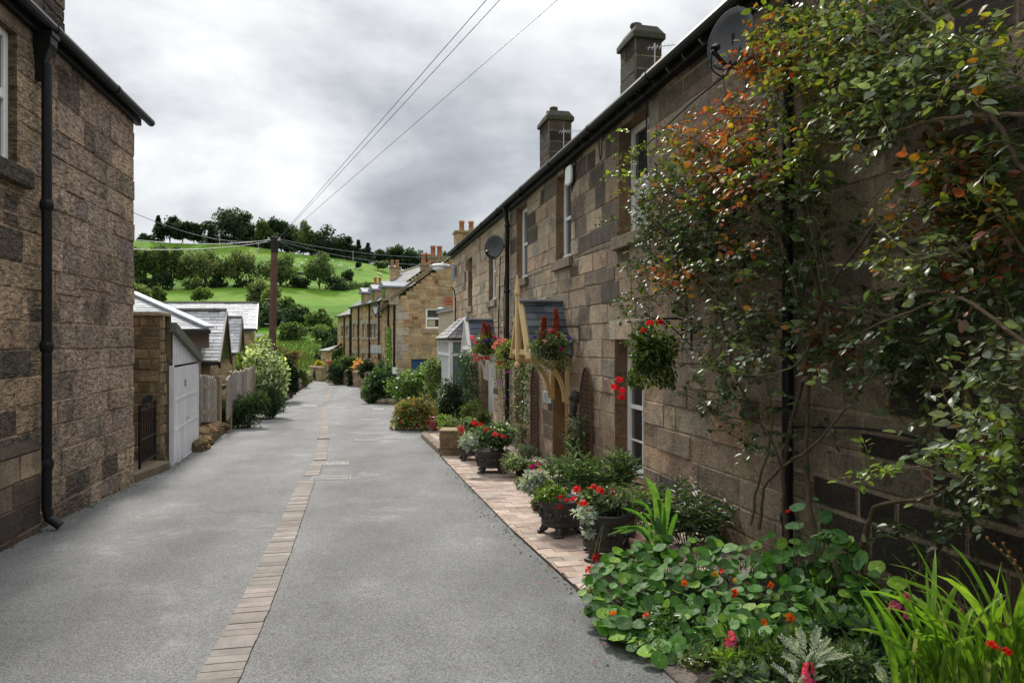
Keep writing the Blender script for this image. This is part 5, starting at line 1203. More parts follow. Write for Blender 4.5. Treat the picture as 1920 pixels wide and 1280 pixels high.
# thin poles of the power line on the hill
for i, (x, yt, yb, lab) in enumerate(((412, 430, 461, 'thin pale power pole in front of the great domed tree'), (485, 456, 478, 'thin wooden power pole on the pasture left of the utility pole'), (662, 470, 497, 'thin power pole by the spiky conifers'), (632, 488, 515, 'thin power pole among the sheep'))):
    m = MB(); a, b = P(x, yb+3, 318), P(x, yt, 318); tube(m, [a, b], .16, 6, (.32, .30, .27)); quadbar(m, b+A(-.9, 0, -.5), b+A(.9, 0, -.5), .16, .16, (.3, .28, .25)); tag(m.build('power_pole', M['wood'], origin=a), lab, 'pole', 'power poles on the hill')

# ---------------------------------------------------------------- left side: fence, edging stones, shrubs
WOODC = ((.25, .22, .19), (.20, .175, .15), (.29, .26, .225))
def picket_run(parent, a, b, h, n, gap=.35, name='pickets', arch=0):
    mb = MB(); a, b = A(*a), A(*b); d = b-a; L = np.linalg.norm(d[:2]); u = d/L; pn = A(u[1], -u[0], 0); pn /= np.linalg.norm(pn); w = L/n*(1-gap)
    for i in range(n):
        q = a+d*(i+.5)/n; hh = h*(1+random.uniform(-.03, .03))+arch*math.sin(math.pi*(i+.5)/n); c = np.array(random.choice(WOODC))*random.uniform(.8, 1.2)
        uu = A(u[0], u[1], 0)*w/2; t = pn*.018; lean = A(u[0], u[1], 0)*random.uniform(-.012, .012)
        V = [q-uu-t, q+uu-t, q+uu+t, q-uu+t]; Vt = [v+A(0, 0, hh-.03)+lean for v in V]
        mb.add(V+Vt+[q-t+A(0, 0, hh)+lean, q+t+A(0, 0, hh)+lean][:0], BOXF, c)
        k1, k2 = q-t+A(0, 0, hh+.012)+lean, q+t+A(0, 0, hh+.012)+lean
        mb.addm([Vt[0], Vt[1], Vt[2], Vt[3], k1, k2], [[0, 1, 4], [1, 2, 5, 4], [2, 3, 5], [3, 0, 4, 5]], c)
    return mb.build(name, M['wood'], parent)
ga, gb = P(375, 791, 14.0), P(405.5, 789, 15.3)
pg = thing('picket_gate', 'grey wooden picket gate just past the white garage door', 'gate', ga)
picket_run(pg, ga, gb, .93, 7, .32, arch=.06)
r = MB(); 
for z in (.2, .74): quadbar(r, ga+A(-.0, .03, z), gb+A(0, .03, z), .03, .09, (.24, .19, .14))
r.build('rail', M['wood'], pg)
fa, fb, fc = P(410, 790, 15.5), P(432, 778, 17), P(474, 757, 20)
pf_ = thing('picket_fence', 'weathered grey close-boarded fence beside the picket gate', 'fence', fa)
picket_run(pf_, fa+A(.1, .2, 0), fb, .98, 6, .12); picket_run(pf_, fb, fc, 1.06, 15, .08)
r = MB(); quadbar(r, fa+A(-.03, .1, .75), fb+A(-.03, .1, .75), .04, .09, (.2, .16, .12)); quadbar(r, fb+A(-.03, .1, .8), fc+A(-.03, .1, .8), .04, .09, (.2, .16, .12)); r.build('rail', M['wood'], pf_)
for q, hh in ((fa, 1.03), (fb+A(0, -.05, 0), 1.08), (fc, 1.1)):
    m = MB(); box(m, q+A(-.05, -.05, -.4), q+A(.05, .05, hh), (.24, .185, .125)); m.build('post', M['wood'], pf_, bevel=.008)
fa, fb = P(518, 728, 26.5), P(536, 722, 30)
pf2 = thing('picket_fence', 'short run of grey fence past the variegated shrub', 'fence', fa); picket_run(pf2, fa, fb, .95, 14, .08)
r = MB(); quadbar(r, fa+A(0, .06, .7), fb+A(0, .06, .7), .04, .09, (.2, .16, .12)); r.build('rail', M['wood'], pf2)
def edging(label, pts, r0, n, cols, rows=1, h=1.0):
    mb = MB(); pts = [A(*p) for p in pts]; path = spline(pts, n)
    for k in range(rows):
        for q in path:
            s = r0*random.uniform(.75, 1.25); blob(mb, q+A(random.gauss(0, .03), random.gauss(0, .03), s*.5*h+k*r0*1.1), (s*random.uniform(.9, 1.3), s*random.uniform(.9, 1.4), s*.75*h), pal(1, *cols)[0], 9, 6, .28)
    return tag(mb.build('stone_edging', M['stone_far'], origin=path[0], smooth=False), label, 'edging')
MOSS = (((.17, .115, .045), 3), ((.13, .11, .05), 2), ((.22, .15, .07), 2), ((.12, .085, .05), 2))
for off, lab in ((0, 'row of rounded mossy orange stones edging the lane below the picket fence'),): edging(lab, [PG(373, 846), PG(405, 818), PG(443, 791)], .085, 70, MOSS, rows=2)
m = MB(); pts = spline([PG(372, 848), PG(405, 820), PG(445, 791)], 12)
for a, b in zip(pts[:-1], pts[1:]): quadbar(m, a+A(-.08, 0, -.1), b+A(-.08, 0, -.1), .3, .4, (.11, .09, .06))
tag(m.build('kerb_bed', M['stone_far'], origin=pts[0]), 'low stone footing under the mossy edging stones', 'kerb')
m = MB()
for (x, y, Z, r) in ((378, 812, 13.9, .14), (388, 808, 14.2, .17), (397, 802, 14.7, .13), (381, 825, 13.7, .13), (404, 797, 15.1, .12), (374, 830, 13.4, .12)):
    p = P(x, y, Z); blob(m, p, (r*1.3, r, r*.75), pal(1, ((.27, .19, .11), 1), ((.20, .15, .09), 1))[0], 8, 6, .4)
tag(m.build('rockery', M['stone_far'], origin=P(385, 815, 14)), 'heap of tan stones at the foot of the picket gate', 'rocks')
GRY = (((.20, .17, .13), 3), ((.15, .13, .09), 2), ((.25, .21, .15), 1))
edging('low rubble wall bordering the left of the lane at the bend', [PG(527, 750), PG(548, 734), PG(566, 722), PG(578, 715)], .24, 64, GRY, rows=2)
VAR = (((.62, .66, .46), 5), ((.42, .48, .30), 3), ((.14, .20, .09), 3), ((.07, .11, .04), 2))
bush('variegated cream and green shrub at the foot of the utility pole', 499, 638, 770, 74, 21, VAR, 3800, .11, name='shrub', cat='shrub', clumps=26)
FERN = (((.045, .08, .035), 4), ((.07, .11, .05), 2), ((.03, .05, .03), 3))
bush('dark feathery shrub sprawling over the lane edge before the fence', 456, 728, 808, 92, 17.6, FERN, 4200, .10, name='shrub', cat='shrub', tmpl=LONGLEAF, clumps=22)
bush('low grey-green sprawl at the base of the utility pole', 505, 722, 786, 62, 20.4, FERN, 2600, .10, name='shrub', cat='shrub', tmpl=LONGLEAF, clumps=16)
bush('bright yellow-green shrub in front of the barn', 500, 634, 700, 62, 25, (((.20, .26, .04), 3), ((.12, .18, .03), 3), ((.28, .30, .06), 1)), 2600, .13, name='shrub', cat='shrub', clumps=22)
bush('sparse lime twigs rising behind the close-boarded fence', 462, 655, 710, 40, 22, (((.17, .24, .04), 2), ((.10, .15, .03), 2)), 700, .12, name='shrub', cat='shrub', clumps=18)
bush('dark ivy-covered shrub on the far fence', 546, 672, 742, 30, 29, DK, 1700, .16, name='shrub', cat='shrub')
bush('reddish brown shrub above the far fence', 540, 655, 690, 46, 31, (((.16, .10, .055), 2), ((.10, .10, .04), 2), ((.20, .15, .08), 1)), 1200, .14, name='shrub', cat='shrub')
bush('small mixed shrub at the end of the left rubble wall', 565, 690, 722, 26, 40, LT, 800, .16, name='shrub', cat='shrub')

# ---------------------------------------------------------------- gardens of the tan terrace
def garden_wall(label, pts, h, th=.35):
    t = thing('garden_wall', label, 'wall', pts[0]); w = MB()
    for a, b in zip(pts[:-1], pts[1:]):
        a, b = A(*a), A(*b); d = A(b[0]-a[0], b[1]-a[1], 0); L = np.linalg.norm(d); d /= L; nn = A(d[1], -d[0], 0)
        if nn[1] > 0: nn = -nn
        zb = min(a[2], b[2])-.3; zt = max(a[2], b[2])+h
        stone_wall(w, A(a[0], a[1], 0), d, nn, 0, L, zb, zt, h=(.14, .24), w=(.2, .5), pf=lambda u, z, w_: pal(1, ((.36, .27, .18), 3), ((.27, .20, .14), 2), ((.42, .33, .23), 2))[0], mortar=(.36, .28, .19), proud=(.01, .04))
        stone_wall(w, A(a[0], a[1], 0)-nn*th, d, -nn, 0, L, zb, zt, h=(.2, .3), w=(.4, .7), pf=lambda u, z, w_: A(.3, .23, .15))
        for q, nq in ((a, -d), (b, d)): stone_wall(w, A(q[0], q[1], 0), -nn, nq, 0, th, zb, zt, h=(.2, .3), w=(.2, .35), pf=lambda u, z, w_: A(.34, .26, .17))
    w.build('wall', M['stone_far'], t); c = MB()
    for a, b in zip(pts[:-1], pts[1:]):
        a, b = A(*a), A(*b); n = int(np.linalg.norm(b-a)/.35)+1
        for i in range(n):
            q = a+(b-a)*(i+.5)/n+A(0, th/2, max(a[2], b[2])-(a+(b-a)*(i+.5)/n)[2]+h); blob(c, q, (.22, .22, .13), pal(1, ((.30, .23, .16), 1), ((.22, .17, .12), 1))[0], 8, 5, .25)
    c.build('coping_stones', M['stone_far'], t); return t
garden_wall('tan garden wall with rounded coping at the road bend', [PG(582, 712.5), PG(603, 715)], .95)
garden_wall('tan garden wall between the two gate gaps of the terrace', [PG(612, 717), PG(645, 721)], .85)
garden_wall('tan garden wall nearest the big corner bush', [PG(650, 722), PG(676, 726), PG(692, 729)], .85)
for a in (('trailing shrub over the first garden wall at the bend', 599, 686, 714, 22, 50.0, FERN), ('largest trailing shrub spilling over the terrace garden wall', 633, 676, 724, 38, 44.0, FERN), ('small trailing shrub right of the narrow gate gap', 660, 690, 722, 16, 42.2, FERN), ('dark round garden shrub below the sign board', 688, 676, 706, 32, 40, DK), ('mixed garden shrub before the terrace windows', 655, 670, 704, 40, 44.5, MD), ('dull green garden shrub behind the orange pot', 636, 672, 704, 34, 47, OL), ('green shrub between the orange blooms and the corner bush', 677, 692, 712, 24, 42, MD)):
    bush(*a, n=1300, leaf=.17, name='shrub', cat='shrub', clumps=14)
bush('round golden yellow shrub on the garden wall at the bend', 597, 677, 694, 14, 51.2, (((.52, .40, .03), 1), ((.40, .33, .03), 1)), 700, .15, name='shrub', cat='shrub')
bush('peach and yellow flowering shrub in the terrace garden', 672, 675, 700, 17, 42, (((.70, .38, .10), 2), ((.75, .45, .22), 2), ((.65, .30, .15), 1)), 420, .2, name='shrub', cat='shrub', matn='petal')
op = P(620, 690, 47); m = MB(); lathe(m, [(.0, 0), (.18, 0), (.26, .42), (.29, .44), (.29, .5), (.24, .5), (.22, .4)], op, 16); tag(m.build('plant_pot', mat_plain('orange_plastic', (.50, .09, .02), rough=.5), origin=op), 'bright orange bucket by the ivy-clad lean-to', 'pot')
bush('large glossy dark bush on the corner below the tan gable', 716, 686, 752, 62, 29.0, (((.03, .065, .02), 3), ((.055, .11, .03), 3), ((.09, .15, .05), 1)), 3600, .17, name='shrub', cat='shrub', matn='gloss', clumps=24)
edging('ring of grey stones round the big corner bush', [PG(684, 744), PG(690, 752), PG(712, 756), PG(738, 757)], .16, 30, GRY)
bush('low pale edging plant at the left of the big corner bush', 688, 725, 750, 22, 28.6, (((.13, .19, .08), 2), ((.2, .25, .12), 1)), 700, .1, name='shrub', cat='shrub')
m = MB()
for y0 in (0,): 
    pass
iv = MB(); n = 700; t = rng.random(n); xx = 732+rng.normal(0, 1, n)*(4.2-2.6*t); 
p0 = [hit(q, pA, dA) for q in xx]; pos = np.array([pA+dA*k-innA*.08 for k in p0]); pos[:, 2] = g(30)+.3+t*3.0
scatter(iv, LEAF, pos, rdir(n)+A(0, 0, -.3), rdir(n)*.5+A(-.8, -.6, .2), .16, pal(n, ((.09, .18, .02), 2), ((.06, .13, .02), 2), ((.14, .22, .03), 1)))
tag(iv.build('creeper', M['leaf'], origin=pos[0]*[1, 1, 0]+A(0, 0, g(30))), 'bright green creeper climbing the front of the tan gable house', 'creeper')
mb_ = MB(); q = pA+dA*.12-innA*.16; box(mb_, q+A(-.09, -.05, .30-.0), q+A(.09, .05, .55)); 
q2 = P(741, 695, 29.1); mb_ = MB(); box(mb_, q2+A(-.10, -.12, -.13), q2+A(.10, 0, .13)); box(mb_, q2+A(-.11, -.125, .131), q2+A(.11, .0, .15)); mb_.build('meter_box', M['white'], T1)
# ---------------------------------------------------------------- planters and pots before the terrace
def at(x, Z): return A((x-960)/F*Z, Z, g(Z)+.026)
def planter(label, x, Z, r, zr, rot=0, leg=True, group='lead planters on clawed feet'):
    c = at(x, Z); H = zr-c[2]; fh = .085 if leg else 0
    t = thing('planter', label, 'planter', c, rot, group)
    b = MB(); lathe(b, [(0, fh), (r*.84, fh), (r*.9, fh+.01), (r*.92, fh+.035), (r*.88, fh+.05), (r*.93, fh+.06), (r*.95, H*.55), (r*.97, H*.84), (r*1.0, H*.87), (r*.97, H*.90), (r*1.04, H*.95), (r*1.05, H), (r*.97, H), (r*.93, H*.90), (0, H*.90)], c, 40)
    b.build('bowl', M['lead'], t, smooth=True)
    m = MB()                                    # cast relief of leafy scrolls round the bowl
    for k in range(9):
        a0 = k*2*math.pi/9+rot; rr = r*.965
        for sg in (-1, 1):
            pts = []
            for i in range(12):
                q = i/11; a = a0+sg*(.05+.24*math.sin(q*2.6)); z = fh+.07+(H*.78-fh-.07)*q*.95
                pts.append(c+A(rr*math.cos(a), rr*math.sin(a), z))
            tube(m, pts, np.linspace(.012, .006, 12), 5)
            a = a0+sg*.25; blob(m, c+A(rr*math.cos(a), rr*math.sin(a), fh+(H-fh)*.5), (.03, .03, .022), nu=7, nv=5)
    m.build('relief', M['lead'], t, smooth=True)
    for k in range(4 if leg else 0):
        a = rot+k*math.pi/2+.5; u = A(math.cos(a), math.sin(a), 0); m = MB()
        tube(m, [c+u*r*.62+A(0, 0, fh+.02), c+u*r*.78+A(0, 0, fh*.55), c+u*r*.86+A(0, 0, .03), c+u*r*.98+A(0, 0, .016)], [.05, .036, .03, .02], 9)
        for da in (-.12, 0, .12): v = A(math.cos(a+da), math.sin(a+da), 0); blob(m, c+v*r*(.99)+A(0, 0, .017), (.026, .026, .017), nu=7, nv=5)
        m.build('foot', M['lead'], t, smooth=True)
    sl_ = MB(); lathe(sl_, [(0, H*.92), (r*.95, H*.92)], c, 24); sl_.build('soil_fill', M['soil'], t)
    return c, H
planter('nearest dark lead planter, beside the nasturtiums, on clawed feet', 1139, 5.62, .222, .215, .2)
planter('second dark lead planter from the front, under the lime green plant', 1052, 6.42, .205, .13, .9)
planter('dark lead planter filled with coral geraniums before the drainpipe', 922, 10.12, .25, -.01, .3)
planter('farthest dark lead planter, tucked beside the low stone block', 882, 11.45, .21, -.06, .5)
def pot(label, x, Z, r, h, mat, name='plant_pot', lip=True):
    c = at(x, Z); m = MB(); lathe(m, [(0, 0), (r*.72, 0), (r*.95, h*.78), (r*1.04, h*.8), (r*1.05, h), (r*.94, h), (r*.9, h*.86), (0, h*.86)] if lip else [(0, 0), (r*.7, 0), (r*.98, h*.3), (r, h*.6), (r*.75, h*.86), (r*.82, h), (r*.6, h), (r*.5, h*.8)], c, 22)
    tag(m.build(name, mat, origin=c, smooth=True), label, 'pot'); return c+A(0, 0, h)
DRK = mat_plain('brown_glaze', (.055, .03, .022), rough=.5, var=.3)
pot('small round terracotta bowl with purple violas on the brick path', 1006, 7.45, .062, .10, M['terra'])
pot('brown pot of white-edged foliage behind the small grey trough', 979, 9.75, .12, .22, DRK)
c = at(981, 8.75); m = MB(); hexa(m, [c+A(-.08, -.05, 0), c+A(.08, -.05, 0), c+A(.08, .05, 0), c+A(-.08, .05, 0), c+A(-.10, -.065, .085), c+A(.10, -.065, .085), c+A(.10, .065, .085), c+A(-.10, .065, .085)], (.30, .31, .30))
for k in range(5): blob(m, c+A(-.07+.035*k, -.06, .045), (.012, .008, .025), (.36, .37, .36), 6, 4)
tag(m.build('trough', M['stone_far'], origin=c, bevel=.006), 'little grey stone trough of succulents on the brick path', 'trough')
RED = mat_plain('red_glaze', (.16, .012, .018), rough=.22, spec=.7)
c = PG(815, 815); c[2] += .10; m = MB(); lathe(m, [(0, 0), (.10, 0), (.135, .08), (.145, .16), (.12, .25), (.10, .28), (.12, .30), (.12, .32), (.09, .32), (.08, .28)], c, 24); tag(m.build('jar', RED, origin=c, smooth=True), 'glossy dark red glazed jar beside the reddish shrub', 'jar')
pot('pinkish clay pot half hidden by the nasturtium leaves', 1197, 5.5, .09, .2, mat_plain('pink_clay', (.45, .24, .18), rough=.7))
pot('brown pot by the step behind the red jar', 850, 14.2, .13, .2, DRK)
pot('dark pot holding the round clipped bush', 890, 12.9, .2, .28, DRK); pot('dark pot holding the smaller clipped bush', 904, 12.3, .17, .22, DRK)
# stone block and kerb of the raised step
sbk = thing('stone_block', 'low square block of rubble stone at the start of the brick path', 'stone block', at(845, 12.1))
w = MB(); a = at(825, 11.95); b = at(866, 11.95); zt = P(0, 810, 11.95)[2]
rk = lambda u, z, w_: pal(1, ((.26, .19, .115), 3), ((.20, .15, .095), 2), ((.31, .235, .15), 1))[0]
stone_wall(w, (a[0], 11.95, 0), (1, 0, 0), (0, -1, 0), 0, b[0]-a[0], -.6, zt, h=(.11, .17), w=(.14, .25), pf=rk, mortar=(.25, .19, .13), proud=(.006, .02))
stone_wall(w, (a[0], 11.95, 0), (0, 1, 0), (-1, 0, 0), 0, .4, -.6, zt, h=(.11, .17), w=(.14, .25), pf=rk, mortar=(.25, .19, .13)); stone_wall(w, (b[0], 11.95, 0), (0, 1, 0), (1, 0, 0), 0, .4, -.6, zt, h=(.11, .17), w=(.14, .25), pf=rk)
w.build('stonework', M['stone_r'], sbk); m = MB(); box(m, (a[0]-.02, 11.93, zt), (b[0]+.02, 12.37, zt+.035), (.30, .235, .15)); m.build('cap', M['stone_r'], sbk, bevel=.01)
m = MB(); pts = [PG(824, 851), PG(808, 836), PG(791, 820)]
for p_, q_ in zip(pts[:-1], pts[1:]): quadbar(m, p_+A(.06, 0, .03), q_+A(.06, 0, .03), .16, .16, pal(1, ((.22, .18, .14), 1))[0])
tag(m.build('kerb', M['stone_r'], origin=pts[0], bevel=.012), 'short raised stone kerb before the low stone block', 'kerb')
m = MB(); p0, p1 = pts[0], pts[2]
for i in range(9):
    for j in range(5):
        o = p0+(p1-p0)*(i+.5)/9+A(.2+j*.24, .03*j, .06); hexa(m, [o+A(sx*.11, sy*.15, z) for z in (-.08, .02) for sx, sy in ((-1, -1), (1, -1), (1, 1), (-1, 1))], pal(1, *PATHC)[0])
structure('terrace_paving', m, M['brick'])

# ---------------------------------------------------------------- plants in pots
LANCE = (((.055, .105, .035), 4), ((.085, .14, .055), 3), ((.17, .22, .13), 1.5))
SILV = (((.42, .46, .42), 3), ((.34, .38, .34), 2), ((.50, .53, .48), 1))
LIME = (((.13, .22, .025), 3), ((.19, .28, .04), 2), ((.08, .15, .02), 1))
GREEN = (((.05, .10, .02), 4), ((.08, .14, .03), 3), ((.03, .065, .015), 2))
def stemmed(label, base, h, rad, ns, leafL, palette, name='pot_plant', cat='plant', tmpl=LONGLEAF, matn='gloss', per=18, lean=(0, 0, 0), group=None, up=.9, stemc=(.07, .10, .03)):
    """upright shoots with leaves set spirally along them"""
    base = A(*base); t = thing(name, label, cat, base, 0, group); s = MB(); Ps, Ds, Ns, Sz = [], [], [], []
    for k in range(ns):
        a = k*2.4+random.random()*.6; rr = rad*math.sqrt((k+.5)/ns); hh = h*(.65+.4*random.random())*(1.05-.3*rr/rad)
        tip = base+A(rr*math.cos(a), rr*math.sin(a), hh)+A(*lean)*hh; path = spline([base+A(rr*.25*math.cos(a), rr*.25*math.sin(a), -.03), base+A(rr*.7*math.cos(a), rr*.7*math.sin(a), hh*.5), tip], 8)
        tube(s, path, np.linspace(.005, .003, 8), 5, stemc)
        for i in range(per):
            q = (.28+.72*i/per); j = min(6, int(q*7)); p = path[j]+(path[j+1]-path[j])*(q*7-j); b = i*2.4
            d = A(math.cos(b), math.sin(b), up*(q-.35)*1.6-.1+random.gauss(0, .2)); Ps.append(p); Ds.append(d); Ns.append(A(-.3*math.cos(b), -.3*math.sin(b), 1)+rng.normal(0, .25, 3)); Sz.append(leafL*1.35*(1.1-.45*q)*random.uniform(.75, 1.2))
    s.build('stems', M['bark'], t); l = MB(); n = len(Ps); scatter(l, tmpl, np.array(Ps), np.array(Ds), np.array(Ns), np.array(Sz), pal(n, *palette)); l.build('foliage', M[matn], t); return t
def head(parent, c, r, col, n=18, fs=.022, name='flower'):
    m = MB(); d = rdir(n); d[:, 2] = np.abs(d[:, 2])*.9-.25; d[:, 1] -= .25; d = norm(d); p = A(*c)+d*r*(.75+.3*rng.random((n, 1)))
    scatter(m, FLOWER, p, norm(np.cross(d, rdir(n))), d, fs*(.8+.5*rng.random(n)), np.clip(pal(n, (col, 1))*(.8+.5*rng.random((n, 1))), 0, 1)); return m.build(name, M['petal'], parent)
GER = (.62, .008, .012); COR = (.68, .05, .06); MAG = (.45, .015, .16); PNK = (.70, .10, .22)
def mound(label, c, r, n, leaf, palette, name='pot_plant', matn='leaf', tmpl=LEAF, heads=(), clumps=14, hr=.035, stems=True, group=None, fs=.022, up=.5):
    c = A(*c); t = thing(name, label, 'plant', c-A(0, 0, r[2]), 0, group); l = MB(); crown(l, c, r, n, leaf, palette, tmpl=tmpl, clumps=clumps, low=-.7, up=up)
    l.build('foliage', M[matn], t); s = MB()
    for k in range(7): a = k*.9; tube(s, spline([c-A(0, 0, r[2]), c+A(r[0]*.4*math.cos(a), r[1]*.4*math.sin(a), 0)], 4), .004, 5, (.08, .11, .04))
    for (q, col) in heads: tube(s, spline([c+(A(*q)-c)*.1, c+(A(*q)-c)*.6+A(0, 0, .02), A(*q)], 6), .003, 4, (.10, .14, .05))
    s.build('stems', M['bark'], t)
    for (q, col) in heads: head(t, q, hr, col, fs=fs)
    return t
# nearest planter
mound('silvery foliage with scarlet geraniums in the nearest lead planter', P(1140, 945, 5.6), (.24, .2, .12), 1100, .05, (((.10, .14, .07), 3), ((.16, .20, .11), 2), ((.06, .10, .03), 2)), heads=[(P(x, y, Z), GER) for x, y, Z in ((1082, 918, 5.7), (1094, 945, 5.45), (1112, 916, 5.6), (1124, 920, 5.5), (1076, 938, 5.7), (1144, 925, 5.6), (1120, 1045, 5.15), (1106, 1070, 5.1))], hr=.036, fs=.026)
mound('dusty silver leaves spilling over the front of the nearest planter', P(1100, 965, 5.42), (.10, .08, .07), 420, .04, SILV, matn='matt')
mound('silver-green trailing sprig down the side of the nearest planter', P(1104, 1000, 5.40), (.05, .03, .035), 130, .03, SILV, matn='matt')
# second planter
mound('lime green bushy plant in the second lead planter', P(1030, 922, 6.35), (.14, .13, .08), 1100, .035, LIME, heads=[(P(x, y, 6.2), GER) for x, y in ((1050, 932), (1062, 938), (1048, 950))], hr=.022, fs=.018)
mound('dusty silver foliage left of the lime green plant', P(1004, 908, 6.6), (.13, .10, .14), 700, .055, SILV, matn='matt', heads=[(P(1014, 885, 6.7), PNK), (P(1018, 893, 6.6), MAG)], hr=.03)
stemmed('dark lance-leaved plant right of the pink flowers', P(1042, 938, 6.9), .50, .17, 8, .12, LANCE)
stemmed('tall glossy lance-leaved plant before the trellis', P(1088, 925, 7.1), .52, .20, 9, .13, LANCE)
stemmed('glossy lance-leaved plant below the sash window', P(1140, 925, 7.0), .50, .19, 9, .13, LANCE)
stemmed('bright-tipped lance-leaved plant right of the cream door', P(1172, 915, 6.9), .46, .12, 6, .12, LANCE)
stemmed('dark whorled rhododendron shrub against the wall behind the nasturtiums', P(1290, 1010, 6.0), .56, .46, 26, .115, (((.028, .055, .02), 4), ((.05, .085, .03), 3), ((.13, .14, .06), 1)), name='shrub', cat='shrub', per=20, up=.5)
stemmed('pale whorled rhododendron shoots above the nearest planter', P(1195, 985, 6.0), .42, .22, 12, .10, (((.10, .14, .05), 3), ((.16, .19, .08), 2), ((.05, .085, .03), 2)), name='shrub', cat='shrub', per=18, up=.5)
# small pots
mound('purple and pink violas in the small terracotta bowl', P(1006, 945, 7.4), (.07, .06, .05), 160, .03, GREEN, heads=[(P(1004, 935, 7.38), (.12, .015, .15)), (P(1010, 944, 7.36), (.35, .08, .3)), (P(997, 950, 7.36), (.4, .2, .4))], hr=.014, fs=.016)
mound('white-edged trailing plant in the brown pot', P(963, 868, 9.6), (.16, .12, .13), 700, .045, (((.36, .40, .26), 3), ((.12, .2, .06), 3), ((.2, .28, .1), 2)))
mound('magenta petunias between the brown pot and the silver foliage', P(1004, 875, 8.6), (.12, .1, .06), 260, .04, GREEN, heads=[(P(x, y, 8.5), MAG) for x, y in ((996, 875), (1006, 872), (1013, 871), (1001, 880))], hr=.028, fs=.026)
mound('rusty succulents in the little stone trough', P(978, 899, 8.75), (.10, .06, .05), 130, .04, (((.20, .10, .04), 1), ((.12, .16, .05), 2)), tmpl=LONGLEAF)
mound('leafy mound with coral geraniums in the planter before the drainpipe', P(924, 822, 10.1), (.30, .26, .20), 1900, .06, (((.06, .11, .035), 4), ((.10, .15, .06), 2), ((.30, .34, .24), 1)), heads=[(P(929, 814, 9.9), COR), (P(944, 819, 9.9), COR), (P(912, 806, 9.9), (.5, .03, .04))], hr=.045, fs=.03)
mound('silver dusty foliage hanging over the left of the coral geraniums', P(881, 829, 9.9), (.10, .1, .14), 520, .05, SILV, matn='matt')
mound('pale-leaved plant with red geraniums in the farthest planter', P(884, 805, 11.4), (.22, .2, .18), 1000, .06, (((.22, .27, .17), 3), ((.09, .14, .05), 3)), heads=[(P(x, y, 11.2), c_) for x, y, c_ in ((889, 793, GER), (899, 796, GER), (866, 806, COR), (864, 802, (.6, .12, .14)), (870, 812, COR))], hr=.05, fs=.035)
mound('round clipped box bush in a dark pot', P(884, 772, 13.0), (.19, .19, .2), 2600, .035, (((.07, .10, .015), 3), ((.11, .14, .025), 2)), name='topiary', matn='matt', clumps=60)
mound('smaller clipped box bush right of the larger one', P(905, 783, 12.4), (.16, .16, .14), 2000, .033, (((.06, .08, .015), 3), ((.09, .11, .022), 2)), name='topiary', matn='matt', clumps=60)
mound('rusty green plant in the pot behind the stone block', P(843, 797, 14.0), (.22, .2, .14), 500, .06, (((.13, .18, .06), 3), ((.2, .13, .06), 1)))
mound('grey lavender-like foliage at the foot of the drainpipe', P(985, 855, 10.6), (.16, .14, .2), 700, .05, (((.16, .19, .14), 3), ((.10, .13, .07), 2)), matn='matt', tmpl=LONGLEAF)
def shoots(label, x, y0, y1, w, Z, n, palette, tmpl=LEAF, leaf=.06, name='shrub', heads=(), matn='leaf', r=None, hr=.03, clumps=26, deep=.8):
    zt, zb = P(x, y0, Z)[2], P(x, y1, Z)[2]; ww = w/F*Z/2
    return mound(label, ((x-960)/F*Z, Z, (zt+zb)/2), (ww, ww*deep, (zt-zb)/2), n, leaf, palette, name=name, tmpl=tmpl, heads=heads, matn=matn, clumps=clumps, hr=hr)
shoots('reddish and lime spirea bush spilling on to the lane', 779, 748, 822, 80, 17.0, 4200, (((.20, .24, .05), 4), ((.28, .22, .08), 2), ((.30, .12, .06), 2), ((.12, .18, .04), 2)), leaf=.085, heads=[(P(x, y, 16.4), (.55, .05, .06)) for x, y in ((763, 812), (786, 797), (800, 790), (752, 790), (778, 816))])
shoots('loose rose bush with small pale blooms before the blue door', 782, 690, 756, 92, 22, 2600, (((.09, .16, .03), 4), ((.05, .10, .02), 3), ((.20, .28, .07), 1)), leaf=.11)
shoots('lighter twiggy bush left of the white bay window', 812, 672, 745, 44, 20.5, 1500, (((.14, .20, .05), 3), ((.22, .28, .10), 2), ((.08, .13, .03), 2)), leaf=.085)
shoots('dark bush in front of the white bay window', 852, 716, 800, 66, 17.2, 3000, (((.022, .045, .018), 4), ((.045, .075, .03), 3), ((.08, .10, .07), 1)), leaf=.08)
shoots('grey-leaved bush right of the dark bush', 880, 728, 780, 30, 16.6, 900, (((.09, .12, .09), 3), ((.05, .08, .04), 2)), leaf=.06, tmpl=LONGLEAF)
shoots('lime and gold low plant behind the red jar', 832, 780, 806, 36, 15.2, 600, LIME, leaf=.07)

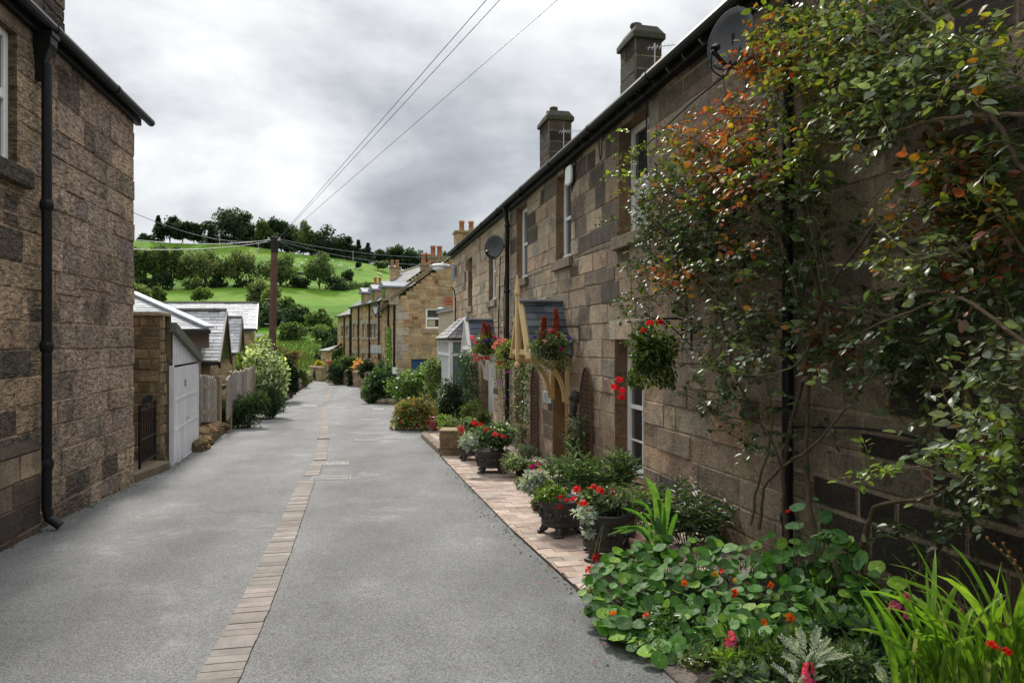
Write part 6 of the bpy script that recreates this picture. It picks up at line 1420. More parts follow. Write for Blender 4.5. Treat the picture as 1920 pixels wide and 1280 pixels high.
# ---------------------------------------------------------------- trellises with climbers, plaque, ornament
def trellis(label, s, w, z0, z1):
    t = thing('trellis', label, 'trellis', RP(s, z0, .05), TH); f = MB(RM); n = 9
    hz = lambda u: z1-.34*(abs(u)**2)
    m = MB(RM)
    for k in range(-26, 27):
        for sg in (1, -1):
            pts = []
            for q in np.linspace(-1, 1, 41):
                z = (z0+z1)/2+sg*q*w*.95+k*.125
                pts.append((q, z))
            seg = [(q, z) for q, z in pts if z0 < z < hz(q)-.02]
            if len(seg) > 2: quadbar(m, (-.045-.008*sg, s+seg[0][0]*w/2, seg[0][1]), (-.045-.008*sg, s+seg[-1][0]*w/2, seg[-1][1]), .015, .007, (.075, .045, .03), up=(1, 0, 0))
    m.build('lattice', M['wood'], t)
    top = [( -.05, s+q*w/2, hz(q)) for q in np.linspace(-1, 1, 15)]
    for a, b in zip(top[:-1], top[1:]): quadbar(f, a, b, .022, .03, (.11, .055, .03), up=(1, 0, 0))
    for q in (-1, 1): quadbar(f, (-.05, s+q*w/2, z0), (-.05, s+q*w/2, hz(q)), .022, .03, (.11, .055, .03), up=(1, 0, 0))
    f.build('frame', M['wood'], t); return t
sT1 = rs(1105); trellis('dark fan-topped lattice trellis right of the cream door', sT1, .44, -.35, 1.24)
sT2 = rs(1007); trellis('dark lattice trellis left of the cream door, under the name plaque', sT2, .42, -.45, 1.2)
def climber(label, pts, n, rad, leaf, palette, name='climber', heads=(), o=.1, hr=.03, matn='leaf', fs=.022):
    path = spline([RO(x, y, o) for x, y in pts], 30); t = thing(name, label, 'climber', path[0]); s = MB(); tube(s, path, np.linspace(.012, .004, 30), 6, (.06, .045, .03))
    for k in range(8):
        i = random.randrange(4, 28); tube(s, spline([path[i], path[i]+rng.normal(0, rad*.6, 3), path[i]+rng.normal(0, rad, 3)+A(0, 0, -.05)], 6), .003, 4, (.07, .06, .03))
    s.build('stems', M['bark'], t); l = MB(); i = rng.integers(0, 30, n); off = rng.normal(0, 1, (n, 3))*rad*.55; p = path[i]+off
    dn = np.abs((p-A(X0, 0, 0))@RN); inside = ((p-A(X0, 0, 0))@RN) < .03; p[inside] += RN*(.06-((p[inside]-A(X0, 0, 0))@RN))[:, None]
    scatter(l, LEAF, p, rdir(n)*.7+A(0, -.1, -.5)+RN*.4, rdir(n)*.6+A(0, -.2, .6)+RN*.5, leaf*(.6+.7*rng.random(n)), pal(n, *palette)); l.build('foliage', M[matn], t)
    for q, col in heads: head(t, q, hr, col, fs=fs)
    return t
climber('leafy climber over the trellis right of the cream door', [(1082, 900), (1086, 860), (1078, 825), (1086, 790)], 420, .13, .075, GREEN, o=.2)
climber('pale clematis leaves on the trellis left of the cream door', [(984, 880), (978, 820), (982, 760), (978, 710), (988, 680)], 560, .15, .07, (((.09, .14, .04), 3), ((.16, .21, .08), 2), ((.05, .09, .02), 2)), o=.14)
climber('thin climber with lilac blooms beside the drainpipe', [(950, 800), (944, 740), (940, 690), (946, 650)], 320, .14, .06, (((.13, .18, .06), 3), ((.22, .24, .10), 2)), o=.16, heads=[(RO(936, 716, .3), (.45, .22, .48)), (RO(944, 746, .25), (.42, .16, .45)), (RO(951, 700, .25), (.35, .05, .28)), (RO(935, 722, .3), (.5, .3, .5))], hr=.05, fs=.035)
climber('dark rose climbing between the white bay and the small porch', [(893, 800), (884, 750), (880, 700), (878, 660)], 1400, .26, .085, GREEN, o=.22)
pq = thing('name_plaque', 'pale grey name plaque left of the cream door', 'sign', RO(1028, 745, .012), TH); m = MB(RM); s0, s1 = rs(1035), rs(1020); z0, z1 = rz(1035, 757), rz(1035, 735)
box(m, (-.022, s0, z0), (-.001, s1, z1), (.42, .48, .46)); m.build('panel', M['attr'], pq, bevel=.004)
m = MB(RM); w_ = s1-s0
def letter_row(m, zc, h, ua, ub, n):
    for i in range(n):
        a = ua+(ub-ua)*i/n; b = a+(ub-ua)/n*.62; k = i % 4; x = (-.0245, -.0225); c = (.10, .13, .13)
        box(m, (x[0], a, zc-h/2), (x[1], a+.006, zc+h/2), c)
        if k in (0, 2): box(m, (x[0], a+.006, zc+h/2-.006), (x[1], b, zc+h/2), c)
        if k in (0, 1): box(m, (x[0], a+.006, zc-h/2), (x[1], b, zc-h/2+.006), c)
        if k in (2, 3): box(m, (x[0], b-.006, zc-h/2), (x[1], b, zc+h/2-.0065), c)
        if k == 3: box(m, (x[0], a+.006, zc-.003), (x[1], b-.0065, zc+.003), c)
for k, (ua, ub, n) in enumerate(((.2, .8, 5), (.15, .88, 8), (.3, .75, 4))): letter_row(m, z1-(z1-z0)*(.24+.26*k), (z1-z0)*.15, s0+w_*ua, s0+w_*ub, n)
m.build('lettering', M['attr'], pq)
orn = MB(); c = RO(1079, 752, .05); blob(orn, c+A(0, 0, .06), (.09, .07, .09), (.05, .05, .05), 12, 8, .15); blob(orn, c+A(-.03, -.02, -.1), (.055, .05, .12), (.045, .045, .045), 10, 8, .15); blob(orn, c+A(-.05, -.02, -.2), (.06, .05, .045), (.05, .05, .05), 10, 6, .1); blob(orn, c+A(-.075, -.04, .04), (.03, .03, .03), (.05, .05, .05))
tag(orn.build('wall_ornament', M['lead'], origin=c, smooth=True), 'dark carved head ornament on the wall right of the cream door', 'ornament')

# ---------------------------------------------------------------- hanging baskets
def bracket(label, xw, yt, yb, reach, scroll=True):
    s, zt, zb = rs(xw), rz(xw, yt), rz(xw, yb); t = thing('basket_bracket', label, 'bracket', RP(s, zb, 0), TH); m = MB(); q = lambda o, z, ds=0: RP(s+ds, z, o)
    quadbar(m, q(.012, zb), q(.012, zt), .02, .012, up=(1, 0, 0)); quadbar(m, q(.012, zt-.02), q(reach, zt-.02), .012, .016); m.build('arm', M['black'], t)
    m = MB(); tube(m, [q(.02, zb+.03), q(reach*.7, zt-.03)], .006, 5)
    if scroll:
        for (oc, zc, rr, sg) in ((.10, zb+.13, .05, 1), (.09, zt-.10, .045, -1), (reach*.62, zt-.07, .035, 1)):
            tube(m, [q(oc+rr*(1-i/20)*math.cos(i*.55)*sg, zc+rr*(1-i/20)*math.sin(i*.55)) for i in range(18)], .006, 5)
    tube(m, [q(reach, zt-.02), q(reach+.015, zt-.05), q(reach-.005, zt-.07)], .005, 5)
    m.build('scroll', M['black'], t); return q(reach, zt-.06)
def basket(label, hook, drop, r, palette, nl, leaf, heads, plume=None, trail=0, core=True, fs=.028, hr=.035, rz_=.8):
    c = hook-A(0, 0, drop); t = thing('hanging_basket', label, 'hanging basket', c-A(0, 0, r*.8)); b = MB()
    lathe(b, [(0, -r*.62), (r*.3, -r*.58), (r*.52, -r*.38), (r*.6, -r*.05), (r*.61, .0), (r*.5, 0)], c, 18, (.03, .025, .018)); b.build('bowl', M['matt'], t)
    ch = MB()
    for k in range(3): a = k*2.1; tube(ch, [c+A(r*.58*math.cos(a), r*.58*math.sin(a), 0), hook], .004, 4)
    ch.build('chain', M['black'], t)
    l = MB(); crown(l, c+A(0, 0, r*.12), (r, r, r*rz_), nl, leaf, palette, clumps=22, low=-.6, up=.6)
    n = int(trail)
    if n:
        a = rng.random(n)*6.283; q = rng.random(n); p = c+np.stack([r*(.55+.35*np.sin(q*2))*np.cos(a), r*(.55+.35*np.sin(q*2))*np.sin(a), -r*1.1*q], 1)+rng.normal(0, r*.07, (n, 3)); scatter(l, LEAF, p, rdir(n)*.6+A(0, 0, -1), rdir(n)*.7+A(-.2, -.4, .3), leaf*.8, pal(n, *palette))
    l.build('foliage', M['leaf'], t)
    if plume:
        for (dx, hh, w_) in plume:
            m = MB(); n = 520; q = rng.random(n); a = rng.random(n)*6.283; wd = w_*(1.05-q)**.7*rng.random(n)**.5
            p = c+np.stack([dx+wd*np.cos(a), wd*np.sin(a), r*.25+hh*q], 1); scatter(m, LONGLEAF, p, np.stack([np.cos(a)*.7, np.sin(a)*.7, np.full(n, 1.)], 1)+rdir(n)*.3, rdir(n), .045, pal(n, ((.26, .045, .03), 3), ((.36, .07, .04), 2), ((.16, .03, .025), 2))); m.build('plume', M['petal'], t)
    for dx, dy, dz, col in heads: head(t, c+A(dx, dy, dz), hr, col, fs=fs)
    return t
PUR = (.08, .02, .22)
h1 = bracket('black scrolled bracket nearest the camera, holding the largest hanging basket', 1298, 594, 652, .42)
basket('largest hanging basket, overflowing with yellow-green foliage and red geraniums', h1-A(0, 0, .0), .34, .225, (((.07, .11, .02), 3), ((.16, .20, .035), 2), ((.03, .05, .012), 3)), 2000, .055, [(-.10, -.1, .26, GER), (-.05, -.15, .33, GER), (.05, -.12, .34, (.45, .01, .01)), (-.38, -.12, -.26, (.65, .01, .03)), (-.31, -.12, -.30, (.65, .01, .03)), (-.31, -.14, -.36, (.6, .01, .03)), (-.33, -.12, -.20, (.65, .01, .03))], trail=900, rz_=1.25, fs=.03)
h2 = bracket('plain black bracket left of the pale lintel, holding the purple plumed basket', 1087, 610, 650, .42, False)
basket('hanging basket with two red feathery plumes, right of the cream porch', h2, .27, .27, (((.09, .14, .05), 3), ((.16, .20, .07), 2), ((.22, .26, .16), 1)), 1900, .05, [(-.09, -.2, .10, MAG), (.12, -.16, -.01, MAG), (-.03, -.2, .24, (.5, .02, .2)), (-.26, -.1, .16, PUR), (.22, -.12, .14, PUR), (.3, 0, .12, PUR), (.26, -.1, .06, PUR)], plume=((-.11, .36, .055), (.06, .48, .06)), trail=350, fs=.026)
h3 = bracket('black bracket beside the small white-fronted porch', 947, 612, 668, .42)
basket('far hanging basket with a crimson plume and purple flowers, before the white porch', h3, .36, .30, (((.10, .16, .03), 3), ((.2, .22, .08), 2)), 1500, .055, [(-.02, -.2, .10, PUR), (.06, -.2, .11, PUR), (-.28, -.1, .18, PNK), (-.22, -.14, .08, PNK), (.22, -.1, .17, MAG), (.29, -.05, .12, MAG), (.26, -.08, .02, MAG), (-.1, -.2, -.26, GER), (.03, -.2, -.25, GER), (-.22, -.1, -.2, PNK), (-.2, -.15, -.3, (.6, .15, .2))], plume=((-.04, .42, .09), (.06, .38, .09)), trail=300, hr=.06, fs=.045)
h4 = bracket('black bracket hidden behind the cream porch', 1000, 628, 668, .42, False)
basket('hanging basket with salmon pink flowers behind the cream porch finial', h4, .22, .27, (((.18, .22, .05), 3), ((.30, .27, .09), 1), ((.09, .14, .03), 2)), 1200, .055, [(-.26, -.05, .12, (.7, .2, .18)), (-.2, -.1, .16, (.7, .2, .18)), (-.3, -.05, .06, (.7, .22, .2)), (-.2, -.1, -.22, (.55, .02, .12)), (-.12, -.1, .18, (.7, .24, .22))], trail=400, hr=.045, fs=.035)

# ---------------------------------------------------------------- dishes, alarm, aerials
def dish(label, x, y, o, rx, rzv, face, armdir, xw, yw):
    c = RO(x, y, o); t = thing('satellite_dish', label, 'satellite dish', RO(xw, yw, .0)); f = norm(A(*face)); u = norm(np.cross(A(0, 0, 1), f)); v = np.cross(f, u); m = MB()
    nr, na = 5, 32; V = []; 
    for side in (0, .012):
        for i in range(nr+1):
            q = i/nr
            for k in range(na): a = 2*math.pi*k/na; V.append(c+u*rx*q*math.cos(a)+v*rzv*q*math.sin(a)+f*(.055*q*q-side))
    Fs = []; w = (nr+1)*na
    for i in range(nr):
        for k in range(na):
            a, b, c2, d = i*na+k, i*na+(k+1) % na, (i+1)*na+(k+1) % na, (i+1)*na+k; Fs += [[a, b, c2, d], [w+d, w+c2, w+b, w+a]]
    for k in range(na): Fs.append([nr*na+k, nr*na+(k+1) % na, w+nr*na+(k+1) % na, w+nr*na+k])
    m.add(V, Fs); m.build('reflector', M['dish'], t, smooth=True)
    m = MB(); e = c-v*rzv*.95; tip = c-v*rzv*.75+f*rx*1.25+A(*armdir)*.0; quadbar(m, e+f*.03, tip, .025, .02); tube(m, [tip-f*.02+v*.02, tip+A(0, 0, .055)-f*.06], .028, 10); m.build('receiver_arm', M['black'], t)
    m = MB(); wp = RO(xw, yw, .01); tube(m, [c-f*.01, c-f*.09, wp+RN*.06, wp], .02, 8); box(m, c-f*.05-A(.05, .03, .07), c-f*.05+A(.05, .03, .07)); quadbar(m, wp-A(0, 0, .09), wp+A(0, 0, .09), .08, .02, up=tuple(RN)); m.build('mount', M['black'], t)
    m = MB(); tube(m, spline([tip, tip+A(0, .02, -.12), tip+A(.1, .05, -.17), tip+A(.15, .06, -.05), e], 14), .006, 5); tube(m, spline([e, e-A(0, 0, .03)+RD*-.1, wp-A(0, 0, .2)], 8), .006, 5); m.build('cable', M['black'], t)
M['dish'] = mat_plain('dark_mesh_metal', (.035, .035, .038), rough=.55, var=.15, vscale=4, bstr=.2, bscale=300)
dish('large dark satellite dish high on the near wall under the gutter', 1376, 78, .36, .20, .245, (-.78, -.62, .15), (0, 0, 0), 1440, 80)
dish('smaller dark satellite dish beside the far drainpipe', 929, 464, .34, .24, .25, (-.6, -.85, .12), (0, 0, 0), 948, 462)
al = thing('alarm_box', 'white and black burglar alarm box under the gutter', 'alarm box', RO(1074, 345, 0), TH); m = MB(RM); s0, s1 = rs(1080), rs(1069); z0, z1 = rz(1075, 347), rz(1075, 311)
prism(m, [(s0+.05, z0), (s1-.05, z0), (s1, z0+.06), (s1, z1-.06), (s1-.05, z1), (s0+.05, z1), (s0, z1-.06), (s0, z0+.06)], -.085, -.02, lambda u, v, w: (w, u, v)); m.build('cover', M['white'], al, bevel=.015)
m = MB(RM); prism(m, [(s0+.03, z0-.015), (s1-.03, z0-.015), (s1-.012, z0+.05), (s1-.012, z1-.05), (s1-.05, z1-.01), (s0+.05, z1-.01), (s0-.005, z1-.05), (s0-.005, z0+.05)], -.05, 0, lambda u, v, w: (w, u, v)); m.build('back_plate', M['black'], al)
def aerial(label, s, zb, zt, xoff):
    b = RP(s, zb, -2.5+.0)+RD*xoff; t = thing('tv_aerial', label, 'aerial', b); m = MB(); tube(m, [b, A(b[0], b[1], zt)], .014, 6); m.build('mast', M['metal'], t)
    m = MB(); c = A(b[0], b[1], zt-.08); d = norm(A(.7, -.5, -.12)); e = norm(A(.3, .6, .7)); quadbar(m, c-d*.15, c+d*.6, .012, .012)
    for i in range(9): q = c-d*.12+d*.08*i; quadbar(m, q-e*.11, q+e*.11, .006, .006)
    m.build('elements', M['metal'], t)
aerial('thin aerial beside the nearer chimney', 13.6, 6.3, 7.35, -.66); aerial('thin aerial beside the farther chimney', 19.5, 6.3, 7.45, -.78)

# ---------------------------------------------------------------- drain covers in the lane
def cover(label, pts, grate=True, col=(.33, .31, .29)):
    q = [onroad(*p) for p in pts]; q = [p+A(0, 0, .003) for p in q]; t = thing('drain_cover', label, 'drain cover', sum(q)/4)
    ip = lambda u, v: q[0]*(1-u)*(1-v)+q[1]*u*(1-v)+q[2]*u*v+q[3]*(1-u)*v
    m = MB(); up = A(0, 0, .004)
    def qd(u0, u1, v0, v1, c, h=0): 
        V = [ip(u0, v0), ip(u1, v0), ip(u1, v1), ip(u0, v1)]; hexa(m, [p+A(0, 0, -.01) for p in V]+[p+up*.5+A(0, 0, h) for p in V], c)
    qd(0, 1, 0, .07, col); qd(0, 1, .93, 1, col); qd(0, .025, .07, .93, col); qd(.975, 1, .07, .93, col); m.build('frame', M['brick'], t)
    m = MB(); qd(.025, .975, .07, .93, (.05, .048, .046), -.003)
    n = 26
    for i in range(n):
        for j in range(2 if grate else 1):
            u0 = .04+.92*i/n; v0 = .12+j*.40; qd(u0, u0+.92/n*.55, v0, v0+(.34 if grate else .7), col, .0005)
    m.build('grate', M['brick'], t)
cover('ribbed rectangular drain cover across the brick channel, nearest one', [(581, 902), (656, 899.5), (658, 891), (588, 893)])
cover('worn patterned drain cover just beyond the ribbed one', [(586, 874.5), (654, 872), (653, 865), (588, 866.5)], False, (.36, .34, .32))
def plate(label, x0, x1, y0, y1, col, frame=True):
    q = [onroad(x0, y1)+A(0, 0, .004), onroad(x1, y1)+A(0, 0, .004), onroad(x1-1, y0)+A(0, 0, .004), onroad(x0+1, y0)+A(0, 0, .004)]; m = MB(); hexa(m, [p-A(0, 0, .01) for p in q]+q, A(*col)*.85); tag(m.build('manhole_cover', M['brick'], origin=q[0]), label, 'manhole cover', 'small service covers set in the lane')
for a in (('pale manhole cover left of the brick channel at the far bend', 567, 595, 759, 762.5, (.24, .24, .235)), ('dark grating on the brick channel before the bend', 594, 619, 821.5, 824.5, (.05, .05, .05)), ('long pale cover right of the channel by the reddish bush', 664, 713, 823.5, 827, (.20, .20, .20)), ('small cover right of the channel at the far bend', 616, 630, 759, 762, (.23, .22, .21)), ('thin cover in front of the corner bush', 676, 712, 785.5, 788, (.21, .21, .205)), ('small pale cover below the ring of grey stones', 698, 720, 765.5, 768.5, (.27, .26, .25)), ('far cover on the lane before the garden walls', 592, 612, 742.5, 744.5, (.22, .22, .22))): plate(*a)
# ---------------------------------------------------------------- climbing roses on the near wall
DGR = (((.032, .058, .018), 5), ((.052, .085, .026), 4), ((.085, .115, .04), 2), ((.10, .055, .025), .5))
SHN = (((.17, .205, .13), 4), ((.10, .14, .06), 4), ((.16, .19, .06), 2), ((.19, .09, .03), .5))
YGR = (((.19, .23, .04), 3), ((.10, .145, .03), 3), ((.30, .27, .04), 2), ((.28, .12, .02), 1), ((.035, .06, .015), 2))
ORA = (((.40, .13, .025), 3), ((.35, .20, .03), 2), ((.42, .055, .025), 2), ((.12, .15, .03), 3), ((.20, .07, .025), 2))
RUS = (((.16, .065, .03), 3), ((.11, .05, .025), 2), ((.06, .085, .025), 3), ((.30, .07, .03), 1))
LIM = (((.17, .26, .03), 3), ((.24, .32, .05), 2), ((.10, .17, .02), 2))
def rose(label, base, canes, blobs, leaf):
    t = thing('climbing_rose', label, 'climbing rose', base); c = MB()
    for pts, r0 in canes:
        path = spline([RO(x, y, o) for x, y, o in pts], 26); path += rng.normal(0, .004, path.shape); tube(c, path, np.linspace(r0*1.2, r0*.55, 26), 7, pal(1, ((.14, .095, .06), 2), ((.11, .115, .05), 2), ((.08, .055, .04), 1))[0])
        for i in range(2, 25, 2):
            d = rdir(1)[0]; tube(c, [path[i], path[i]+d*(r0+.008)], [.003, .0005], 4, (.12, .06, .04))
    tw = MB(); Ps, Ds, Ns, Sz, Cs = [], [], [], [], []
    for (x, y, rx, ry, n, pl, o0, o1) in blobs:
        for k in range(n):
            a = random.random()*6.283; q = math.sqrt(random.random()); px, py = x+rx*q*math.cos(a), y+ry*q*math.sin(a); o = random.uniform(o0, o1)*random.uniform(.55, 1)
            p = RO(px, py, max(.05, o)); d = norm(rng.normal(0, 1, 3)*A(1, 1, .8)+RN*.55+A(0, 0, .15)); L = random.uniform(.10, .26); m = random.randint(6, 10)
            path = spline([p, p+d*L*.5+A(0, 0, .02), p+d*L+A(0, 0, -.035)], 6); tube(tw, path, [.0035, .003, .0028, .0025, .002, .0015], 4, (.09, .085, .035))
            cols = pal(m, *pl)
            for i in range(m):
                f = (i+1)/m*4.99; j = int(f); b = path[j]+(path[j+1]-path[j])*(f-j); sd = norm(np.cross(d, A(.1, .2, 1))); sg = 1 if i % 2 else -1
                dd = d*.6+sd*sg*(.9 if i < m-1 else 0)+rng.normal(0, .3, 3)+A(0, 0, -.15)
                Ps.append(b+dd*.012); Ds.append(dd); Ns.append(A(-.12, -.1, .75)+RN*.35+rng.normal(0, .5, 3)); Sz.append(leaf*random.uniform(.5, 1.4)*(1 if i < m-1 else 1.15)); Cs.append(cols[i])
    c.build('canes', M['bark'], t); tw.build('twigs', M['bark'], t)
    l = MB(); scatter(l, ROSELEAF, np.array(Ps), np.array(Ds), np.array(Ns), np.array(Sz), np.array(Cs)); l.build('foliage', M['gloss'], t); return t
ROSELEAF = (np.array([(0, 0, 0), (-.27, .25, .06), (-.30, .55, .06), (-.14, .85, -.01), (0, 1, -.07), (.14, .85, -.01), (.30, .55, .06), (.27, .25, .06), (0, .5, .0)], float),
            np.array([[0, 8, 2, 1], [8, 4, 3, 2], [0, 7, 6, 8], [8, 6, 5, 4]]))
B1 = []
for (x, y, rx, ry, n, pl, o0, o1) in (
    (1290, 330, 110, 75, 80, YGR, .1, .45), (1340, 265, 100, 60, 60, ORA, .15, .5), (1370, 330, 90, 70, 60, ORA, .15, .55), (1440, 110, 60, 45, 44, ORA, .2, .55), (1480, 60, 60, 50, 34, YGR, .2, .5), (1520, 190, 70, 70, 60, YGR, .2, .55),
    (1290, 420, 100, 90, 120, DGR, .08, .40), (1390, 430, 120, 110, 130, DGR, .08, .45), (1250, 400, 55, 70, 46, DGR, .08, .35), (1250, 490, 60, 60, 50, DGR, .08, .3), (1180, 300, 30, 60, 12, LIM, .12, .4), (1180, 400, 26, 50, 8, DGR, .1, .3), (1200, 545, 40, 60, 26, DGR, .08, .25),
    (1265, 515, 46, 26, 26, ORA, .2, .5), (1180, 610, 30, 60, 14, DGR, .06, .2), (1330, 560, 80, 60, 60, DGR, .08, .35), (1340, 660, 70, 70, 44, DGR, .08, .35), (1400, 560, 60, 60, 40, SHN, .15, .45), (1370, 640, 60, 50, 22, SHN, .2, .45), (1410, 760, 60, 80, 40, DGR, .1, .35), (1390, 700, 40, 60, 14, SHN, .2, .4),
    (1320, 760, 50, 26, 16, DGR, .06, .2), (1500, 600, 60, 70, 40, DGR, .1, .4), (1480, 680, 60, 30, 16, SHN, .2, .45), (1400, 480, 60, 40, 20, RUS, .2, .5), (1500, 400, 90, 100, 70, DGR, .1, .45), (1460, 290, 90, 60, 60, YGR, .2, .55), (1500, 800, 70, 40, 16, DGR, .1, .3), (1560, 640, 60, 60, 30, RUS, .1, .35), (1300, 380, 60, 40, 20, RUS, .2, .5), (1400, 200, 60, 40, 18, ORA, .2, .5)):
    B1.append((x, y, rx, ry, int(n*(1.05 if y < 560 else .75)), pl, o0, o1))
C1 = [([(1476, 1015, .12), (1470, 900, .12), (1478, 820, .15), (1520, 660, .2), (1545, 560, .2), (1640, 420, .3)], .016), ([(1528, 1012, .1), (1512, 880, .1), (1518, 700, .12), (1545, 600, .15), (1500, 420, .2)], .017),
      ([(1408, 985, .1), (1418, 920, .12), (1448, 800, .16), (1430, 690, .2), (1380, 590, .2)], .010), ([(1424, 990, .15), (1440, 900, .18), (1530, 830, .2), (1620, 720, .22), (1700, 612, .25)], .011), ([(1470, 960, .15), (1462, 860, .2), (1385, 720, .25), (1352, 590, .25), (1330, 480, .25)], .009),
      ([(1520, 660, .2), (1470, 470, .25), (1400, 340, .35), (1300, 330, .4)], .010), ([(1490, 560, .2), (1440, 400, .3), (1360, 290, .4), (1250, 240, .4)], .008), ([(1545, 560, .2), (1500, 330, .3), (1440, 200, .4), (1420, 110, .4)], .008), ([(1380, 590, .2), (1280, 480, .2), (1200, 380, .3), (1160, 330, .3)], .007),
      ([(1560, 560, .2), (1480, 270, .35), (1380, 220, .45), (1280, 270, .45)], .007), ([(1352, 590, .25), (1290, 600, .3), (1200, 560, .2)], .006), ([(1430, 690, .2), (1370, 640, .3), (1310, 600, .35)], .006), ([(1545, 600, .2), (1480, 690, .35), (1370, 700, .35), (1300, 670, .3)], .006)]
rose('climbing rose with orange and red young leaves around the black downpipe', RP(rs(1490), g(5)+.05, .12), C1, B1, .050)
B2 = []
for (x, y, rx, ry, n, pl, o0, o1) in (
    (1580, 60, 90, 60, 60, YGR, .2, .6), (1630, 110, 110, 50, 60, SHN, .25, .65), (1700, 175, 110, 60, 90, SHN, .3, .7), (1780, 150, 90, 50, 50, SHN, .3, .75), (1850, 120, 80, 60, 30, YGR, .3, .7), (1600, 180, 70, 60, 50, YGR, .2, .6), (1640, 250, 80, 40, 40, SHN, .25, .65), (1660, 40, 100, 40, 36, DGR, .2, .5),
    (1800, 320, 70, 40, 40, RUS, .25, .6), (1840, 370, 80, 60, 50, YGR, .25, .65), (1790, 410, 60, 40, 34, RUS, .2, .6), (1740, 330, 40, 30, 14, YGR, .3, .6), (1880, 460, 60, 90, 50, RUS, .2, .5), (1800, 480, 80, 60, 44, SHN, .2, .6), (1690, 470, 40, 40, 12, YGR, .3, .6), (1720, 520, 40, 24, 10, SHN, .3, .6),
    (1850, 560, 80, 60, 40, DGR, .2, .5), (1680, 600, 110, 60, 54, DGR, .1, .4), (1640, 660, 90, 50, 40, DGR, .1, .4), (1740, 660, 60, 60, 26, DGR, .1, .4), (1860, 720, 70, 40, 22, SHN, .3, .65), (1880, 790, 60, 70, 40, SHN, .3, .7), (1850, 850, 70, 50, 30, LIM, .3, .7), (1800, 880, 60, 30, 16, SHN, .3, .6), (1690, 880, 50, 14, 5, LIM, .3, .5), (1650, 885, 20, 16, 3, LIM, .3, .5),
    (1890, 910, 50, 60, 24, SHN, .3, .6), (1790, 960, 60, 50, 10, DGR, .2, .4), (1710, 1010, 40, 30, 7, DGR, .15, .35), (1740, 790, 60, 30, 8, SHN, .15, .4), (1910, 250, 40, 80, 24, DGR, .3, .6), (1910, 640, 40, 60, 18, SHN, .3, .6), (1720, 720, 50, 40, 10, DGR, .1, .4)):
    B2.append((x, y, rx, ry, int(n*(1.08 if y < 480 else .85)+.5), pl, o0, o1))
C2 = [([(1605, 1060, .15), (1632, 970, .2), (1655, 945, .22), (1760, 925, .25), (1850, 870, .3), (1930, 790, .35)], .014), ([(1700, 1110, .15), (1760, 1020, .18), (1830, 930, .25), (1880, 800, .35), (1910, 600, .4)], .016), ([(1840, 880, .2), (1815, 700, .2), (1865, 590, .25), (1890, 450, .3), (1800, 330, .4)], .010),
      ([(1930, 340, .5), (1850, 210, .55), (1740, 130, .55), (1620, 50, .5)], .009), ([(1930, 215, .5), (1780, 220, .55), (1660, 250, .5), (1560, 270, .4)], .008), ([(1920, 400, .4), (1800, 470, .5), (1700, 470, .5), (1620, 390, .4)], .007), ([(1940, 660, .5), (1800, 560, .5), (1690, 590, .35), (1580, 640, .3)], .008), ([(1900, 130, .5), (1720, 20, .5), (1640, -40, .5)], .008), ([(1930, 480, .4), (1820, 360, .5), (1700, 400, .5)], .006), ([(1850, 880, .4), (1760, 870, .45), (1650, 885, .4)], .004), ([(1790, 1000, .2), (1820, 880, .3), (1780, 760, .3), (1740, 640, .3)], .007), ([(1700, 600, .3), (1620, 580, .3), (1560, 560, .3)], .006)]
rose('climbing rose of pale glossy leaves at the right edge of the picture', RP(rs(1720), g(4)+.05, .15), C2, B2, .047)

# ---------------------------------------------------------------- flower bed
def T_disc(n, seed):
    # round leaf with a pale eye where the veins meet, dished and a little wavy
    r = np.random.default_rng(seed); V = [(0, 0, -.05)]
    for rr, zz in ((.07, -.045), (.30, .0), (.5, .0)):
        for k in range(n):
            a = 2*math.pi*k/n; q = rr*(1+(.10*(r.random()-.5)+.03*math.sin(3*a) if rr > .4 else 0)); V.append((q*math.cos(a), q*math.sin(a), zz+(.09*(r.random()-.5) if rr > .4 else .02*(r.random()-.5))))
    Fs = [[0, 1+k, 1+(k+1) % n, 1+(k+1) % n] for k in range(n)]
    for ring in (0, 1):
        o = 1+ring*n; Fs += [[o+k, o+n+k, o+n+(k+1) % n, o+(k+1) % n] for k in range(n)]
    return np.array(V, float), np.array(Fs)
DISCF = np.array([[1.9, 1.7, 2.2]]*10+[[1.12]*3 if k % 2 else [.94]*3 for k in range(10)]+[[1.06]*3 if k % 2 else [.95]*3 for k in range(10)])
WZX = lambda x: (X0-.22)/((x-960)/F+K)
def bedP(x, y, jit=.12):
    """point on the rounded surface of the bed planting seen at photo pixel (x, y)"""
    t = min(1, max(0, (1255-y)/255)); Z = 3.55+1.45*t**1.1
    Z = min(Z, WZX(x)-.05)+random.gauss(0, jit*.35); return P(x, y, Z)
nt_ = thing('nasturtium', 'sprawling nasturtium with round green leaves and orange flowers in the front bed', 'plant', PG(1400, 1180))
poly = [(1105, 1075), (1150, 1035), (1240, 1000), (1330, 1008), (1380, 1030), (1440, 1000), (1500, 1010), (1560, 990), (1640, 1055), (1690, 1090), (1690, 1130), (1640, 1170), (1560, 1195), (1480, 1215), (1380, 1235), (1290, 1245), (1210, 1232), (1150, 1195), (1105, 1160), (1090, 1110)]
def inside(x, y, pg):
    r = False
    for (xa, ya), (xb, yb) in zip(pg, pg[1:]+pg[:1]):
        if (ya > y) != (yb > y) and x < (xb-xa)*(y-ya)/(yb-ya)+xa: r = not r
    return r
Ps, Ds, Ns, Sz, Cs = [], [], [], [], []; stm = MB()
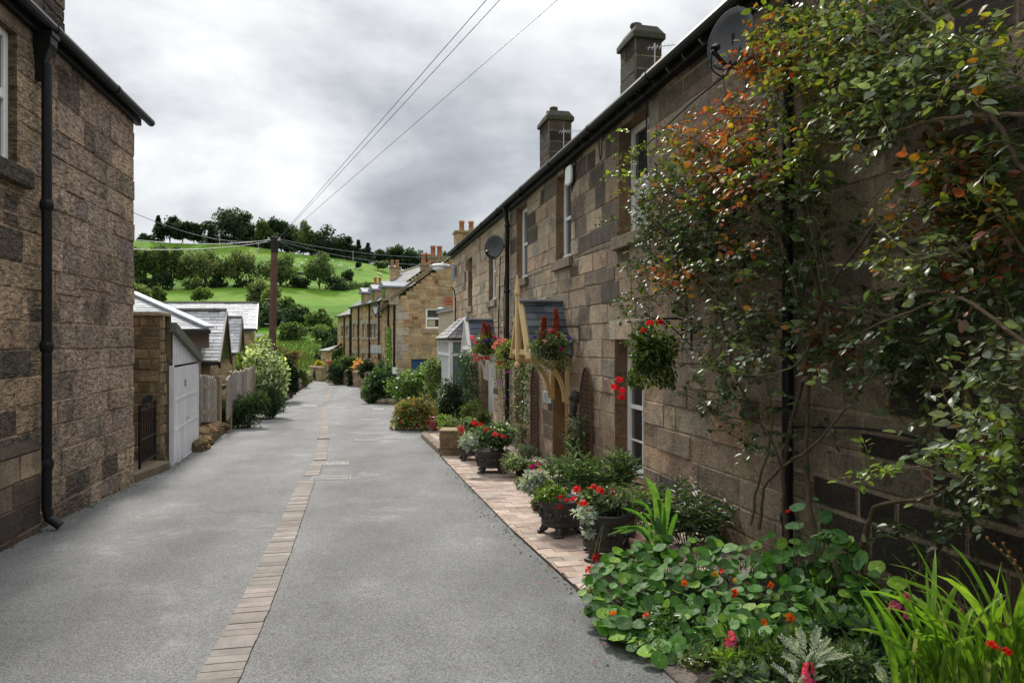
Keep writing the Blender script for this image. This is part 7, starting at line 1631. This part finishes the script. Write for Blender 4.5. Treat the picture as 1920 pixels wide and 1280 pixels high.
def nleaf(p, s, col, stemto=True):
    tilt = rng.normal(0, .33, 3); n_ = norm(A(-.18, -.30, .9)+tilt); d = norm(np.cross(n_, rdir(1)[0])); Ps.append(p); Ds.append(d); Ns.append(n_); Sz.append(s); Cs.append(col)
    if stemto:
        q = A(p[0]+random.gauss(.03, .05), p[1]+random.gauss(.08, .05), g(p[1])+.05); tube(stm, spline([q, (p+q)/2+A(random.gauss(0, .03), random.gauss(0, .03), .03), p-n_*.01], 6), [.004, .0035, .003, .0028, .0025, .002], 5, pal(1, ((.10, .17, .035), 2), ((.16, .20, .06), 1))[0])
NAST = (((.050, .135, .020), 4), ((.072, .17, .026), 3), ((.085, .155, .055), 1.5), ((.14, .25, .025), 1.5), ((.032, .09, .016), 3))
k = 0
while k < 1050:
    x, y = random.uniform(1085, 1695), random.uniform(985, 1255)
    if not inside(x, y, poly): continue
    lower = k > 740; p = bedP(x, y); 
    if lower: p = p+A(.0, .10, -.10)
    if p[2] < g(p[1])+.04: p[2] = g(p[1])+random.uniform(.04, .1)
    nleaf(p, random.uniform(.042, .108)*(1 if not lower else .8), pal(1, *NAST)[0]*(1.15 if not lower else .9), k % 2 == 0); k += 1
for x, y, s in ((1495, 950, .11), (1490, 985, .13), (1548, 968, .09), (1552, 995, .08), (1575, 1000, .10), (1530, 935, .04), (1610, 1055, .09)): nleaf(RO(x, y, .3), s, A(.04, .115, .03))
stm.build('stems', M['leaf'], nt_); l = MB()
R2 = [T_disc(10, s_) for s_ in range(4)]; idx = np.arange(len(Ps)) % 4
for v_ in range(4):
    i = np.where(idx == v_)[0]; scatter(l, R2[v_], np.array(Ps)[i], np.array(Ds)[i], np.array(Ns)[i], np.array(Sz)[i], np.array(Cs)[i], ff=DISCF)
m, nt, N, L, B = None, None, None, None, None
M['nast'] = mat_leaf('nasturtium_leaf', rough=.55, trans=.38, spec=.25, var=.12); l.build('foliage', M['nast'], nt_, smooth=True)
def bloom(parent, p, s, col, f=(-.25, -.85, .35), layers=2):
    m = MB(); f = norm(A(*f)+rng.normal(0, .25, 3))
    for k in range(layers): scatter(m, FLOWER, (A(*p)+f*.006*k)[None], rdir(1), (f+rng.normal(0, .12, 3))[None], s*(1-.25*k), np.clip(A(*col)*random.uniform(.8, 1.15), 0, 1))
    scatter(m, ROUND, (A(*p)+f*.004)[None], rdir(1), f[None], s*.3, A(*col)*.4); tube(m, [A(*p)-f*.005, A(*p)-f*s*.8-A(0, 0, .01)], [s*.16, .002], 6, A(*col)*.8); m.build('flower', M['petal'], parent)
ORF, RDF, YLF = (.72, .13, .012), (.62, .014, .012), (.75, .38, .03)
for x, y, s, c in ((1290, 1066, .055, ORF), (1281, 1088, .045, ORF), (1373, 1106, .055, RDF), (1440, 1092, .05, (.75, .10, .01)), (1338, 1072, .05, YLF), (1374, 1083, .035, YLF), (1476, 1152, .062, ORF), (1428, 1160, .045, ORF), (1420, 1178, .04, (.7, .08, .01)), (1150, 1147, .055, ORF), (1210, 1147, .045, (.7, .06, .012)), (1414, 1213, .045, (.7, .2, .02)), (1372, 1160, .03, ORF), (1472, 956, .035, RDF), (1478, 1012, .03, (.7, .06, .02)), (1374, 1245, .035, RDF), (1350, 1066, .035, RDF)): bloom(nt_, bedP(x, y, 0)-A(.01, .07, -.01), s, c)
# strap-leaved plant above the nasturtiums
gl = thing('gladiolus', 'tall sword-leaved plant rising between the planter and the rhododendron', 'plant', P(1242, 1050, 5.1)); m = MB(); b = P(1242, 1060, 5.1)
for (x, y, w_) in ((1210, 892, .030), (1232, 935, .026), (1252, 912, .026), (1222, 965, .022), (1160, 1000, .020), (1150, 990, .012), (1165, 950, .013), (1185, 935, .012), (1205, 960, .016), (1270, 960, .02), (1140, 1002, .012), (1215, 1000, .02)):
    tip = P(x, y, 5.0); mid_ = (b+tip)/2+A(.02, 0, .10+.06*random.random()); path = spline([b+A(random.gauss(0, .03), 0, 0), mid_, tip], 9); T = norm(np.gradient(path, axis=0)); V = []
    for i in range(9):
        t = i/8; sd = norm(np.cross(T[i], A(.2, -1, .2))); ww = w_*(.6+.8*t)*(1-t**4)+.001; V += [path[i]-sd*ww, path[i]+A(.0, .012, 0), path[i]+sd*ww]
    Fs = []
    for i in range(8): a = 3*i; Fs += [[a, a+1, a+4, a+3], [a+1, a+2, a+5, a+4]]
    m.add(V, Fs, pal(1, ((.08, .19, .035), 3), ((.12, .24, .05), 2), ((.16, .24, .14), 1))[0])
m.build('foliage', M['leaf'], gl, smooth=True)
# crocosmia
cr = thing('crocosmia', 'clump of long arching yellow-green blades with red flowers, bottom right corner', 'plant', P(1850, 1330, 2.75)); m = MB()
CRO = (((.17, .30, .03), 4), ((.11, .22, .025), 3), ((.23, .36, .05), 2), ((.28, .30, .13), .6))
for bx, by, n, L_ in ((1800, 1330, 26, .62), (1880, 1330, 30, .66), (1740, 1330, 16, .50), (1950, 1320, 24, .7), (1840, 1360, 20, .5)):
    blades(m, P(bx, by, 2.8)+A(0, .12, -.02), n, L_, .020, .62, CRO, lean=(-.22, -.05, 0), arch=.5, seg=8, jit=.035)
m.build('foliage', M['leaf'], cr, smooth=True)
m = MB()
for (x0, y0, x1, y1) in ((1930, 1270, 1800, 1145), (1950, 1250, 1870, 1165), (1940, 1200, 1880, 1020), (1930, 1150, 1850, 1010)):
    pth = spline([P(x0, y0, 2.9), P((x0+x1)/2+15, (y0+y1)/2-15, 2.9), P(x1, y1, 2.9)], 10); tube(m, pth, .003, 5, (.12, .11, .04))
    for i in range(5, 10): blob(m, pth[i]+A(0, -.004, .005), (.007, .006, .008), (.25, .10, .03), 6, 4)
m.build('flower_stems', M['bark'], cr)
for x, y in ((1866, 1210), (1890, 1221), (1858, 1206), (1884, 1217)): bloom(cr, P(x, y, 2.62), .034, (.62, .02, .012))
# dusty miller
def dusty(label, base, n, L_):
    t = thing('dusty_miller', label, 'plant', base); m = MB()
    for k in range(n):
        a = k*2.4; sp = .25+.5*random.random(); d = norm(A(math.cos(a)*sp, math.sin(a)*sp-.12, .8)); ln = L_*random.uniform(.7, 1.1); path = spline([A(*base), A(*base)+d*ln*.55, A(*base)+d*ln+A(d[0], d[1], -.25)*ln*.25], 12); tube(m, path, np.linspace(.004, .0015, 12), 4, (.42, .46, .42))
        sd = norm(np.cross(d, A(.3, -1, .3)))
        for i in range(3, 12):
            for sg in (-1, 1):
                p = path[i]; dd = norm((path[min(11, i+1)]-path[i-1])*3+sd*sg*.9*np.linalg.norm(path[2]-path[0])*2); w_ = ln*.22*(1-abs(i-7)/8)
                for q, sc in ((0, 1), (.5, .55), (-.5, .5)):
                    e = norm(dd+sd*sg*q*.0+d*q); scatter(m, LONGLEAF, (p+dd*w_*(.35 if q else 0))[None], e[None], A(0, -.5, .8)[None], w_*sc, pal(1, *SILV)[0])
    m.build('foliage', M['matt'], t); return t
dusty('silver cut-leaved dusty miller at the front of the bed', P(1515, 1262, 3.35), 11, .21); dusty('second silver dusty miller at the bottom edge of the picture', P(1500, 1300, 3.25), 8, .15); dusty('small silver dusty miller near the yellow-green blades', P(1670, 1300, 3.1), 7, .13)
# pink flowers
def spike(label, x, y, Z, n, col, r=.028, h=.09):
    b = P(x, y+60, Z+.05); b[2] = max(b[2]-.05, g(Z)+.08); t = thing('snapdragon', label, 'flower', b); c = P(x, y, Z); s = MB(); tube(s, spline([b, (b+c)/2+A(.01, 0, 0), c], 6), .004, 5, (.10, .16, .05))
    l_ = MB(); k = 26; q = rng.random(k)[:, None]; pos = b+(c-b)*q+rng.normal(0, .008, (k, 3)); scatter(l_, LONGLEAF, pos, rdir(k)+A(0, 0, .5), rdir(k)*.5+A(0, -.3, 1), .06, pal(k, *GREEN)); s.build('stem', M['leaf'], t); l_.build('foliage', M['leaf'], t)
    m = MB(); a = rng.random(n)*6.28; z = rng.random(n); p = c+np.stack([r*np.cos(a)*(1.1-z*.5), r*np.sin(a)*(1.1-z*.5), h*(z-.5)], 1); d = np.stack([np.cos(a), np.sin(a), np.full(n, .2)], 1)
    scatter(m, FLOWER, p, norm(np.cross(d, rdir(n))), d, .036*(.8+.4*rng.random(n)), np.clip(pal(n, (col, 1))*(.75+.55*rng.random((n, 1))), 0, 1)); m.build('flower', M['petal'], t)
for lab, x, y, Z, n, col, h in (('deep pink flower spike at the front of the bed', 1371, 1203, 3.6, 22, PNK, .09), ('pink flower spike at the foot of the silver dusty miller', 1516, 1264, 3.2, 24, (.72, .09, .2), .08), ('upper bright pink bloom against the dark wall', 1696, 1120, 3.7, 12, (.70, .06, .30), .03), ('left bloom of the bright pink cluster against the wall', 1679, 1137, 3.7, 14, (.75, .12, .36), .035), ('lower bloom of the bright pink cluster against the wall', 1698, 1148, 3.68, 14, (.72, .10, .34), .03), ('single pink bloom low beside the yellow-green blades', 1667, 1181, 3.6, 14, (.70, .08, .28), .035), ('small pink bloom among the dark leaves of the bed', 1594, 1212, 3.6, 8, (.5, .05, .15), .03)): spike(lab, x, y, Z, n, col, h=h)
# low mixed planting along the front of the bed
for i, (lab, x, y, w_, h_, Z, pl, n, lf, tp) in enumerate((('feathery lime marigold foliage at the front of the bed', 1385, 1240, 60, 40, 3.5, LIME, 260, .05, LONGLEAF), ('dark narrow-leaved plant below the deep pink spike', 1400, 1215, 70, 60, 3.65, GREEN, 420, .06, LONGLEAF), ('grey-green leafy plant right of the dusty miller', 1590, 1240, 90, 60, 3.45, (((.10, .15, .08), 3), ((.16, .2, .12), 1), ((.05, .09, .03), 2)), 520, .06, LONGLEAF), ('broad-leaved dark plant between the pink blooms and the silver leaves', 1640, 1210, 90, 70, 3.55, (((.035, .075, .025), 3), ((.06, .11, .045), 2)), 240, .085, LEAF), ('grey-leaved plant in the bottom corner of the bed', 1400, 1275, 90, 30, 3.35, (((.12, .17, .11), 2), ((.06, .1, .04), 2)), 260, .07, LEAF), ('low weeds creeping over the kerb at the bed corner', 1320, 1235, 90, 30, 3.6, (((.10, .15, .03), 2), ((.06, .09, .02), 2), ((.18, .16, .06), 1)), 420, .03, LEAF), ('small narrow-leaved plant before the yellow-green blades', 1690, 1240, 60, 60, 3.3, GREEN, 320, .055, LONGLEAF), ('fine lime sedum at the left tip of the bed', 1122, 1150, 50, 60, 4.62, (((.28, .28, .06), 2), ((.16, .2, .04), 2)), 520, .022, LEAF), ('leafy filler low in the middle of the bed', 1480, 1215, 110, 60, 3.75, GREEN, 420, .06, LEAF), ('leafy filler under the left nasturtium leaves', 1230, 1200, 130, 60, 4.0, GREEN, 420, .05, LEAF), ('mixed weeds at the bottom of the bed', 1540, 1275, 180, 60, 3.3, GREEN, 900, .05, LONGLEAF), ('grey-green leafy plant at the lower edge right of the silver leaves', 1620, 1275, 120, 70, 3.25, (((.08, .13, .06), 3), ((.13, .18, .10), 1), ((.04, .08, .02), 2)), 700, .06, LONGLEAF), ('dark leafy plant under the pink blooms by the wall', 1690, 1185, 110, 70, 3.75, (((.03, .065, .02), 3), ((.05, .10, .035), 2)), 420, .08, LEAF), ('dark broad leaves between the nasturtium and the wall blooms', 1600, 1190, 130, 70, 3.8, (((.035, .075, .025), 3), ((.06, .11, .045), 2)), 420, .085, LEAF), ('narrow green plant right of the deep pink spike', 1450, 1245, 110, 60, 3.45, GREEN, 600, .055, LONGLEAF))):
    c = P(x, y, Z); c[2] = max(c[2], g(Z)+.05); mound(lab, c, (w_/F*Z/2, w_/F*Z/2*.8, h_/F*Z/2), n, lf, pl, name='bed_plant', tmpl=tp, clumps=16)
# weeds and moss tufts along the foot of the left house and the lane edges
m = MB(); n = 1500; Y = .5+60*rng.random(n)**2; lft = rng.random(n) < .7
X = np.array([edge(RL, y)+.02+abs(random.gauss(0, .05)) if l_ else edge(RR, y)-abs(random.gauss(0, .03)) for y, l_ in zip(Y, lft)]); cl = np.sin(Y*5.1)+np.sin(Y*2.3+1) > .2
X, Y = X[cl], Y[cl]; n = len(X); pos = np.stack([X, Y, G(X, Y)-.0], 1)
scatter(m, LONGLEAF, pos, rdir(n)*.8+A(0, 0, .8), rdir(n), .05*(.4+rng.random(n)), pal(n, ((.09, .13, .03), 3), ((.13, .14, .04), 2), ((.06, .08, .025), 2)))
o = m.build('weeds', M['leaf']); o['kind'] = 'stuff'; o['label'] = 'small weeds and moss along the edges of the lane'
# fallen petals and a flat kerb stone
m = MB()
for x, y in ((1010, 1095), (1070, 1110), (1073, 1160), (940, 1060), (1115, 1248), (1260, 1256), (1285, 1268), (1000, 1070), (905, 985), (1130, 1210), (1090, 1060), (1065, 1020)):
    p = onroad(x, y)+A(0, 0, .012); scatter(m, QUAD, p[None], rdir(1)*A(1, 1, 0), A(0, 0, 1)[None]+rdir(1)*.3, random.uniform(.012, .025), A(.5, .03, .05))
o = m.build('fallen_petals', M['petal']); o['kind'] = 'stuff'; o['label'] = 'red petals fallen on the lane and path'
m = MB(); a, b = PG(1225, 1240), PG(1290, 1300)
quadbar(m, a+A(.06, 0, .0), b+A(.06, 0, .0), .12, .05, (.20, .17, .15)); tag(m.build('kerb', M['stone_r'], origin=a, bevel=.01), 'worn kerb stone at the bottom corner of the flower bed', 'kerb')
# ---------------------------------------------------------------- sky, sun, camera
sun_dir = A(-.33, .83, .82); sun_dir /= np.linalg.norm(sun_dir)
el = math.asin(sun_dir[2]); az = math.atan2(sun_dir[0], sun_dir[1])
W = bpy.data.worlds.new('World'); SC.world = W; W.use_nodes = True
nt = W.node_tree; N, L = nt.nodes, nt.links; bg = N['Background']
sky = N.new('ShaderNodeTexSky'); sky.sky_type = 'NISHITA'; sky.sun_disc = False; sky.sun_elevation = el; sky.sun_rotation = az
tc = N.new('ShaderNodeTexCoord'); gen = tc.outputs['Generated']
sx = N.new('ShaderNodeSeparateXYZ'); L.new(gen, sx.inputs[0])
zc = N.new('ShaderNodeMath'); zc.operation = 'MAXIMUM'; L.new(sx.outputs[2], zc.inputs[0]); zc.inputs[1].default_value = 0
ad = N.new('ShaderNodeMath'); ad.operation = 'ADD'; L.new(zc.outputs[0], ad.inputs[0]); ad.inputs[1].default_value = .42
dv = N.new('ShaderNodeVectorMath'); dv.operation = 'DIVIDE'
cb_ = N.new('ShaderNodeCombineXYZ')
for i in range(3): L.new(ad.outputs[0], cb_.inputs[i])
L.new(gen, dv.inputs[0]); L.new(cb_.outputs[0], dv.inputs[1]); co = dv.outputs[0]
n1 = noise(N, L, co, 1.7, 9, .55, stretch=(1, 1.1, .8)); n1.node.inputs['Distortion'].default_value = .25
n2 = noise(N, L, gen, 7.5, 9, .56, stretch=(1, 1, 1.6))
def lobe(d, p):
    d = A(*d); d /= np.linalg.norm(d); v = N.new('ShaderNodeVectorMath'); v.operation = 'DOT_PRODUCT'; v.inputs[1].default_value = d; L.new(gen, v.inputs[0])
    q = N.new('ShaderNodeMath'); q.operation = 'POWER'; q.use_clamp = True; L.new(v.outputs['Value'], q.inputs[0]); q.inputs[1].default_value = p; return q.outputs[0]
def madd(a, k, b):
    m = N.new('ShaderNodeMath'); m.operation = 'MULTIPLY_ADD'; L.new(a, m.inputs[0]); m.inputs[1].default_value = k
    if isinstance(b, (int, float)): m.inputs[2].default_value = b
    else: L.new(b, m.inputs[2])
    return m.outputs[0]
s = madd(n1, 1.05, -.145); s = madd(n2, .42, s)
pd = lambda x, y: ((x-960)/F, 1, (640-y)/F)
for (x, y, k, p) in ((330, 200, .025, 60), (300, 40, .05, 40), (1130, 70, .17, 70), (540, 255, .10, 250), (960, 290, .06, 90), (780, 130, -.05, 60), (480, 390, -.09, 60), (800, 420, -.12, 45)):
    s = madd(lobe(pd(x, y), p), k, s)
cl = ramp(N, L, s, [(.30, (2.4, 2.6, 2.85)), (.46, (3.5, 3.72, 3.98)), (.60, (5.1, 5.25, 5.45)), (.80, (7.4, 7.5, 7.55))])
# an overcast sky is brighter overhead than near the horizon
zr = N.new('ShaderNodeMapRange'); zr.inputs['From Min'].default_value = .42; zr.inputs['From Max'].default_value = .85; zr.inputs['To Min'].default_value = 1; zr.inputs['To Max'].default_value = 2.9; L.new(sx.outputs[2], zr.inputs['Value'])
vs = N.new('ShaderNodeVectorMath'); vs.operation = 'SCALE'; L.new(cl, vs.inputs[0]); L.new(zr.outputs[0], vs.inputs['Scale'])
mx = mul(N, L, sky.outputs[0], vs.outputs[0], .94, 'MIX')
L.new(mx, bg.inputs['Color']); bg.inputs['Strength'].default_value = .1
sd = bpy.data.lights.new('sun', 'SUN'); sd.energy = 3.3; sd.angle = math.radians(8); sd.color = (1, .95, .87)
so = bpy.data.objects.new('sun', sd); COL.objects.link(so)
so.rotation_euler = Vector([float(q) for q in sun_dir]).to_track_quat('Z', 'Y').to_euler()
cd = bpy.data.cameras.new('camera'); cam = bpy.data.objects.new('camera', cd); COL.objects.link(cam)
cam.location = (0, 0, EYE); cam.rotation_euler = (math.pi/2, 0, 0); cd.sensor_width = 36; cd.lens = 24; cd.clip_start = .05; cd.clip_end = 5000
SC.camera = cam
SC.view_settings.view_transform = 'Standard'; SC.view_settings.look = 'None'; SC.view_settings.exposure = .48; SC.view_settings.gamma = 1
try: SC.view_settings.use_curve_mapping = False
except Exception: pass
SC.cycles.max_bounces = 6; SC.cycles.transparent_max_bounces = 4; SC.cycles.diffuse_bounces = 3; SC.cycles.use_denoising = True
